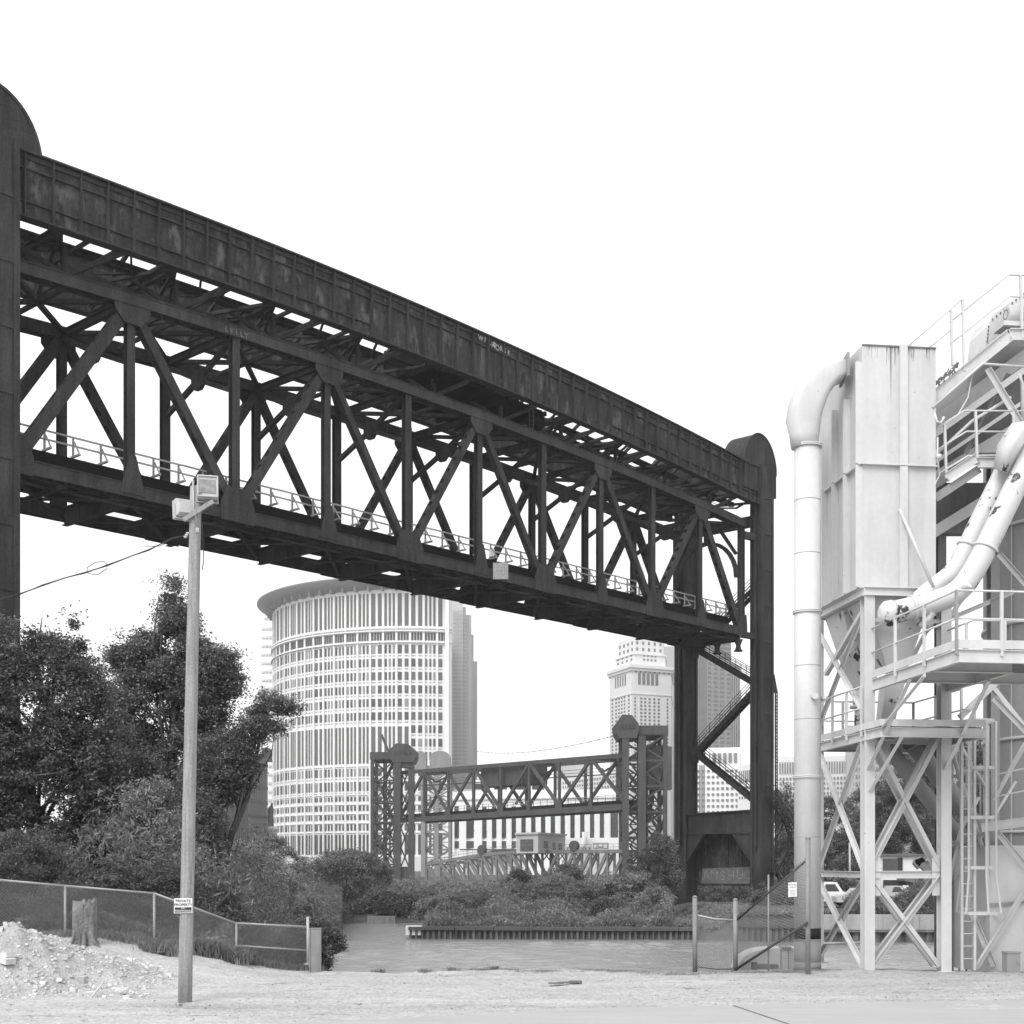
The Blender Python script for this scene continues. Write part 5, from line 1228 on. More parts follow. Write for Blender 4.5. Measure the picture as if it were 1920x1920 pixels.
nb = int((a_right-a_left)/BAY)
pat = ['2', '3', '2', '2', '3', '2', '3', '3', '3', '3', '2', '3', '2', '3', '2', '2', '3', '2', '3', '2', '2', '3', '2', '3', '2', '2', '3']
rows = [(475, 525), (557, 605), (637, 685), (718, 765), (798, 845), (878, 925), (958, 1003), (1038, 1085), (1118, 1165), (1215, 1262), (1295, 1350), (1385, 1412), (1440, 1470), (1497, 1525), (1552, 1590)]
def cy_(v): return 1060+v/3.2
piers = MB(); sills = MB()
def arc_band(mb, r, dr, z0, z1, a0=a_left, a1=a_right, n=70):
    for k in range(n):
        b0 = a0+(a1-a0)*k/n; b1 = a0+(a1-a0)*(k+1)/n; c = []
        for z in (z0, z1):
            c += [(CX+(r)*math.cos(b0), CY+r*math.sin(b0), z), (CX+(r+dr)*math.cos(b0), CY+(r+dr)*math.sin(b0), z), (CX+(r+dr)*math.cos(b1), CY+(r+dr)*math.sin(b1), z), (CX+r*math.cos(b1), CY+r*math.sin(b1), z)]
        mb.hexa(c)
def awin(ac, wdt, z0, z1, m):
    q = MB(); r = CR-.8; d = Vector((math.cos(ac), math.sin(ac), 0)); t = Vector((-d.y, d.x, 0))
    q.obox((CX+(r+.02)*d.x, CY+(r+.02)*d.y, (z0+z1)/2), t*wdt, d*.5, (0, 0, z1-z0)); vis = max(.02, -d.y)
    cb.window((q, m), wdt*(z1-z0)*vis)
for k in range(nb):
    a0 = a_right-.012-k*BAY; am = a0-BAY/2; p = pat[k % len(pat)]
    offs = [(-1.52, 1.75), (1.52, 1.75)] if p == '2' else [(-1.85, .95), (0, .95), (1.85, .95)]
    d = Vector((math.cos(a0), math.sin(a0), 0)); t = Vector((-d.y, d.x, 0))
    piers.obox((CX+(CR-.5)*d.x, CY+(CR-.5)*d.y, (cz(1606)+cz(1107))/2), t*1.0, d*.5, (0, 0, cz(1107)-cz(1606)))
    for off, wd in offs:
        ac = am+off/CR
        tall = (k >= 3 and k <= 17)
        awin(ac, wd, cz(cy_(360)), cz(cy_(165)), M['glassA'])
        awin(ac, wd, cz(cy_(1735)), cz(cy_(1615)), M['glassB'])
        for ra, rb2 in rows:
            if tall and 950 < ra < 1180: continue
            awin(ac, wd, cz(cy_(rb2)), cz(cy_(ra)), rnd.choice([M['glassA'], M['glassA'], M['glassB'], M['glassB'], M['glassC']]))
            if ra < 1300: 
                q = MB(); dd = Vector((math.cos(ac), math.sin(ac), 0)); tt = Vector((-dd.y, dd.x, 0))
                q.obox((CX+(CR-.79)*dd.x, CY+(CR-.79)*dd.y, cz(cy_(rb2+14))), tt*wd, dd*.4, (0, 0, .45)); cb.window((q, M['stone3']), .01)
        if tall: awin(ac, wd, cz(cy_(1185)), cz(cy_(965)), M['glassA'])
    # narrow triple openings of the attic floor
    for j in range(4): awin(am+(-2.0+j*1.33)/CR, .95, cz(cy_(447)), cz(cy_(400)), M['glassB'])
for v in (372, 388, 458, 1200, 1372, 1430, 1487, 1543, 1600): sills = MB(); arc_band(sills, CR-.8, .45 if v > 460 else 1.2, cz(cy_(v+ (7 if v < 400 else 4))), cz(cy_(v))); sills.build('sill_band', M['stone'], cb.root)
for ra, rb2 in []: arc_band(sills, CR-.8, .34, cz(cy_(rb2+8)), cz(cy_(rb2+1)))
piers.build('pier', M['stone'], cb.root)['kind'] = 'stuff'
m = MB(); av0, av1 = a_left-.15, math.radians(-72)
prof = [(CR-3, cz(1106)), (CR+.5, cz(1103)), (CR+7.2, cz(1087.5)), (CR+7.2, cz(1085)), (CR-3, cz(1086.5))]
m.lathe((CX, CY, 0), prof, 80, av0, av1)
m.face([0, 1, 2, 3, 4]); m.build('roof_visor', M['vis'], cb.root)
m = MB(); arc_band(m, CR-2.2, .3, cz(1107), cz(1097)); m.build('clerestory', M['paint'], cb.root)
m = MB()
for k in range(nb): a0 = a_right-.012-k*BAY; d = Vector((math.cos(a0), math.sin(a0), 0)); t = Vector((-d.y, d.x, 0)); m.obox((CX+(CR)*d.x, CY+CR*d.y, cz(1102)), t*.9, d*5, (0, 0, 2.6))
m.build('visor_bracket', M['vis'], cb.root)['kind'] = 'stuff'
cb.wall([(xof(834, 592), 596), (xof(842, 594), 594), (xof(842, 630), 630), (xof(830, 640), 640)], -2, cz(1107), M['stone'])
m = MB(); arc_band(m, CR-1, 2.6, -2, cz(1606)); m.build('plinth', M['stone2'], cb.root)
cb.done()
# rounded stair bay with a bronze figure standing on it, left of the courthouse
bb_ = Bld('stair_bay', 'low rounded white stone bay at the left foot of the round courthouse', 'building', P(505, 1640, 560))
m = MB(); c = P(508, 1620, 560); m.lathe((c.x, c.y, -2), [(2.6, 0), (2.6, zof(1556, 560)+2), (2.9, zof(1556, 560)+2), (2.9, zof(1551, 560)+2), (.1, zof(1549, 560)+2)], 24); m.build('wall', M['stone2'], bb_.root); bb_.done()
fg = MB(); q = P(507, 1553, 560); fg.tube([q, q+Vector((0, 0, 3)), q+Vector((.2, 0, 5.5)), q+Vector((.1, 0, 8)), q+Vector((.5, 0, 9.5)), q+Vector((.6, 0, 10.6))], [1.3, 1.5, 1.1, 1.4, .5, .4], 10); fg.tube([q+Vector((.3, 0, 7.6)), q+Vector((-1.2, 0, 6.5)), q+Vector((-.9, 0, 4.8))], [.5, .45, .4], 8)
tag(fg.build('bronze_statue', M['farsteel']), 'dark robed bronze statue standing on the rounded stone bay', 'statue')
# ---- white tower with roof lettering
hb = Bld('hotel_tower', 'pale slab tower with white roof lettering peeping out left of the round courthouse', 'building', P(500, 1620, 800))
foot = [xy(488, 800), xy(560, 790), xy(560, 840), xy(495, 850)]
hb.wall(foot, -2, zof(1150, 800), M['stone'])
hb.grid(xy(489.5, 799.5), xy(515, 795), 2, zof(1172, 800), 4, 28, .8, .25, mat('pale_window_band', .58, .5, var=.05))
text_obj('roof_lettering', 'SHERATON', 5.2, M['paint'], Vector((xof(493, 797), 797.8, zof(1155, 797))), (1, -.05, 0), UPZ, hb.root, .5, 'LEFT')
hb.done()
# ---- dark glass building
db = Bld('dark_glass_block', 'low dark curtain wall office block left of the round courthouse', 'building', P(450, 1600, 520))
foot = [xy(385, 500), xy(466, 505), xy(502, 530), xy(502, 580), xy(385, 580)]
db.wall(foot, 3, zof(1412, 500), M['darkglass'])
for (A, C, n) in ((xy(385, 499.8), xy(466, 504.8), 22), (xy(466, 504.8), xy(502, 529.8), 12)):
    for k in range(n):
        p = A+(C-A)*(k/n); q = MB(); q.box(p.x-.07, p.x+.07, p.y-.25, p.y+.05, 3, zof(1412, 500)); db.window((q, M['farsteel']), 1)
    for v in (1425, 1470, 1500, 1528, 1556, 1590):
        q = MB(); q.beam((A.x, A.y-.1, zof(v, 500)), (C.x, C.y-.1, zof(v, 500)), .3, 1.2); q.build('spandrel', M['louver'], db.root)
for sz, (q, m_) in db.win: q.build('mullion', m_, db.root)
db.win = []
q = MB(); q.box(xof(486, 530), xof(498, 530), 535, 545, zof(1412, 500), zof(1400, 530)); q.build('roof_plant', M['farsteel'], db.root)
q = MB(); q.box(xof(470, 520), xof(516, 520), 530, 548, -2, zof(1585, 520)); tag(q.build('low_building', M['stone']), 'low white block below the dark glass building', 'building')
# ---- stepped tower behind the courthouse (right)
kb = Bld('stepped_tower', 'pale stepped skyscraper rising behind the right edge of the round courthouse', 'building', P(865, 1620, 760))
steps = [((836, 895), 1240, 780), ((836, 888), 1190, 770), ((836, 884), 1153, 765), ((836, 874), 1138, 760), ((838, 868), 1124, 757)]
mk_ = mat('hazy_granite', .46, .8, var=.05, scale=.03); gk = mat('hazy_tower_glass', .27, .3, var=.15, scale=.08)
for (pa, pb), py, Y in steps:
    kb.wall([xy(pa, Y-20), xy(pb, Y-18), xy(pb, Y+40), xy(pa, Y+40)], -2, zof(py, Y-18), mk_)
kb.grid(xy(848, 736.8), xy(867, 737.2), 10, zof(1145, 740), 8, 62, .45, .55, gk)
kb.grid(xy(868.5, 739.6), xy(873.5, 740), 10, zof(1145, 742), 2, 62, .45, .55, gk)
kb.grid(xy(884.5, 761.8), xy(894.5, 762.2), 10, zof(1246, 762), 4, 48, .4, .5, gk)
m = MB(); c = xy(852, 745); m.lathe((c.x, c.y, -2), [(5.5, 0), (5.5, zof(1232, 740)+2), (0.1, zof(1228, 740)+2)], 20); m.build('round_bay', mk_, kb.root)
for k in range(9):
    a = math.radians(-165+k*18); q = MB(); q.box(c.x+5.55*math.cos(a)-.7, c.x+5.55*math.cos(a)+.7, c.y+5.55*math.sin(a)-.2, c.y+5.55*math.sin(a)+.2, 5, zof(1238, 740)); kb.window((q, gk), 9)
for i in range(5):
    q = MB(); px = 840+i*8; q.box(xof(px, 742), xof(px+1.5, 742), 742, 744, zof(1124, 742), zof(1118-i % 2*3, 742)); q.build('crown_fin', mk_, kb.root)
kb.done()
# ---- long white building with tall dark window strips
lb = Bld('post_office', 'long white stone building with tall dark vertical window strips behind the far lift bridge', 'building', P(1000, 1620, 400))
YA, YB = 400, 385
lb.wall([xy(838, YA), xy(1180, YB), xy(1180, 440), xy(838, 440)], -3, zof(1484, YA), M['stone'])
lb.wall([xy(838, YA-.6), xy(1180, YB-.6), xy(1180, YB), xy(838, YA)], zof(1500, YA), zof(1497, YA), M['stone2'], 'cornice')
for k in range(16):
    f = 608+52.3*k if k else 612; px = 640+f/2.824
    wd = 16 if k in (1, 15) else 9.5
    px = {0: 855.5, 1: 881}.get(k, 907.5+(k-2)*18.35); px = 1151 if k == 15 else px; Yf = YA+(YB-YA)*(px-838)/342-.3
    if px > 1175: continue
    q = MB(); q.box(xof(px-wd/2, Yf), xof(px+wd/2, Yf), Yf-.1, Yf+.6, zof(1571, Yf), zof(1512, Yf)); w1 = q.build('window', M['glass'], lb.root)
    q = MB()
    for v in (1524, 1540, 1556): q.box(xof(px-wd/2, Yf), xof(px+wd/2, Yf), Yf-.3, Yf-.1, zof(v+2.4, Yf), zof(v, Yf))
    for j in range(1, 4 if wd > 10 else 3): xx = xof(px-wd/2+wd*j/(4 if wd > 10 else 3), Yf); q.box(xx-.1, xx+.1, Yf-.25, Yf-.1, zof(1571, Yf), zof(1512, Yf))
    q.build('frame', M['farsteel'], w1)
    q = MB(); q.box(xof(px-wd/2, Yf), xof(px+wd/2, Yf), Yf-.1, Yf+.5, zof(1590, Yf), zof(1577, Yf)); q.build('window', M['glass'], lb.root)
    q = MB(); q.box(xof(px-wd/2, Yf), xof(px-wd/2, Yf)+.2, Yf-.5, Yf-.1, zof(1600, Yf), zof(1500, Yf)); q.build('pilaster', M['stone'], lb.root)
for j, (pa, pb) in enumerate(((889, 914), (926, 951), (962, 985), (997, 1021))):
    q = MB(); q.box(xof(pa, 405), xof(pb, 405), 404, 410, zof(1484, 405), zof(1462, 405)); v_ = q.build('roof_plant', M['stone2'], lb.root)
    q = MB()
    for k in range(6): q.box(xof(pa+.6, 404), xof(pb-.6, 404), 403.6, 404, zof(1482-k*2.2, 404), zof(1480.4-k*2.2, 404))
    q.build('louvre', M['louver'], v_)
q = MB(); q.box(xof(850, 399), xof(1060, 399), 398.8, 399.2, zof(1482, 399), zof(1480.8, 399)); q.build('parapet', M['stone2'], lb.root)
q = MB(); q.box(xof(862, 392), xof(968, 392), 390, 396, zof(1594, 392), zof(1592, 392)); q.build('canopy', M['farsteel'], lb.root)
lb.done()
# mid-grey block with many windows behind it on the right
ob = Bld('office_block', 'grey masonry office block with small windows behind the far lift bridge', 'building', P(1120, 1620, 520))
ob.wall([xy(1052, 520), xy(1180, 470), xy(1180, 560), xy(1052, 560)], -2, zof(1448, 480), M['stone2'])
ob.wall([xy(1040, 560), xy(1108, 560), xy(1108, 580), xy(1040, 580)], -2, zof(1432, 560), M['stone3'])
ob.grid(xy(1054, 519), xy(1178, 470), zof(1500, 500), zof(1452, 480), 26, 5, .4, .5); ob.done()
# ---- ornate stone tower with spire
tb_ = Bld('spire_tower', 'ornate pale stone skyscraper with arcaded top storeys, stepped crown and thin spire', 'building', P(1200, 1620, 690))
cor, lf, rt = xy(1184, 680), xy(1143, 705), xy(1258, 690)
back = xy(1230, 740)
zc = zof(1252, 680)
tb_.wall([lf, cor, rt, xy(1262, 735), xy(1160, 745)], -2, zc, M['stone2'])
def inset(f, extra=0):
    c = (lf+cor+rt+back)/4; return [c+(p-c)*f for p in (lf, cor, rt, xy(1262, 735), xy(1160, 745))]
tb_.wall(inset(1.09), zc, zc+1.6, M['stone2'], 'cornice'); tb_.wall(inset(1.05), zc-1.4, zc, M['stone2'], 'cornice')
tb_.wall(inset(1.02), zof(1301, 680), zof(1299, 680), M['stone2'], 'cornice')
tb_.wall(inset(.80), zc, zof(1222, 680), M['stone2']); tb_.wall(inset(.74), zof(1222, 680), zof(1190, 680), M['stone2'])
tb_.wall(inset(.83), zof(1224, 680), zof(1221, 680), M['stone2'], 'cornice')
cc_ = (lf+cor+rt+back)/4
m = MB(); z0 = zof(1190, 690)
m.lathe((cc_.x, cc_.y, 0), [(9.5, z0-3), (9.5, z0+5), (7.5, z0+6), (7.5, zof(1135, 690)), (8.2, zof(1134, 690)), (8.2, zof(1131, 690)), (4.8, zof(1128, 690)), (4.8, zof(1100, 690)), (5.3, zof(1099, 690)), (3, zof(1090, 690)), (1.6, zof(1075, 690)), (.5, zof(1040, 690)), (.1, zof(1015, 690))], 16); m.build('spire', M['stone2'], tb_.root)
for k in range(10):
    a = math.radians(-180+k*20); q = MB(); q.box(cc_.x+7.6*math.cos(a)-.55, cc_.x+7.6*math.cos(a)+.55, cc_.y+7.6*math.sin(a)-.3, cc_.y+7.6*math.sin(a)+.3, zof(1165, 690), zof(1142, 690)); tb_.window((q, M['glass2']), 5)
tb_.grid(cor+Vector((0, -.1, 0)), rt+Vector((0, -.1, 0)), zof(1420, 680), zof(1305, 680), 9, 17, .34, .5, cols=[(.07, .11), (.22, .27), (.32, .37), (.43, .48), (.55, .60), (.66, .71), (.89, .93)])
tb_.grid(lf+Vector((0, -.1, 0)), cor+Vector((0, -.1, 0)), zof(1420, 690), zof(1305, 690), 7, 17, .4, .5, cols=[(.10, .17), (.27, .34), (.40, .47), (.53, .60), (.66, .73), (.85, .92)])
for A, C, xs_ in ((cor, rt, [.20, .31, .42, .53, .64]), (lf, cor, [.28, .39, .50, .61, .72])):
    for f in xs_:
        p = A+(C-A)*f; q = MB(); d = (C-A).normalized(); hw = .85 if A is cor else .75; zz0, zz1 = zof(1283, 682), zof(1264, 682)
        pts = [p-d*hw, p+d*hw]; poly = [(pts[0].x, pts[0].y-.3, zz0), (pts[1].x, pts[1].y-.3, zz0)]+[(p.x+d.x*hw*math.cos(a), p.y+d.y*hw*math.cos(a)-.3, zz1+hw*math.sin(a)) for a in [k*math.pi/6 for k in range(7)]]
        q.prism(poly, (0, .6, 0)); tb_.window((q, M['glass2']), 9)
tb_.grid(cor+(rt-cor)*.05, rt, zof(1262, 680), zof(1254, 680), 8, 1, .3, .6); tb_.grid(lf, cor, zof(1262, 690), zof(1254, 690), 7, 1, .35, .6)
i8 = inset(.80); tb_.grid(i8[1], i8[2], zof(1238, 682), zof(1222, 682), 5, 2, .35, .5, cols=[(.3, .36), (.42, .48), (.54, .60), (.66, .72)]); tb_.grid(i8[0], i8[1], zof(1238, 682), zof(1222, 682), 4, 2, .35, .5)
i8 = inset(.74); tb_.grid(i8[1], i8[2], zof(1220, 682), zof(1196, 682), 5, 2, .35, .5); tb_.grid(i8[0], i8[1], zof(1220, 682), zof(1196, 682), 4, 2, .35, .5)
tb_.done()
q = Bld('grey_slab', 'grey slab building half hidden between the spire tower and the lift bridge tower', 'building', P(1262, 1620, 800))
q.wall([xy(1244, 790), xy(1300, 790), xy(1300, 820), xy(1244, 820)], -2, zof(1212, 790), M['stone3']); q.wall([xy(1256, 760), xy(1290, 760), xy(1290, 800), xy(1256, 800)], -2, zof(1247, 760), M['stone3'])
q.grid(xy(1258, 759.8), xy(1288, 759.8), 10, zof(1250, 760), 6, 40, .5, .4, gk); q.done()
# ---- banded skyscraper with faceted corner
sb = Bld('banded_skyscraper', 'tall grey skyscraper with grouped square windows seen through the open lift tower', 'building', P(1345, 1620, 640))
m4 = mat('warm_granite', .29, .8, var=.06, scale=.03)
sb.wall([xy(1300, 640), xy(1326, 630), xy(1326, 680), xy(1300, 680)], -2, zof(1196, 630), m4)
sb.wall([xy(1326, 628), xy(1371, 636), xy(1371, 680), xy(1326, 680)], -2, zof(1196, 630), m4)
sb.wall([xy(1371, 636), xy(1388, 648), xy(1380, 690), xy(1340, 690)], -2, zof(1243, 636), m4)
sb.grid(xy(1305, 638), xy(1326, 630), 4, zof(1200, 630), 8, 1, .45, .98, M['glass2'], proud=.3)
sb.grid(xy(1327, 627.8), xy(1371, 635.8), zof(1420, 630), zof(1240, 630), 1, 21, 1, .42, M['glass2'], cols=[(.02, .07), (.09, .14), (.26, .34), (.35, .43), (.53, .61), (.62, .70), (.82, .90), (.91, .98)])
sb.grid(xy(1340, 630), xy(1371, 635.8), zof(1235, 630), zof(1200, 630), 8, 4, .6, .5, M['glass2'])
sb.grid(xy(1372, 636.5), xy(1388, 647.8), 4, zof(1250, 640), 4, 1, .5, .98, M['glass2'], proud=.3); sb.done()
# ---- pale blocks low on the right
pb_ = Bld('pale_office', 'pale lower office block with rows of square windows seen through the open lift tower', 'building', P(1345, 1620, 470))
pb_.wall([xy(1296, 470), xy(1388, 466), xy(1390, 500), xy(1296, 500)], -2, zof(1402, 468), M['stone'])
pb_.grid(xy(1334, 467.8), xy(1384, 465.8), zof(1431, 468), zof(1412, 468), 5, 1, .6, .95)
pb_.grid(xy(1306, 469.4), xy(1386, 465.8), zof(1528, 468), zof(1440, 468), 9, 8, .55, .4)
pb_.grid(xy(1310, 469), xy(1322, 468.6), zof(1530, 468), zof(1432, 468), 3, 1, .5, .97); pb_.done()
cb2 = Bld('columned_block', 'pale block with tall narrow upper windows stretching behind the white pipe', 'building', P(1500, 1620, 430))
cb2.wall([xy(1383, 440), xy(1415, 432), xy(1415, 470), xy(1383, 470)], -2, zof(1434, 436), M['stone2'])
cb2.wall([xy(1458, 430), xy(1588, 425), xy(1588, 470), xy(1458, 470)], -2, zof(1418, 428), M['stone2'])
cb2.grid(xy(1385, 439.6), xy(1414, 432), zof(1468, 436), zof(1444, 436), 8, 1, .5, .95); cb2.grid(xy(1385, 439.6), xy(1414, 432), zof(1500, 436), zof(1472, 436), 6, 3, .5, .5)
cb2.grid(xy(1460, 429.6), xy(1587, 424.8), zof(1451, 428), zof(1428, 428), 26, 1, .45, .95); cb2.grid(xy(1460, 429.6), xy(1587, 424.8), zof(1492, 428), zof(1455, 428), 20, 4, .5, .5)
m = MB(); c = xy(1399, 520); z = zof(1436, 520); m.v = [(c.x-7, c.y-7, z-5), (c.x+7, c.y-7, z-5), (c.x+7, c.y+7, z-5), (c.x-7, c.y+7, z-5), (c.x-7, c.y-7, z), (c.x+7, c.y-7, z), (c.x+7, c.y+7, z), (c.x-7, c.y+7, z), (c.x, c.y, z+6)]
for f in ((0, 1, 5, 4), (1, 2, 6, 5), (2, 3, 7, 6), (3, 0, 4, 7), (4, 5, 8), (5, 6, 8), (6, 7, 8), (7, 4, 8)): m.face(list(f))
m.build('roof_lantern', M['stone2'], cb2.root); cb2.done()
tb2 = Bld('brown_tower_block', 'tall masonry block with dense small windows behind the trees and white legs on the right', 'building', P(1660, 1620, 380))
tb2.wall([xy(1585, 390), xy(1850, 380), xy(1850, 430), xy(1585, 430)], -2, zof(1372, 385), M['stone3'])
tb2.wall([xy(1588, 389), xy(1625, 389), xy(1625, 395), xy(1588, 395)], -2, zof(1360, 389), M['stone3'])
tb2.grid(xy(1590, 389.5), xy(1850, 379.8), zof(1600, 385), zof(1378, 385), 40, 16, .45, .5); tb2.done()
for px in (1393, 1399):
    q = MB(); p = P(px, 1440, 640); q.tube([p, P(px, 1372 if px < 1397 else 1385, 640)], [.25, .1], 6); tag(q.build('antenna_mast', M['galv']), 'thin antenna mast seen between the stairs and the right tower leg, '+('left one' if px < 1397 else 'right one'), 'mast', 'antenna masts on the skyline')
# small white riverside buildings between the bridges
wb_ = Bld('white_warehouse', 'low white warehouse with a faded grey sign behind the swing bridge', 'building', P(1115, 1620, 290))
wb_.wall([xy(1055, 290), xy(1182, 285), xy(1182, 300), xy(1055, 300)], -2.5, zof(1571, 288), M['stone'])
q = MB(); q.box(xof(1112, 285), xof(1141, 285), 284.4, 284.9, zof(1592, 285), zof(1580, 285)); sg = q.build('wall_sign', M['sign'], wb_.root)
for k in range(3):
    q = MB(); q.box(xof(1114+k*9, 284), xof(1120+k*9, 284), 284.2, 284.45, zof(1590-k % 2*3, 284), zof(1584-k % 2*1, 284)); q.build('faded_mark', M['stone2'], sg)
q = MB(); q.tube([P(1090, 1600, 286), P(1091, 1585, 286), P(1096, 1582, 286), P(1097, 1560, 286)], .7, 8); q.build('duct', M['paint'], wb_.root)
wb_.grid(xy(1060, 289), xy(1110, 288), zof(1600, 288), zof(1586, 288), 6, 1, .4, .6); wb_.done()
# ================================================================ FAR LIFT BRIDGE
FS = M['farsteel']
FA = xy(752, 296); FB = xy(1172, 238)           # near truss line, left and right end
fd = (FB-FA); FL = fd.length; fd = fd.normalized(); fn = Vector((-fd.y, fd.x, 0))
if fn.y < 0: fn = -fn
FW = 6.5
def FP(s, t, z): p = FA+fd*s+fn*t; return Vector((p.x, p.y, z))
fz0 = lambda s: 12.9+.5*s/FL
fzt = lambda s: zof(1444, 296)+(zof(1410, 238)-zof(1444, 296))*s/FL-.3
fs = empty('far_lift_span', FP(FL/2, FW/2, 12), 'raised truss span of the smaller lift bridge in the distance', 'bridge span')
n = 8; pl = FL/n
for t in (0, FW):
    q = MB(); q.beam(FP(0, t, fz0(0)-.9), FP(FL, t, fz0(FL)-.9), .5, 1.1); q.build('bottom_chord', FS, fs)
    q = MB(); q.beam(FP(0, t, fzt(0)-.3), FP(FL, t, fzt(FL)-.3), .5, .8); q.build('top_chord', FS, fs)
    for i in range(n+1):
        s = i*pl; q = MB(); q.beam(FP(s, t, fz0(s)-.5), FP(s, t, fzt(s)-.3), .4, .5 if i not in (0, n) else .9, fd); q.build('vertical', FS, fs)
        if i < n:
            s1 = (i+1)*pl
            a, b_ = (FP(s, t, fz0(s)), FP(s1, t, fzt(s1)-.4)) if i % 2 == 0 else (FP(s, t, fzt(s)-.4), FP(s1, t, fz0(s1)))
            q = MB(); q.beam(a, b_, .4, .62, fd); q.build('diagonal', FS, fs)
            if t == 0: 
                q = MB(); e = 1.3 if i % 2 == 0 else .7; z = fz0(s)
                q.prism([FP(s-e, -.3, z-1.4), FP(s+e, -.3, z-1.4), FP(s+e*.6, -.3, z+1.1), FP(s-e*.6, -.3, z+1.1)], fn*.05); q.build('gusset_plate', FS, fs)
        if i in (1, 3, 5, 7):
            q = MB(); q.beam(FP(s, 0, fzt(s)-1), FP(s, FW/2, fzt(s)-2.6), .25, .3); q.beam(FP(s, FW, fzt(s)-1), FP(s, FW/2, fzt(s)-2.6), .25, .3); q.beam(FP(s, 0, fzt(s)-.4), FP(s, FW, fzt(s)-.4), .25, .4); q.build('sway_frame', FS, fs)
q = MB(); q.prism([FP(0, .8, fz0(0)-.35), FP(FL, .8, fz0(FL)-.35), FP(FL, FW-.8, fz0(FL)-.35), FP(0, FW-.8, fz0(0)-.35)], UPZ*.75); q.build('deck', M['steel3'], fs)
q = MB()
for h in (.9, 1.4): q.beam(FP(2, .8, fz0(0)+h), FP(FL-2, .8, fz0(FL)+h), .08, .1)
for k in range(34): s = 2+(FL-4)*k/33; q.beam(FP(s, .8, fz0(s)+.4), FP(s, .8, fz0(s)+1.45), .1, .1, fd)
q.build('railing', M['wood'], fs)
q = MB(); s = FL*.5; q.prism([FP(s-8, 1, fzt(s)-4.4), FP(s+8, 1, fzt(s)-4.4), FP(s+8, FW-1, fzt(s)-4.4), FP(s-8, FW-1, fzt(s)-4.4)], UPZ*3.9)
for k in range(9): q.beam(FP(s-8+2*k, .95, fzt(s)-4.4), FP(s-8+2*k, .95, fzt(s)-.5), .1, .12)
q.build('machinery_house', FS, fs)
q = MB()
for u in (-1, 1): q.beam(FP(s+u*8, 1, fzt(s)-4.4), FP(s+u*3.5, 1, fz0(s)+1), .3, .5)
q.beam(FP(4, 3, fzt(4)-3.2), FP(FL-4, 3, fzt(FL)-3.2), 1, .14)
for h in (.6, 1.2): q.beam(FP(4, 3, fzt(4)-3.2+h), FP(FL-4, 3, fzt(FL)-3.2+h), .05, .08)
q.build('walkway', FS, fs)
def lattice_tower(x0, x1, Y0, Y1, zb_, zt_, label, house, m, name='far_lift_tower', house_side=1, nseg=6, group='towers of the far lift bridge'):
    root = empty(name, ((x0+x1)/2, (Y0+Y1)/2, zb_), label, 'bridge tower', group)
    cs = [(x0, Y0), (x1, Y0), (x1, Y1), (x0, Y1)]
    for c in cs:
        q = MB(); q.beam((c[0], c[1], zb_), (c[0], c[1], zt_), .9, .7, (1, 0, 0)); q.build('leg', m, root)
    for i in range(4):
        a, b_ = cs[i], cs[(i+1) % 4]; q = MB(); h = (zt_-zb_)/nseg
        for k in range(nseg):
            z = zb_+h*k
            q.beam((a[0], a[1], z), (b_[0], b_[1], z+h), .26, .3); q.beam((b_[0], b_[1], z), (a[0], a[1], z+h), .26, .3)
            q.beam((a[0], a[1], z+h), (b_[0], b_[1], z+h), .3, .38); q.beam(((a[0]+b_[0])/2, (a[1]+b_[1])/2, z+h/2-.0), (a[0], a[1], z+h/2), .16, .18)
        q.build('bracing', m, root)
    q = MB(); q.box(x0-.5, x1+.5, Y0-.5, Y1+.5, zt_, zt_+1.6); q.build('top_beam', m, root)
    if house:
        hx0, hx1 = house; z = zt_+.3; q = MB(); w_ = hx1-hx0
        prof = [(hx0, z), (hx0+w_*.15, z-1), (hx1-w_*.1, z-1), (hx1, z+.3), (hx1, z+1.5), (hx1-w_*.3, z+3.0), (hx0+w_*.25, z+3.1), (hx0-.2, z+1.5)]
        q.prism([(x, Y0-1.5, zz) for x, zz in prof], (0, 8, 0)); hh = q.build('machinery_house', m, root)
        for j in range(4):
            q = MB(); xa = hx0+w_*(.18+.18*j); q.box(xa, xa+w_*.12, Y0-1.6, Y0-1.45, z+.6, z+1.4); q.build('window', M['louver'], hh)
    return root
# left tower: legs at pixels 697, 740, 776, base near 1670
YL = 292
rt_ = lattice_tower(xof(698, YL), xof(741, YL), YL, YL+9, -2.4, zof(1424, YL), 'left tower of the far lift bridge with a small windowed cabin on top', (xof(731, YL), xof(781, YL)), FS)
q = MB()
q.box(xof(740, YL), xof(752, YL), YL-1.4, YL-.2, -2.4, zof(1400, YL)); q.box(xof(741, YL), xof(776, YL), YL-1, YL+1, zof(1440, YL), zof(1412, YL))
q.box(xof(766, YL), xof(777, YL), YL-.8, YL+.6, -2.4, zof(1437, YL)); q.build('guide_column', FS, rt_)
q = MB()
z = -2.4
while z < zof(1470, YL): q.beam((xof(752, YL), YL, z), (xof(766, YL), YL, z+4), .25, .3); q.beam((xof(766, YL), YL, z), (xof(752, YL), YL, z+4), .25, .3); z += 4.2
q.box(xof(752, YL), xof(768, YL), YL-.5, YL+3, zof(1665, YL), zof(1625, YL)); q.build('bracing', FS, rt_)
q = MB()
for k in range(5):
    z0 = 0+k*6.2; xa, xb = (xof(712, YL), xof(734, YL)) if k % 2 else (xof(734, YL), xof(712, YL)); q.beam((xa, YL+4, z0), (xb, YL+4, z0+6.2), 1, .5)
q.build('stair_flight', FS, rt_)
YRr = 232
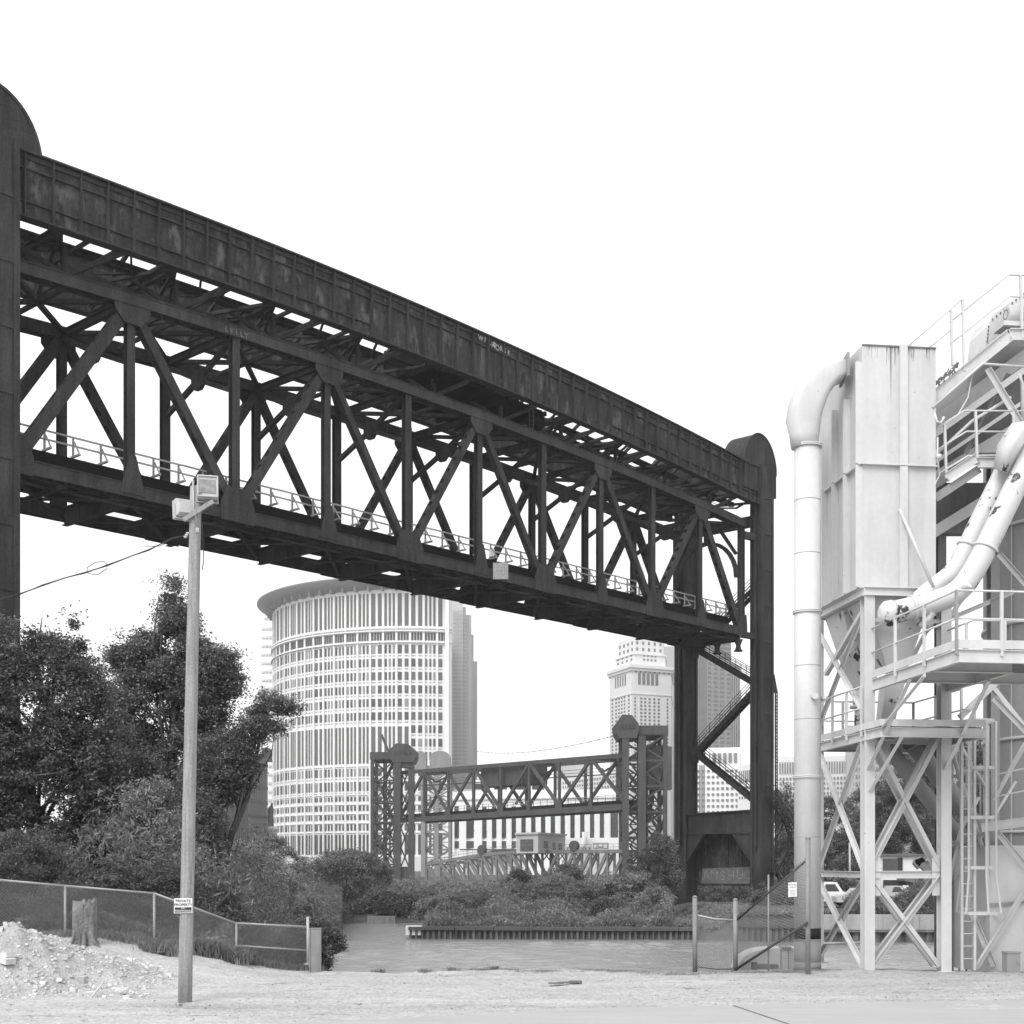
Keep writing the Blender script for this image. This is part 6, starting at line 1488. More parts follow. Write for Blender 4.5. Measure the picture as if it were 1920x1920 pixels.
rt_ = lattice_tower(xof(1172, YRr), xof(1247, YRr), YRr, YRr+9, -2.0, zof(1378, YRr), 'far lift bridge tower at the right end of its span, rising above the bushes', (xof(1155, YRr), xof(1196, YRr)), FS)
q = MB(); q.box(xof(1166, YRr), xof(1178, YRr), YRr-1.4, YRr-.3, -2, zof(1368, YRr)); q.box(xof(1196, YRr), xof(1210, YRr), YRr-1, YRr+2, -2, zof(1380, YRr)); q.box(xof(1205, YRr), xof(1220, YRr), YRr+4, YRr+6, -2, zof(1400, YRr)); q.build('guide_column', FS, rt_)
q = MB()
for k in range(6):
    z0 = 0+k*4.1; xa, xb = (xof(1212, YRr), xof(1240, YRr)) if k % 2 else (xof(1240, YRr), xof(1212, YRr)); q.beam((xa, YRr+4, z0), (xb, YRr+4, z0+4.1), 1, .5)
q.build('stair_flight', FS, rt_)
q = MB(); q.prism([P(1200, 1480, YRr+7), P(1200, 1420, YRr+7), P(1215, 1395, YRr+7), P(1260, 1400, YRr+7), P(1260, 1480, YRr+7)], (0, 3, 0)); q.build('counterweight', M['farsteel2'], rt_)
for px, r_ in ((722, 0), (758, 1)):
    pass
q = MB(); q.box(xof(719, YL+14), xof(726, YL+14), YL+13, YL+14, -2.4, zof(1425, YL+14)); z = -2.4
while z < zof(1435, YL+14)-5:
    q.beam((xof(722, YL+14), YL+13.5, z), (xof(742, YL+14), YL+13.5, z+4.6), .3, .35); q.beam((xof(742, YL+14), YL+13.5, z), (xof(722, YL+14), YL+13.5, z+4.6), .3, .35); z += 4.6
q.beam((xof(700, YL), YL+2, zof(1600, YL)), (xof(735, YL), YL+2, -2), .6, .6)
root_l = [o for o in bpy.data.objects if o.name == 'far_lift_tower'][0]
q.build('rear_leg', FS, root_l)
q = MB(); z = -2
while z < zof(1400, YRr+10)-4:
    for xa, xb in ((1180, 1208), (1208, 1236)): q.beam((xof(xa, YRr+12), YRr+11, z), (xof(xb, YRr+12), YRr+11, z+3.8), .25, .3); q.beam((xof(xb, YRr+12), YRr+11, z), (xof(xa, YRr+12), YRr+11, z+3.8), .25, .3)
    z += 3.8
for px in (1208, 1236): q.box(xof(px-2, YRr+12), xof(px+2, YRr+12), YRr+10.6, YRr+11.4, -2, zof(1390, YRr+12))
q.build('rear_leg', FS, rt_)
# pale tower pair behind the left tower
YP = 345
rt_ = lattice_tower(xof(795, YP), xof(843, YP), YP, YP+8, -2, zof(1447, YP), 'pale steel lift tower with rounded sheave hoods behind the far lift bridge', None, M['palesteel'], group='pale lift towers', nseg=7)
for pa, pb, py in ((776, 800, 1408), (806, 845, 1408)):
    q = MB(); x0, x1 = xof(pa, YP), xof(pb, YP); z0 = zof(1446, YP); r = (x1-x0)/2; h1 = zof(py+14, YP)
    pts = [(x0, YP-1, z0), (x1, YP-1, z0), (x1, YP-1, h1)]+[((x0+x1)/2+r*math.cos(a), YP-1, h1+zof(py, YP)*0+1.9*math.sin(a)) for a in [k*math.pi/8 for k in range(1, 8)]]+[(x0, YP-1, h1)]
    q.prism(pts, (0, 4, 0)); q.build('sheave_hood', M['palesteel'], rt_)
q = MB(); q.box(xof(790, YP), xof(798, YP), YP-2, YP-.5, -2, zof(1445, YP)); q.box(xof(815, YP), xof(823, YP), YP-2, YP-.5, -2, zof(1445, YP)); q.build('guide_column', M['palesteel'], rt_)

# ================================================================ SWING BRIDGE with control cabin
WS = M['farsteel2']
YS0, YS1 = 272, 238
sA, sB = xy(800, YS0), xy(1172, YS1); sd_ = (sB-sA); SL = sd_.length; sd_ = sd_.normalized(); sn = Vector((-sd_.y, sd_.x, 0)); sn = sn if sn.y > 0 else -sn
def SP(s, t, z): p = sA+sd_*s+sn*t; return Vector((p.x, p.y, z))
sw_ = empty('swing_bridge', SP(SL/2, 4, -1), 'low grey swing bridge truss half hidden by bushes under the far lift bridge', 'bridge')
def stop(s): f = s/SL; return 2.2+ (2.4*math.sin(min(f/.55, 1)*math.pi/2) if f < .55 else 2.4)
n = 13; pl = SL/n
for t in (0, 7):
    q = MB(); q.beam(SP(0, t, -2.0), SP(SL, t, -2.0), .5, .9); q.build('bottom_chord', WS, sw_)
    q = MB()
    for i in range(n): q.beam(SP(i*pl, t, stop(i*pl)), SP((i+1)*pl, t, stop((i+1)*pl)), .5, .6)
    q.build('top_chord', WS, sw_)
    for i in range(n+1):
        s = i*pl; q = MB(); q.beam(SP(s, t, -2), SP(s, t, stop(s)), .35, .4, sd_); q.build('vertical', WS, sw_)
        if i < n:
            q = MB(); a, b_ = (SP(s, t, stop(s)), SP(s+pl, t, -2)) if i < n*.55 else (SP(s, t, -2), SP(s+pl, t, stop(s+pl)))
            q.beam(a, b_, .35, .62, sd_); q.build('diagonal', WS, sw_)
for i in range(n+1):
    s = i*pl; q = MB(); z = stop(s); q.beam(SP(s, 0, z), SP(s, 7, z), .2, .3); q.beam(SP(s, 0, z-1.8), SP(s, 2, z-.1), .16, .2); q.beam(SP(s, 7, z-1.8), SP(s, 5, z-.1), .16, .2); q.build('sway_frame', WS, sw_)
q = MB()
for h in (.5, 1.0):
    for i in range(n): q.beam(SP(i*pl, 0, stop(i*pl)+.3+h), SP((i+1)*pl, 0, stop((i+1)*pl)+.3+h), .05, .07)
for i in range(40): s = SL*i/39; q.beam(SP(s, 0, stop(s)+.3), SP(s, 0, stop(s)+1.35), .06, .06)
q.build('handrail', WS, sw_)
for i in (4, 8, 10):
    c = SP(i*pl, -.2, stop(i*pl)+1); q = MB(); q.tube([c-sn*.2, c+sn*.5], 1.0, 16); q.build('sheave', FS, sw_)
q = MB(); q.box(xof(800, 270)-10, xof(860, 270), 268, 271, -2.6, -1.7); q.build('pier', M['concrete'], sw_)
Yc = 250
ch = empty('control_cabin', P(1012, 1600, Yc), 'grey box control cabin standing on top of the swing bridge', 'cabin')
q = MB(); a, b_, c = xy(968, Yc), xy(1009, Yc-4), xy(1060, Yc+10)
q.prism([(a.x, a.y, zof(1600, Yc)), (b_.x, b_.y, zof(1600, Yc)), (c.x, c.y, zof(1600, Yc)), (a.x+3, c.y+3, zof(1600, Yc))], (0, 0, zof(1565, Yc)-zof(1600, Yc))); q.build('wall', M['stone3'], ch)
def cabwin(A, C, f0, f1, p0, p1):
    A, C = Vector(A), Vector(C); d = C-A; nn = Vector((d.y, -d.x, 0)).normalized(); nn = nn if nn.y < 0 else -nn
    p, r = A+d*f0, A+d*f1; q = MB(); q.obox(((p.x+r.x)/2, (p.y+r.y)/2, (zof(p0, Yc)+zof(p1, Yc))/2), r-p, nn*.2, (0, 0, zof(p0, Yc)-zof(p1, Yc))); w2 = q.build('window', M['glass'], ch)
    q = MB(); mid = (p+r)/2+nn*.12; q.obox((mid.x, mid.y, (zof(p0, Yc)+zof(p1, Yc))/2), d.normalized()*.08, nn*.05, (0, 0, zof(p0, Yc)-zof(p1, Yc))); q.obox((mid.x, mid.y, (zof(p0, Yc)+zof(p1, Yc))/2), r-p, nn*.05, (0, 0, .08)); q.build('frame', M['dgrey'], w2)
cabwin(a, b_, .2, .78, 1574, 1596); cabwin(b_, c, .2, .34, 1577, 1590); cabwin(b_, c, .52, .62, 1580, 1600); cabwin(b_, c, .74, .86, 1580, 1594)
q = MB(); q.prism([(a.x-.3, a.y-.3, zof(1565, Yc)), (b_.x, b_.y-.4, zof(1565, Yc)), (c.x+.4, c.y, zof(1565, Yc)), (a.x+2.6, c.y+3.3, zof(1565, Yc))], (0, 0, .35)); q.build('roof', M['stone3'], ch)
# overhead cable with markers between the tower tops
q = MB(); pa, pb = P(896, 1409, 420), P(1158, 1378, 236); N = 24; prev = None
for k in range(N+1):
    f = k/N; p = pa+(pb-pa)*f; p.z -= 3.2*4*f*(1-f)*.5
    if prev: q.tube([prev, p], .05, 4, False)
    q.obox(p, (.22, 0, 0), (0, .22, 0), (0, 0, .22)); prev = p
tag(q.build('marker_cable', M['farsteel']), 'thin beaded cable strung across the sky behind the far lift bridge', 'cable')
# ================================================================ RIGHT FAR BANK
Yb = 128
def K(px, py, Y=Yb): return P(px, py, Y)
hb2 = Bld('garage_building', 'white low garage building with a big dark opening behind the excavator', 'building', K(1690, 1690))
hb2.wall([xy(1648, 128), xy(1728, 128), xy(1728, 138), xy(1648, 138)], -2, zof(1604, 128), M['stone'])
def wpanel(b_, pa, pb, pya, pyb, Y, m, name='door', pr=.1):
    q = MB(); q.box(xof(pa, Y), xof(pb, Y), Y-pr, Y+.1, zof(pyb, Y), zof(pya, Y)); return q.build(name, m, b_.root)
wpanel(hb2, 1655, 1691, 1610, 1634, 128, M['glass'], 'garage_door'); wpanel(hb2, 1656, 1692, 1650, 1668, 128, M['louver'], 'garage_door')
wpanel(hb2, 1684, 1692, 1608, 1632, 127.95, M['louver'], 'door_edge'); wpanel(hb2, 1646, 1730, 1601, 1604.5, 128, M['dgrey'], 'roof_edge', .4)
q = MB(); q.box(xof(1609, 130), xof(1647, 130), 130, 140, -2, zof(1622, 130)); tag(q.build('grey_shed', M['stone3']), 'plain grey shed wall left of the white garage building', 'shed')
up2 = Bld('white_upper_building', 'small bright white building glimpsed between the trees above the riverbank', 'building', K(1580, 1600, 200))
up2.wall([xy(1562, 200), xy(1588, 200), xy(1588, 210), xy(1562, 210)], -2, zof(1562, 200), M['stone']); up2.wall([xy(1593, 201), xy(1605, 201), xy(1605, 210), xy(1593, 210)], -2, zof(1560, 201), M['stone'])
up2.grid(xy(1564, 199.8), xy(1587, 199.8), zof(1582, 200), zof(1572, 200), 4, 1, .4, .5, M['glass']); up2.done()
# excavator (material handler with magnet-style arm)
ex = empty('excavator', K(1745, 1683, 118), 'grey excavator with a bent boom working behind the seawall', 'excavator')
EY = 118
def EP(px, py, dy=0): return P(px, py, EY+dy)
E1 = mat('excavator_paint', .16, .6, var=.1)
q = MB(); q.prism([EP(px, py) for px, py in ((1697, 1640), (1752, 1638), (1752, 1655), (1740, 1660), (1697, 1652))], (0, 2.6, 0)); bd = q.build('body', E1, ex)
q = MB(); q.prism([EP(px, py, -.05) for px, py in ((1722, 1643), (1731, 1642), (1731, 1651), (1722, 1652))], (0, .04, 0)); q.build('window', M['glass'], bd)
q = MB(); q.prism([EP(px, py, .1) for px, py in ((1697, 1653), (1733, 1655), (1730, 1661), (1700, 1660))], (0, 2.4, 0)); q.build('counterweight', M['louver'], ex)
q = MB(); q.box(xof(1716, EY), xof(1732, EY), EY+.5, EY+2, zof(1672, EY), zof(1654, EY)); q.box(xof(1712, EY), xof(1750, EY), EY, EY+2.6, zof(1682, EY)-.6, zof(1676, EY)); q.build('undercarriage', M['louver'], ex)
for px in (1719, 1745): q = MB(); c = EP(px, 1682); q.tube([c-Vector((0, .3, 0)), c+Vector((0, .3, 0))], .62, 16); q.build('wheel', M['louver'], ex)
q = MB(); q.prism([EP(px, py, 1) for px, py in ((1745, 1650), (1757, 1652), (1757, 1636), (1728, 1606), (1716, 1612), (1716, 1618), (1738, 1636))], (0, .6, 0)); q.build('boom', E1, ex)
q = MB(); q.prism([EP(px, py, 1) for px, py in ((1713, 1620), (1716, 1612), (1790, 1588), (1800, 1585), (1800, 1592), (1760, 1606), (1728, 1618), (1722, 1630))], (0, .5, 0)); q.build('arm', E1, ex)
q = MB(); q.tube([EP(1735, 1614, .9), EP(1756, 1606, .9)], .12, 6); q.tube([EP(1780, 1598, .9), EP(1798, 1593, .9)], .1, 6); q.build('hydraulic_cylinder', M['galv'], ex)
# parked vehicles
def vehicle(name, x, Y, z, L, H, kind, m, label):
    root = empty(name, (x, Y, z), label, 'truck' if kind == 'truck' else 'car', 'vehicles parked behind the seawall')
    q = MB()
    if kind == 'car': prof = [(-.5, .25), (-.5, .55), (-.44, .62), (-.28, .65), (-.16, 1), (.2, 1), (.34, .66), (.48, .6), (.5, .5), (.5, .25)]
    elif kind == 'van': prof = [(-.5, .2), (-.5, .95), (-.46, 1), (.25, 1), (.36, .62), (.48, .55), (.5, .45), (.5, .2)]
    else: prof = [(-.5, .3), (-.5, .62), (.05, .62), (.08, 1), (.26, 1), (.34, .64), (.49, .58), (.5, .3)]
    q.prism([(x+a*L, Y, z+b*H) for a, b in prof], (0, 1.8, 0)); b_ = q.build('body', m, root)
    for s in (-.3, .32): q = MB(); c = Vector((x+s*L, Y, z+.33)); q.tube([c-Vector((0, .05, 0)), c+Vector((0, .25, 0))], .33, 14); w2 = q.build('wheel', M['louver'], root); q = MB(); q.tube([c-Vector((0, .07, 0)), c-Vector((0, .04, 0))], .17, 10); q.build('rim', M['galv'], w2)
    q = MB(); wx = {'car': (-.14, .28, .68, .95), 'van': (.02, .30, .62, .92), 'truck': (.1, .29, .66, .95)}[kind]
    q.prism([(x+wx[0]*L, Y-.02, z+wx[2]*H), (x+wx[1]*L, Y-.02, z+wx[2]*H), (x+(wx[1]-.08)*L, Y-.02, z+wx[3]*H), (x+(wx[0]+.03)*L, Y-.02, z+wx[3]*H)], (0, .03, 0)); q.build('window', M['glass'], root)
    return root
zc_ = -1.05
vehicle('parked_car', xof(1622, 104), 104, zc_, 4.4, 1.45, 'car', M['galv2'], 'white car parked behind the seawall between the pipe and the first white leg')
vehicle('parked_truck', xof(1660, 112), 112, zc_, 5.6, 1.5, 'truck', M['galv2'], 'long white flatbed truck parked in front of the garage building')
vehicle('parked_van', xof(1543, 106), 106, zc_, 4.4, 1.9, 'van', M['paint'], 'white van end showing just right of the tall white pipe')
vehicle('parked_car', xof(1826, 112), 112, zc_, 4.4, 1.5, 'car', M['galv2'], 'white car parked behind the caged ladder, nearest the silo'); vehicle('parked_car', xof(1812, 118), 118, zc_, 4.5, 1.6, 'car', M['galv2'], 'pale grey car behind the white one near the silo')
q = MB(); q.tube([K(1594, 1690, 120), K(1593, 1580, 120)], .09, 8); q.tube([K(1593, 1580, 120), K(1600, 1578, 120)], .07, 6); tag(q.build('street_lamp_post', M['galv']), 'slim pale lamp post among the trees right of the white pipe', 'lamp post')
for px, t, b, Y in ((567.5, 1628, 1655, 150), (613.5, 1622, 1645, 150)):
    q = MB(); q.tube([P(px, b, Y), P(px, t, Y)], .10, 6); tag(q.build('white_post', M['paint']), 'thin white post sticking out of the trees '+('nearer the wooden pole' if px < 600 else 'nearer the far lift bridge'), 'post', 'thin white posts in the trees')
# ================================================================ TREES AND SHRUBS
def foliage(lobes, nclump, nleaf, size, crad, seed, flat=.6, shell=.55):
    rs = np.random.RandomState(seed); vols = np.array([l[3]*l[4]*l[5] for l in lobes])**.75; pr = vols/vols.sum(); ids = rs.choice(len(lobes), nclump, p=pr)
    L = np.array([l[:6] for l in lobes])[ids]; d = rs.normal(0, 1, (nclump, 3)); d /= np.linalg.norm(d, axis=1)[:, None]; rad = shell+(1.06-shell)*rs.uniform(0, 1, nclump)**.6; rad *= rs.uniform(.82, 1.1, nclump)*np.where(rs.uniform(0, 1, nclump) < .16, rs.uniform(1.0, 1.22, nclump), 1)
    cc = L[:, :3]+d*L[:, 3:6]*rad[:, None]; cr = crad*rs.uniform(.45, 1.6, nclump)
    ph = rs.uniform(0, 6.28, 6); f = 1.9/max(crad*3.2, .5)
    nzv = np.sin(cc[:, 0]*f+ph[0])+np.sin(cc[:, 1]*f*1.1+ph[1])+np.sin(cc[:, 2]*f*1.2+ph[2])+.8*np.sin((cc[:, 0]+cc[:, 2])*f*1.9+ph[3])+.8*np.sin((cc[:, 0]-cc[:, 2])*f*2.3+ph[4])
    kp = nzv > -1.15; cc = cc[kp]; cr = cr[kp]; nclump = len(cc)
    N = nclump*nleaf; cen = np.repeat(cc, nleaf, 0); r = np.repeat(cr, nleaf)
    p = cen+rs.normal(0, .5, (N, 3))*r[:, None]*np.array([1, 1, flat])
    nrm = rs.normal(0, 1, (N, 3)); nrm[:, 2] = np.abs(nrm[:, 2])+.6; nrm /= np.linalg.norm(nrm, axis=1)[:, None]
    t = rs.normal(0, 1, (N, 3)); t -= (t*nrm).sum(1)[:, None]*nrm; t /= np.linalg.norm(t, axis=1)[:, None]; b = np.cross(nrm, t)
    s = size*rs.uniform(.6, 1.35, N); s = s[:, None]
    V = np.stack([p-t*s, p-b*s*.5+t*s*.1-nrm*s*.12, p+t*s, p+b*s*.5+t*s*.1-nrm*s*.12], 1).reshape(-1, 3); return V, np.arange(N*4).reshape(N, 4), cc
def tree(name, label, cat, px, Y, zb_, lob, nclump, nleaf, size, crad, m, seed, trunk=.25, group=None, branches=22, shell=.5, deep=None):
    base = Vector((xof(px, Y), Y, zb_)); root = empty(name, base, label, cat, group); rr = random.Random(seed)
    L = []
    for l in lob:
        lx, ly, rx, ry = l[:4]; dY = l[4] if len(l) > 4 else 0; yy = Y+dY; s = yy/F; L.append((xof(lx, yy), yy, zof(ly, yy), rx*s, (deep or max(rx, ry)*.8)*s, ry*s))
    V, Fc, cc = foliage(L, int(nclump*1.25), int(nleaf*1.75), size*.6, crad*.88, seed, shell=shell)
    k = V[:, 2].reshape(-1, 4).min(1) > zb_-.2
    V = V.reshape(-1, 4, 3)[k].reshape(-1, 3); Fc = np.arange(len(V)).reshape(-1, 4)
    mesh_object('crown', V, Fc, m, root)
    q = MB(); top = max(L, key=lambda l: l[2]+l[5]); tp = Vector((top[0], top[1], top[2]-top[5]*.5)); n = 7; spine = [base.lerp(tp, k/n)+Vector((rr.gauss(0, trunk*.9), rr.gauss(0, trunk*.9), 0))*(k > 0) for k in range(n+1)]; spine[0].z -= .4
    q.tube(spine, [trunk*max(.04, (1-.97*k/n)) for k in range(n+1)], 9)
    for k in range(min(branches, len(cc))):
        c = Vector(cc[rr.randrange(len(cc))]); f = rr.uniform(.2, .85); i = int(f*n); s0 = spine[i].lerp(spine[i+1], f*n-i)
        if c.z < s0.z-1: s0 = spine[1]
        md = s0.lerp(c, .5)+Vector((rr.gauss(0, .3), rr.gauss(0, .3), .2)); r0 = trunk*(1-.9*f)*.32
        q.tube([s0, md, c], [r0, r0*.6, r0*.2], 6)
    q.build('trunk', M['bark'], root); return root
LD, LM_, LP, LF = M['leaf_dark'], M['leaf_mid'], M['leaf_pale'], M['leaf_far']
# left wood, front to back
tree('maple_tree', 'big dark maple filling the left edge behind the fence', 'tree', 40, 36, .3, [(-20, 1280, 110, 120), (75, 1330, 110, 120), (-30, 1450, 130, 130), (70, 1190, 34, 52), (80, 1150, 16, 20), (125, 1225, 34, 58), (130, 1165, 14, 18), (20, 1210, 55, 50), (150, 1300, 60, 60), (110, 1450, 120, 120), (0, 1600, 130, 110), (130, 1590, 100, 90), (180, 1380, 60, 70)], 2300, 46, .085, .34, LD, 21, .30, 'trees on the left bank', 40)
tree('poplar_tree', 'tall pointed dark tree with loose leaves directly behind the wooden pole', 'tree', 318, 44, .3, [(318, 1110, 20, 34), (325, 1170, 42, 50), (310, 1230, 75, 60), (270, 1240, 62, 48), (225, 1225, 26, 22), (370, 1260, 70, 60), (415, 1270, 42, 38), (300, 1330, 110, 80), (385, 1350, 50, 60), (330, 1440, 100, 80), (240, 1400, 60, 80), (420, 1235, 30, 20), (345, 1190, 30, 40)], 2000, 42, .085, .34, LM_, 22, .28, 'trees on the left bank', 46)
tree('leaning_tree', 'dark tree reaching a leafy branch to the right across the round courthouse', 'tree', 400, 41, .3, [(415, 1440, 60, 60), (440, 1390, 26, 22), (478, 1352, 32, 19), (512, 1318, 30, 19), (540, 1328, 22, 10), (470, 1378, 36, 20), (500, 1362, 30, 14), (455, 1420, 40, 34), (492, 1335, 24, 12), (405, 1470, 40, 40), (375, 1500, 45, 70), (500, 1303, 14, 12), (380, 1580, 45, 60)], 760, 42, .075, .30, LM_, 23, .2, 'trees on the left bank', 34)
tree('bushy_tree', 'dark bushy tree low in the middle of the left wood', 'tree', 240, 38, .3, [(200, 1500, 90, 90), (260, 1580, 100, 90), (330, 1560, 90, 80), (200, 1640, 100, 70), (310, 1650, 100, 60), (250, 1470, 60, 60)], 1700, 44, .08, .34, LD, 24, .22, 'trees on the left bank', 30)
tree('bushy_tree', 'paler bushy tree with bare twigs just left of the pole', 'tree', 290, 35, .3, [(280, 1500, 50, 40), (300, 1560, 60, 50), (255, 1560, 50, 50), (330, 1620, 60, 50)], 330, 40, .07, .3, LP, 25, .14, 'trees on the left bank', 30)
tree('shrub', 'dark shrub pressed against the low fence on the far left', 'shrub', 60, 30.5, .5, [(-10, 1690, 110, 60), (80, 1690, 90, 55), (160, 1690, 80, 50), (40, 1620, 100, 60)], 1000, 44, .05, .22, LD, 26, .08, 'shrubs behind the fence', 12)
tree('shrub', 'dark shrub behind the fence between the tall stump and the pole', 'shrub', 250, 31, .4, [(230, 1700, 80, 50), (300, 1710, 80, 50), (270, 1650, 90, 50), (350, 1730, 60, 40)], 950, 44, .05, .2, LD, 27, .08, 'shrubs behind the fence', 12)
tree('shrub', 'grey green shrub behind the fence right of the pole', 'shrub', 420, 32, .2, [(390, 1740, 60, 45), (440, 1750, 60, 40), (400, 1690, 60, 50), (500, 1770, 60, 35), (470, 1730, 50, 40)], 750, 44, .045, .2, LM_, 28, .07, 'shrubs behind the fence', 12)
tree('shrub', 'dark leafy shrub hanging over the water right of the steel bollard', 'shrub', 606, 31, -.8, [(615, 1775, 26, 36), (628, 1765, 20, 26), (600, 1810, 24, 26), (585, 1750, 40, 30), (560, 1770, 50, 40)], 520, 40, .04, .14, LD, 29, .05, 'shrubs behind the fence', 10)
# pale bushes in the middle distance on the left bank
for i, (px, Y, lob, lab) in enumerate(((450, 58, [(440, 1622, 50, 40), (480, 1635, 55, 38), (420, 1655, 60, 50)], 'rounded pale bush top left of the round courthouse foot'), (530, 54, [(510, 1672, 65, 44), (556, 1690, 42, 40), (480, 1700, 70, 60), (540, 1720, 70, 50), (585, 1722, 24, 36)], 'big pale bush below the round courthouse, left of the water'), (470, 50, [(430, 1700, 60, 50), (500, 1750, 80, 50), (440, 1740, 60, 40)], 'pale bush just behind the right end of the low fence'), (500, 75, [(500, 1600, 40, 30), (540, 1630, 40, 34)], 'small distant pale tree at the foot of the stone bay'))):
    tree('bush', lab, 'bush', px, Y, -1, lob, 620 if i != 3 else 260, 40, .075 if Y < 70 else .1, .34, LP, 40+i, .12, 'pale bushes on the left bank', 10)
for i, (px, Y, lob, lab) in enumerate(((560, 140, [(560, 1640, 40, 20), (600, 1640, 40, 26)], 'low distant tree row right of the stone bay'), (640, 120, [(640, 1650, 55, 50), (620, 1690, 55, 40), (680, 1690, 40, 40), (660, 1620, 50, 26)], 'large rounded distant tree left of the far lift bridge'), (640, 128, [(650, 1612, 46, 18), (700, 1640, 30, 30)], 'distant treetop just below the round courthouse'), (590, 116, [(590, 1700, 40, 34), (620, 1715, 40, 22)], 'dark distant bush at the left water edge'), (730, 119, [(735, 1705, 28, 28), (760, 1700, 30, 26), (715, 1690, 20, 22)], 'bush above the short concrete quay wall'), (790, 122, [(785, 1690, 30, 22), (810, 1700, 34, 26)], 'bush right of the far bridge left tower foot'))):
    tree('distant_tree', lab, 'tree', px, Y, -2, lob, 520, 34, .16, .6, LF, 50+i, .2, 'trees on the far bank', 6)
# peninsula shrubs
pen = [(830, 101, [(835, 1705, 48, 24), (805, 1722, 30, 14)], 'low rounded shrub at the left tip of the overgrown bank'), (890, 104, [(890, 1690, 55, 26), (870, 1715, 50, 18)], 'feathery shrub second from the left tip of the bank'), (968, 108, [(968, 1650, 20, 24), (965, 1670, 24, 22)], 'small dark conical tree in front of the swing bridge'), (1000, 106, [(1000, 1685, 62, 26), (1030, 1660, 34, 16)], 'broad feathery shrub below the control cabin'), (1065, 109, [(1066, 1645, 26, 26), (1060, 1665, 34, 24)], 'round leafy tree right of the control cabin'), (1085, 104, [(1090, 1690, 65, 30), (1120, 1668, 46, 20)], 'broad feathery shrub in the middle of the bank'), (1160, 103, [(1165, 1680, 55, 30), (1190, 1660, 42, 22)], 'feathery shrub below the right far bridge tower'), (1235, 108, [(1240, 1600, 30, 36), (1205, 1622, 28, 26), (1240, 1650, 36, 34), (1215, 1650, 40, 26)], 'tall leafy shrub against the big lift tower'), (1250, 101, [(1225, 1692, 34, 28), (1205, 1710, 36, 20)], 'grassy shrub at the foot of the big lift tower')]
for i, (px, Y, lob, lab) in enumerate(pen): tree('bank_shrub', lab, 'shrub', px, Y, -1.8, lob, 520, 38, .12, .42, LP if i not in (2, 7) else LF, 70+i, .08, 'shrubs on the overgrown bank', 6, .3)
for i, (px, Y, lob, lab) in enumerate(((1170, 112, [(1172, 1655, 20, 16), (1160, 1668, 24, 14)], 'small dark shrub just left of the right far tower foot'), (1030, 99, [(1030, 1712, 30, 12), (1050, 1718, 24, 10)], 'low dark shrub at the water side of the bank'), (905, 100, [(905, 1700, 26, 16)], 'dark rounded shrub right of the bank tip'), (1140, 100, [(1140, 1702, 28, 18)], 'dark weedy shrub on the bank below the far bridge'), (1262, 112, [(1252, 1655, 14, 26)], 'thin leafy sapling against the left leg of the big lift tower'))): tree('bank_shrub', lab, 'shrub', px, Y, -1.8, lob, 240, 36, .11, .35, LM_, 140+i, .06, 'shrubs on the overgrown bank', 5, .3)
tree('bank_shrub', 'weedy shrub at the foot of the graffiti panel', 'shrub', 1345, 112, -1.9, [(1345, 1692, 20, 16), (1320, 1706, 30, 12), (1375, 1706, 30, 12), (1400, 1700, 20, 12)], 360, 34, .11, .35, LM_, 90, .06, 'shrubs on the overgrown bank', 6, .3)
tree('bank_shrub', 'dark shrub behind the tall chain link barrier', 'shrub', 1450, 104, -1.5, [(1440, 1690, 40, 30), (1480, 1690, 40, 34), (1420, 1720, 30, 20)], 420, 36, .11, .35, LM_, 91, .06, 'shrubs on the overgrown bank', 6, .3)
def cover(name, label, boxes, n, size, m, seed, hgt):
    rs = np.random.RandomState(seed); Vs = []
    for (x0, x1, y0, y1) in boxes:
        k = int(n*(x1-x0)*(y1-y0)); x = rs.uniform(x0, x1, k); y = rs.uniform(y0, y1, k); ok = terrain(x, y) > -2.5; x = x[ok]; y = y[ok]; k = len(x); bumps = np.clip(.5+.4*np.sin(x*.9+y*.7)*np.cos(x*.6-y*.8)+.35*np.sin(x*.37+1.3+y*.2)*np.sin(y*.33), 0, 1.3); kk_ = (x < 12+(y-100)*.12) | (y > 118) | (y < 60) | (x > 23); z = terrain(x, y)+rs.uniform(0, 1, k)**.7*hgt*np.where(kk_, .15+1.7*bumps**1.6, .22)
        p = np.stack([x, y, z], 1); t = rs.normal(0, 1, (k, 3)); t[:, 2] = np.abs(t[:, 2])*1.2; t /= np.linalg.norm(t, axis=1)[:, None]; nr = rs.normal(0, 1, (k, 3)); b = np.cross(nr, t); b /= np.linalg.norm(b, axis=1)[:, None]; s = (size*rs.uniform(.5, 1.5, k))[:, None]
        Vs.append(np.stack([p-t*s, p-b*s*.22, p+t*s, p+b*s*.22], 1).reshape(-1, 3))
    V = np.concatenate(Vs); tag(mesh_object(name, V, np.arange(len(V)).reshape(-1, 4), m, None), label, 'undergrowth', kind='stuff')
cover('bank_undergrowth', 'pale weeds and grass covering the bank behind the sheet piling', [(-6.2, 13, 93.9, 108), (8, 22, 90.5, 112)], 260, .12, LP, 5, 1.0)
cover('seawall_undergrowth', 'dark weeds growing along the top of the seawall', [(20, 46, 89.5, 93)], 520, .13, LM_, 6, .95)
cover('left_bank_undergrowth', 'dark weeds and ivy under the trees behind the fence', [(-17, -4.6, 29.2, 34)], 620, .085, LD, 7, .55)
cover('river_edge_undergrowth', 'dark tangled growth on the steep left river bank', [(-12, -4, 31, 60), (-19, -7, 60, 117)], 230, .09, LM_, 9, 1.6)
cover('back_undergrowth', 'pale tangled growth between the bushes and the swing bridge', [(-30, 30, 122, 175)], 60, .24, LF, 10, 1.1)
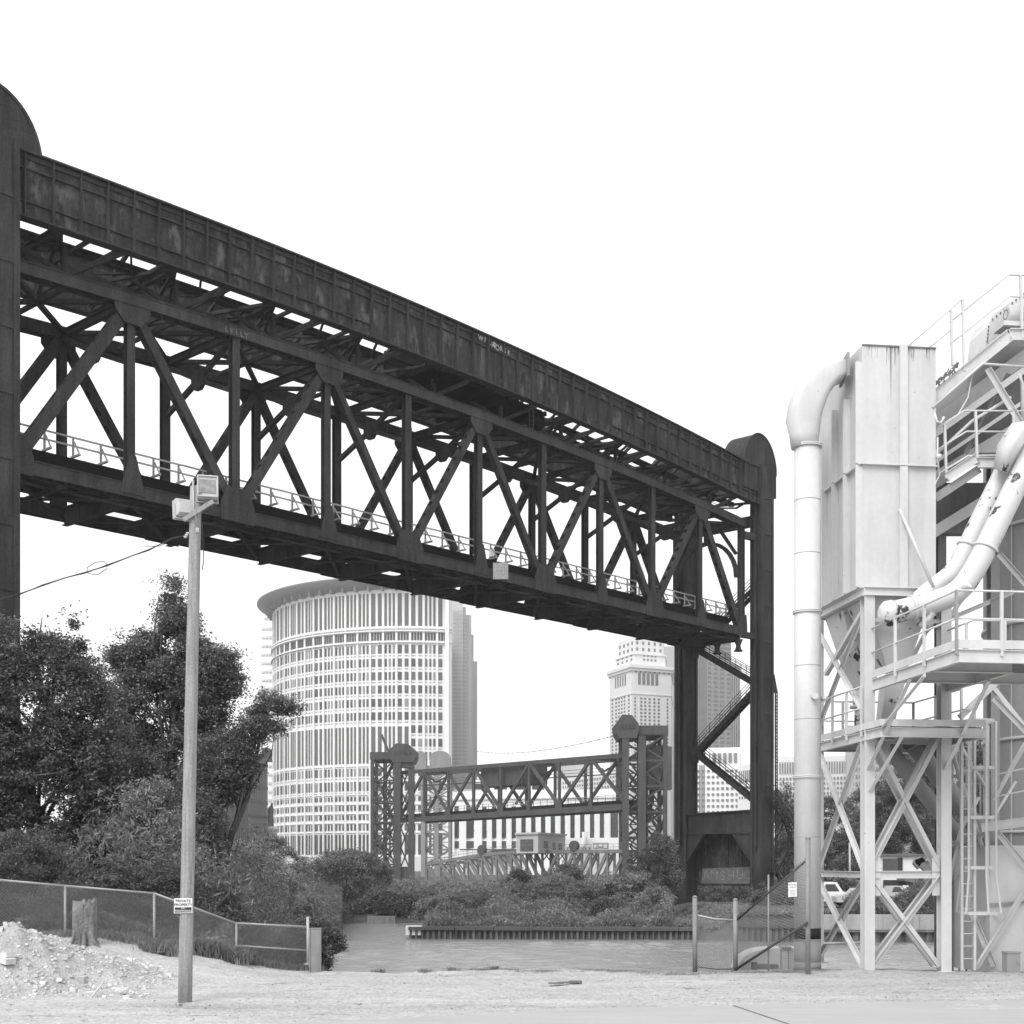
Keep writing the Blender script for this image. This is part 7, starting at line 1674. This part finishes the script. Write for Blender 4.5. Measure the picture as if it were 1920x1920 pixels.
cover('peninsula_back_growth', 'pale sumac growth along the crest of the overgrown bank', [(-5, 14, 104, 122)], 170, .15, LP, 12, 1.1)
cover('far_bank_undergrowth', 'dark growth along the far water edge', [(-20, -4, 116.15, 122)], 300, .15, LF, 8, 1.5)
# right-hand trees beyond the river
for i, (px, Y, lob, n_, m_, lab) in enumerate(((1560, 150, [(1555, 1530, 34, 40), (1550, 1580, 30, 40), (1580, 1620, 40, 50), (1600, 1590, 30, 40)], 700, LM_, 'dark tree just right of the tall white pipe'), (1640, 158, [(1650, 1500, 46, 44), (1640, 1560, 60, 50), (1690, 1530, 50, 60), (1700, 1580, 60, 40), (1620, 1530, 40, 50)], 1300, LM_, 'large dark tree filling the gap between the white legs'), (1740, 160, [(1725, 1430, 40, 40), (1740, 1500, 50, 70), (1770, 1560, 50, 60), (1710, 1480, 40, 50)], 1000, LM_, 'tall dark tree behind the sloping grey chutes'), (1820, 138, [(1825, 1420, 30, 36), (1830, 1480, 34, 60), (1810, 1560, 50, 60)], 750, LM_, 'tall dark tree behind the caged ladder'), (1470, 140, [(1470, 1510, 22, 40), (1480, 1570, 26, 50), (1465, 1620, 24, 50)], 420, LF, 'pale tree between the lift tower and the white pipe'), (1565, 126, [(1560, 1610, 30, 30), (1600, 1640, 30, 34)], 380, LF, 'paler bushy tree below the dark one right of the pipe'), (1562, 116, [(1562, 1660, 26, 20), (1590, 1665, 18, 12)], 260, LM_, 'low dark conifer-like shrub beside the slim lamp post'))):
    tree('riverside_tree', lab, 'tree', px, Y, -1.2, lob, n_, 34, .19, .65, m_, 100+i, .3, 'trees beyond the seawall', 8)
for i, (px, Y, lob, lab) in enumerate(((1710, 97, [(1712, 1690, 22, 26), (1700, 1700, 16, 14)], 'upright leafy weed bush on the seawall left of the second leg'), (1655, 95, [(1660, 1695, 26, 12)], 'low weed clump on the seawall right of the first leg'), (1765, 97, [(1750, 1695, 22, 18), (1780, 1700, 20, 16)], 'weed clump on the seawall around the second leg'))):
    tree('wall_weed', lab, 'shrub', px, Y, -1.2, lob, 200, 30, .10, .3, LF, 120+i, .04, 'weed bushes on the seawall', 6, .3)
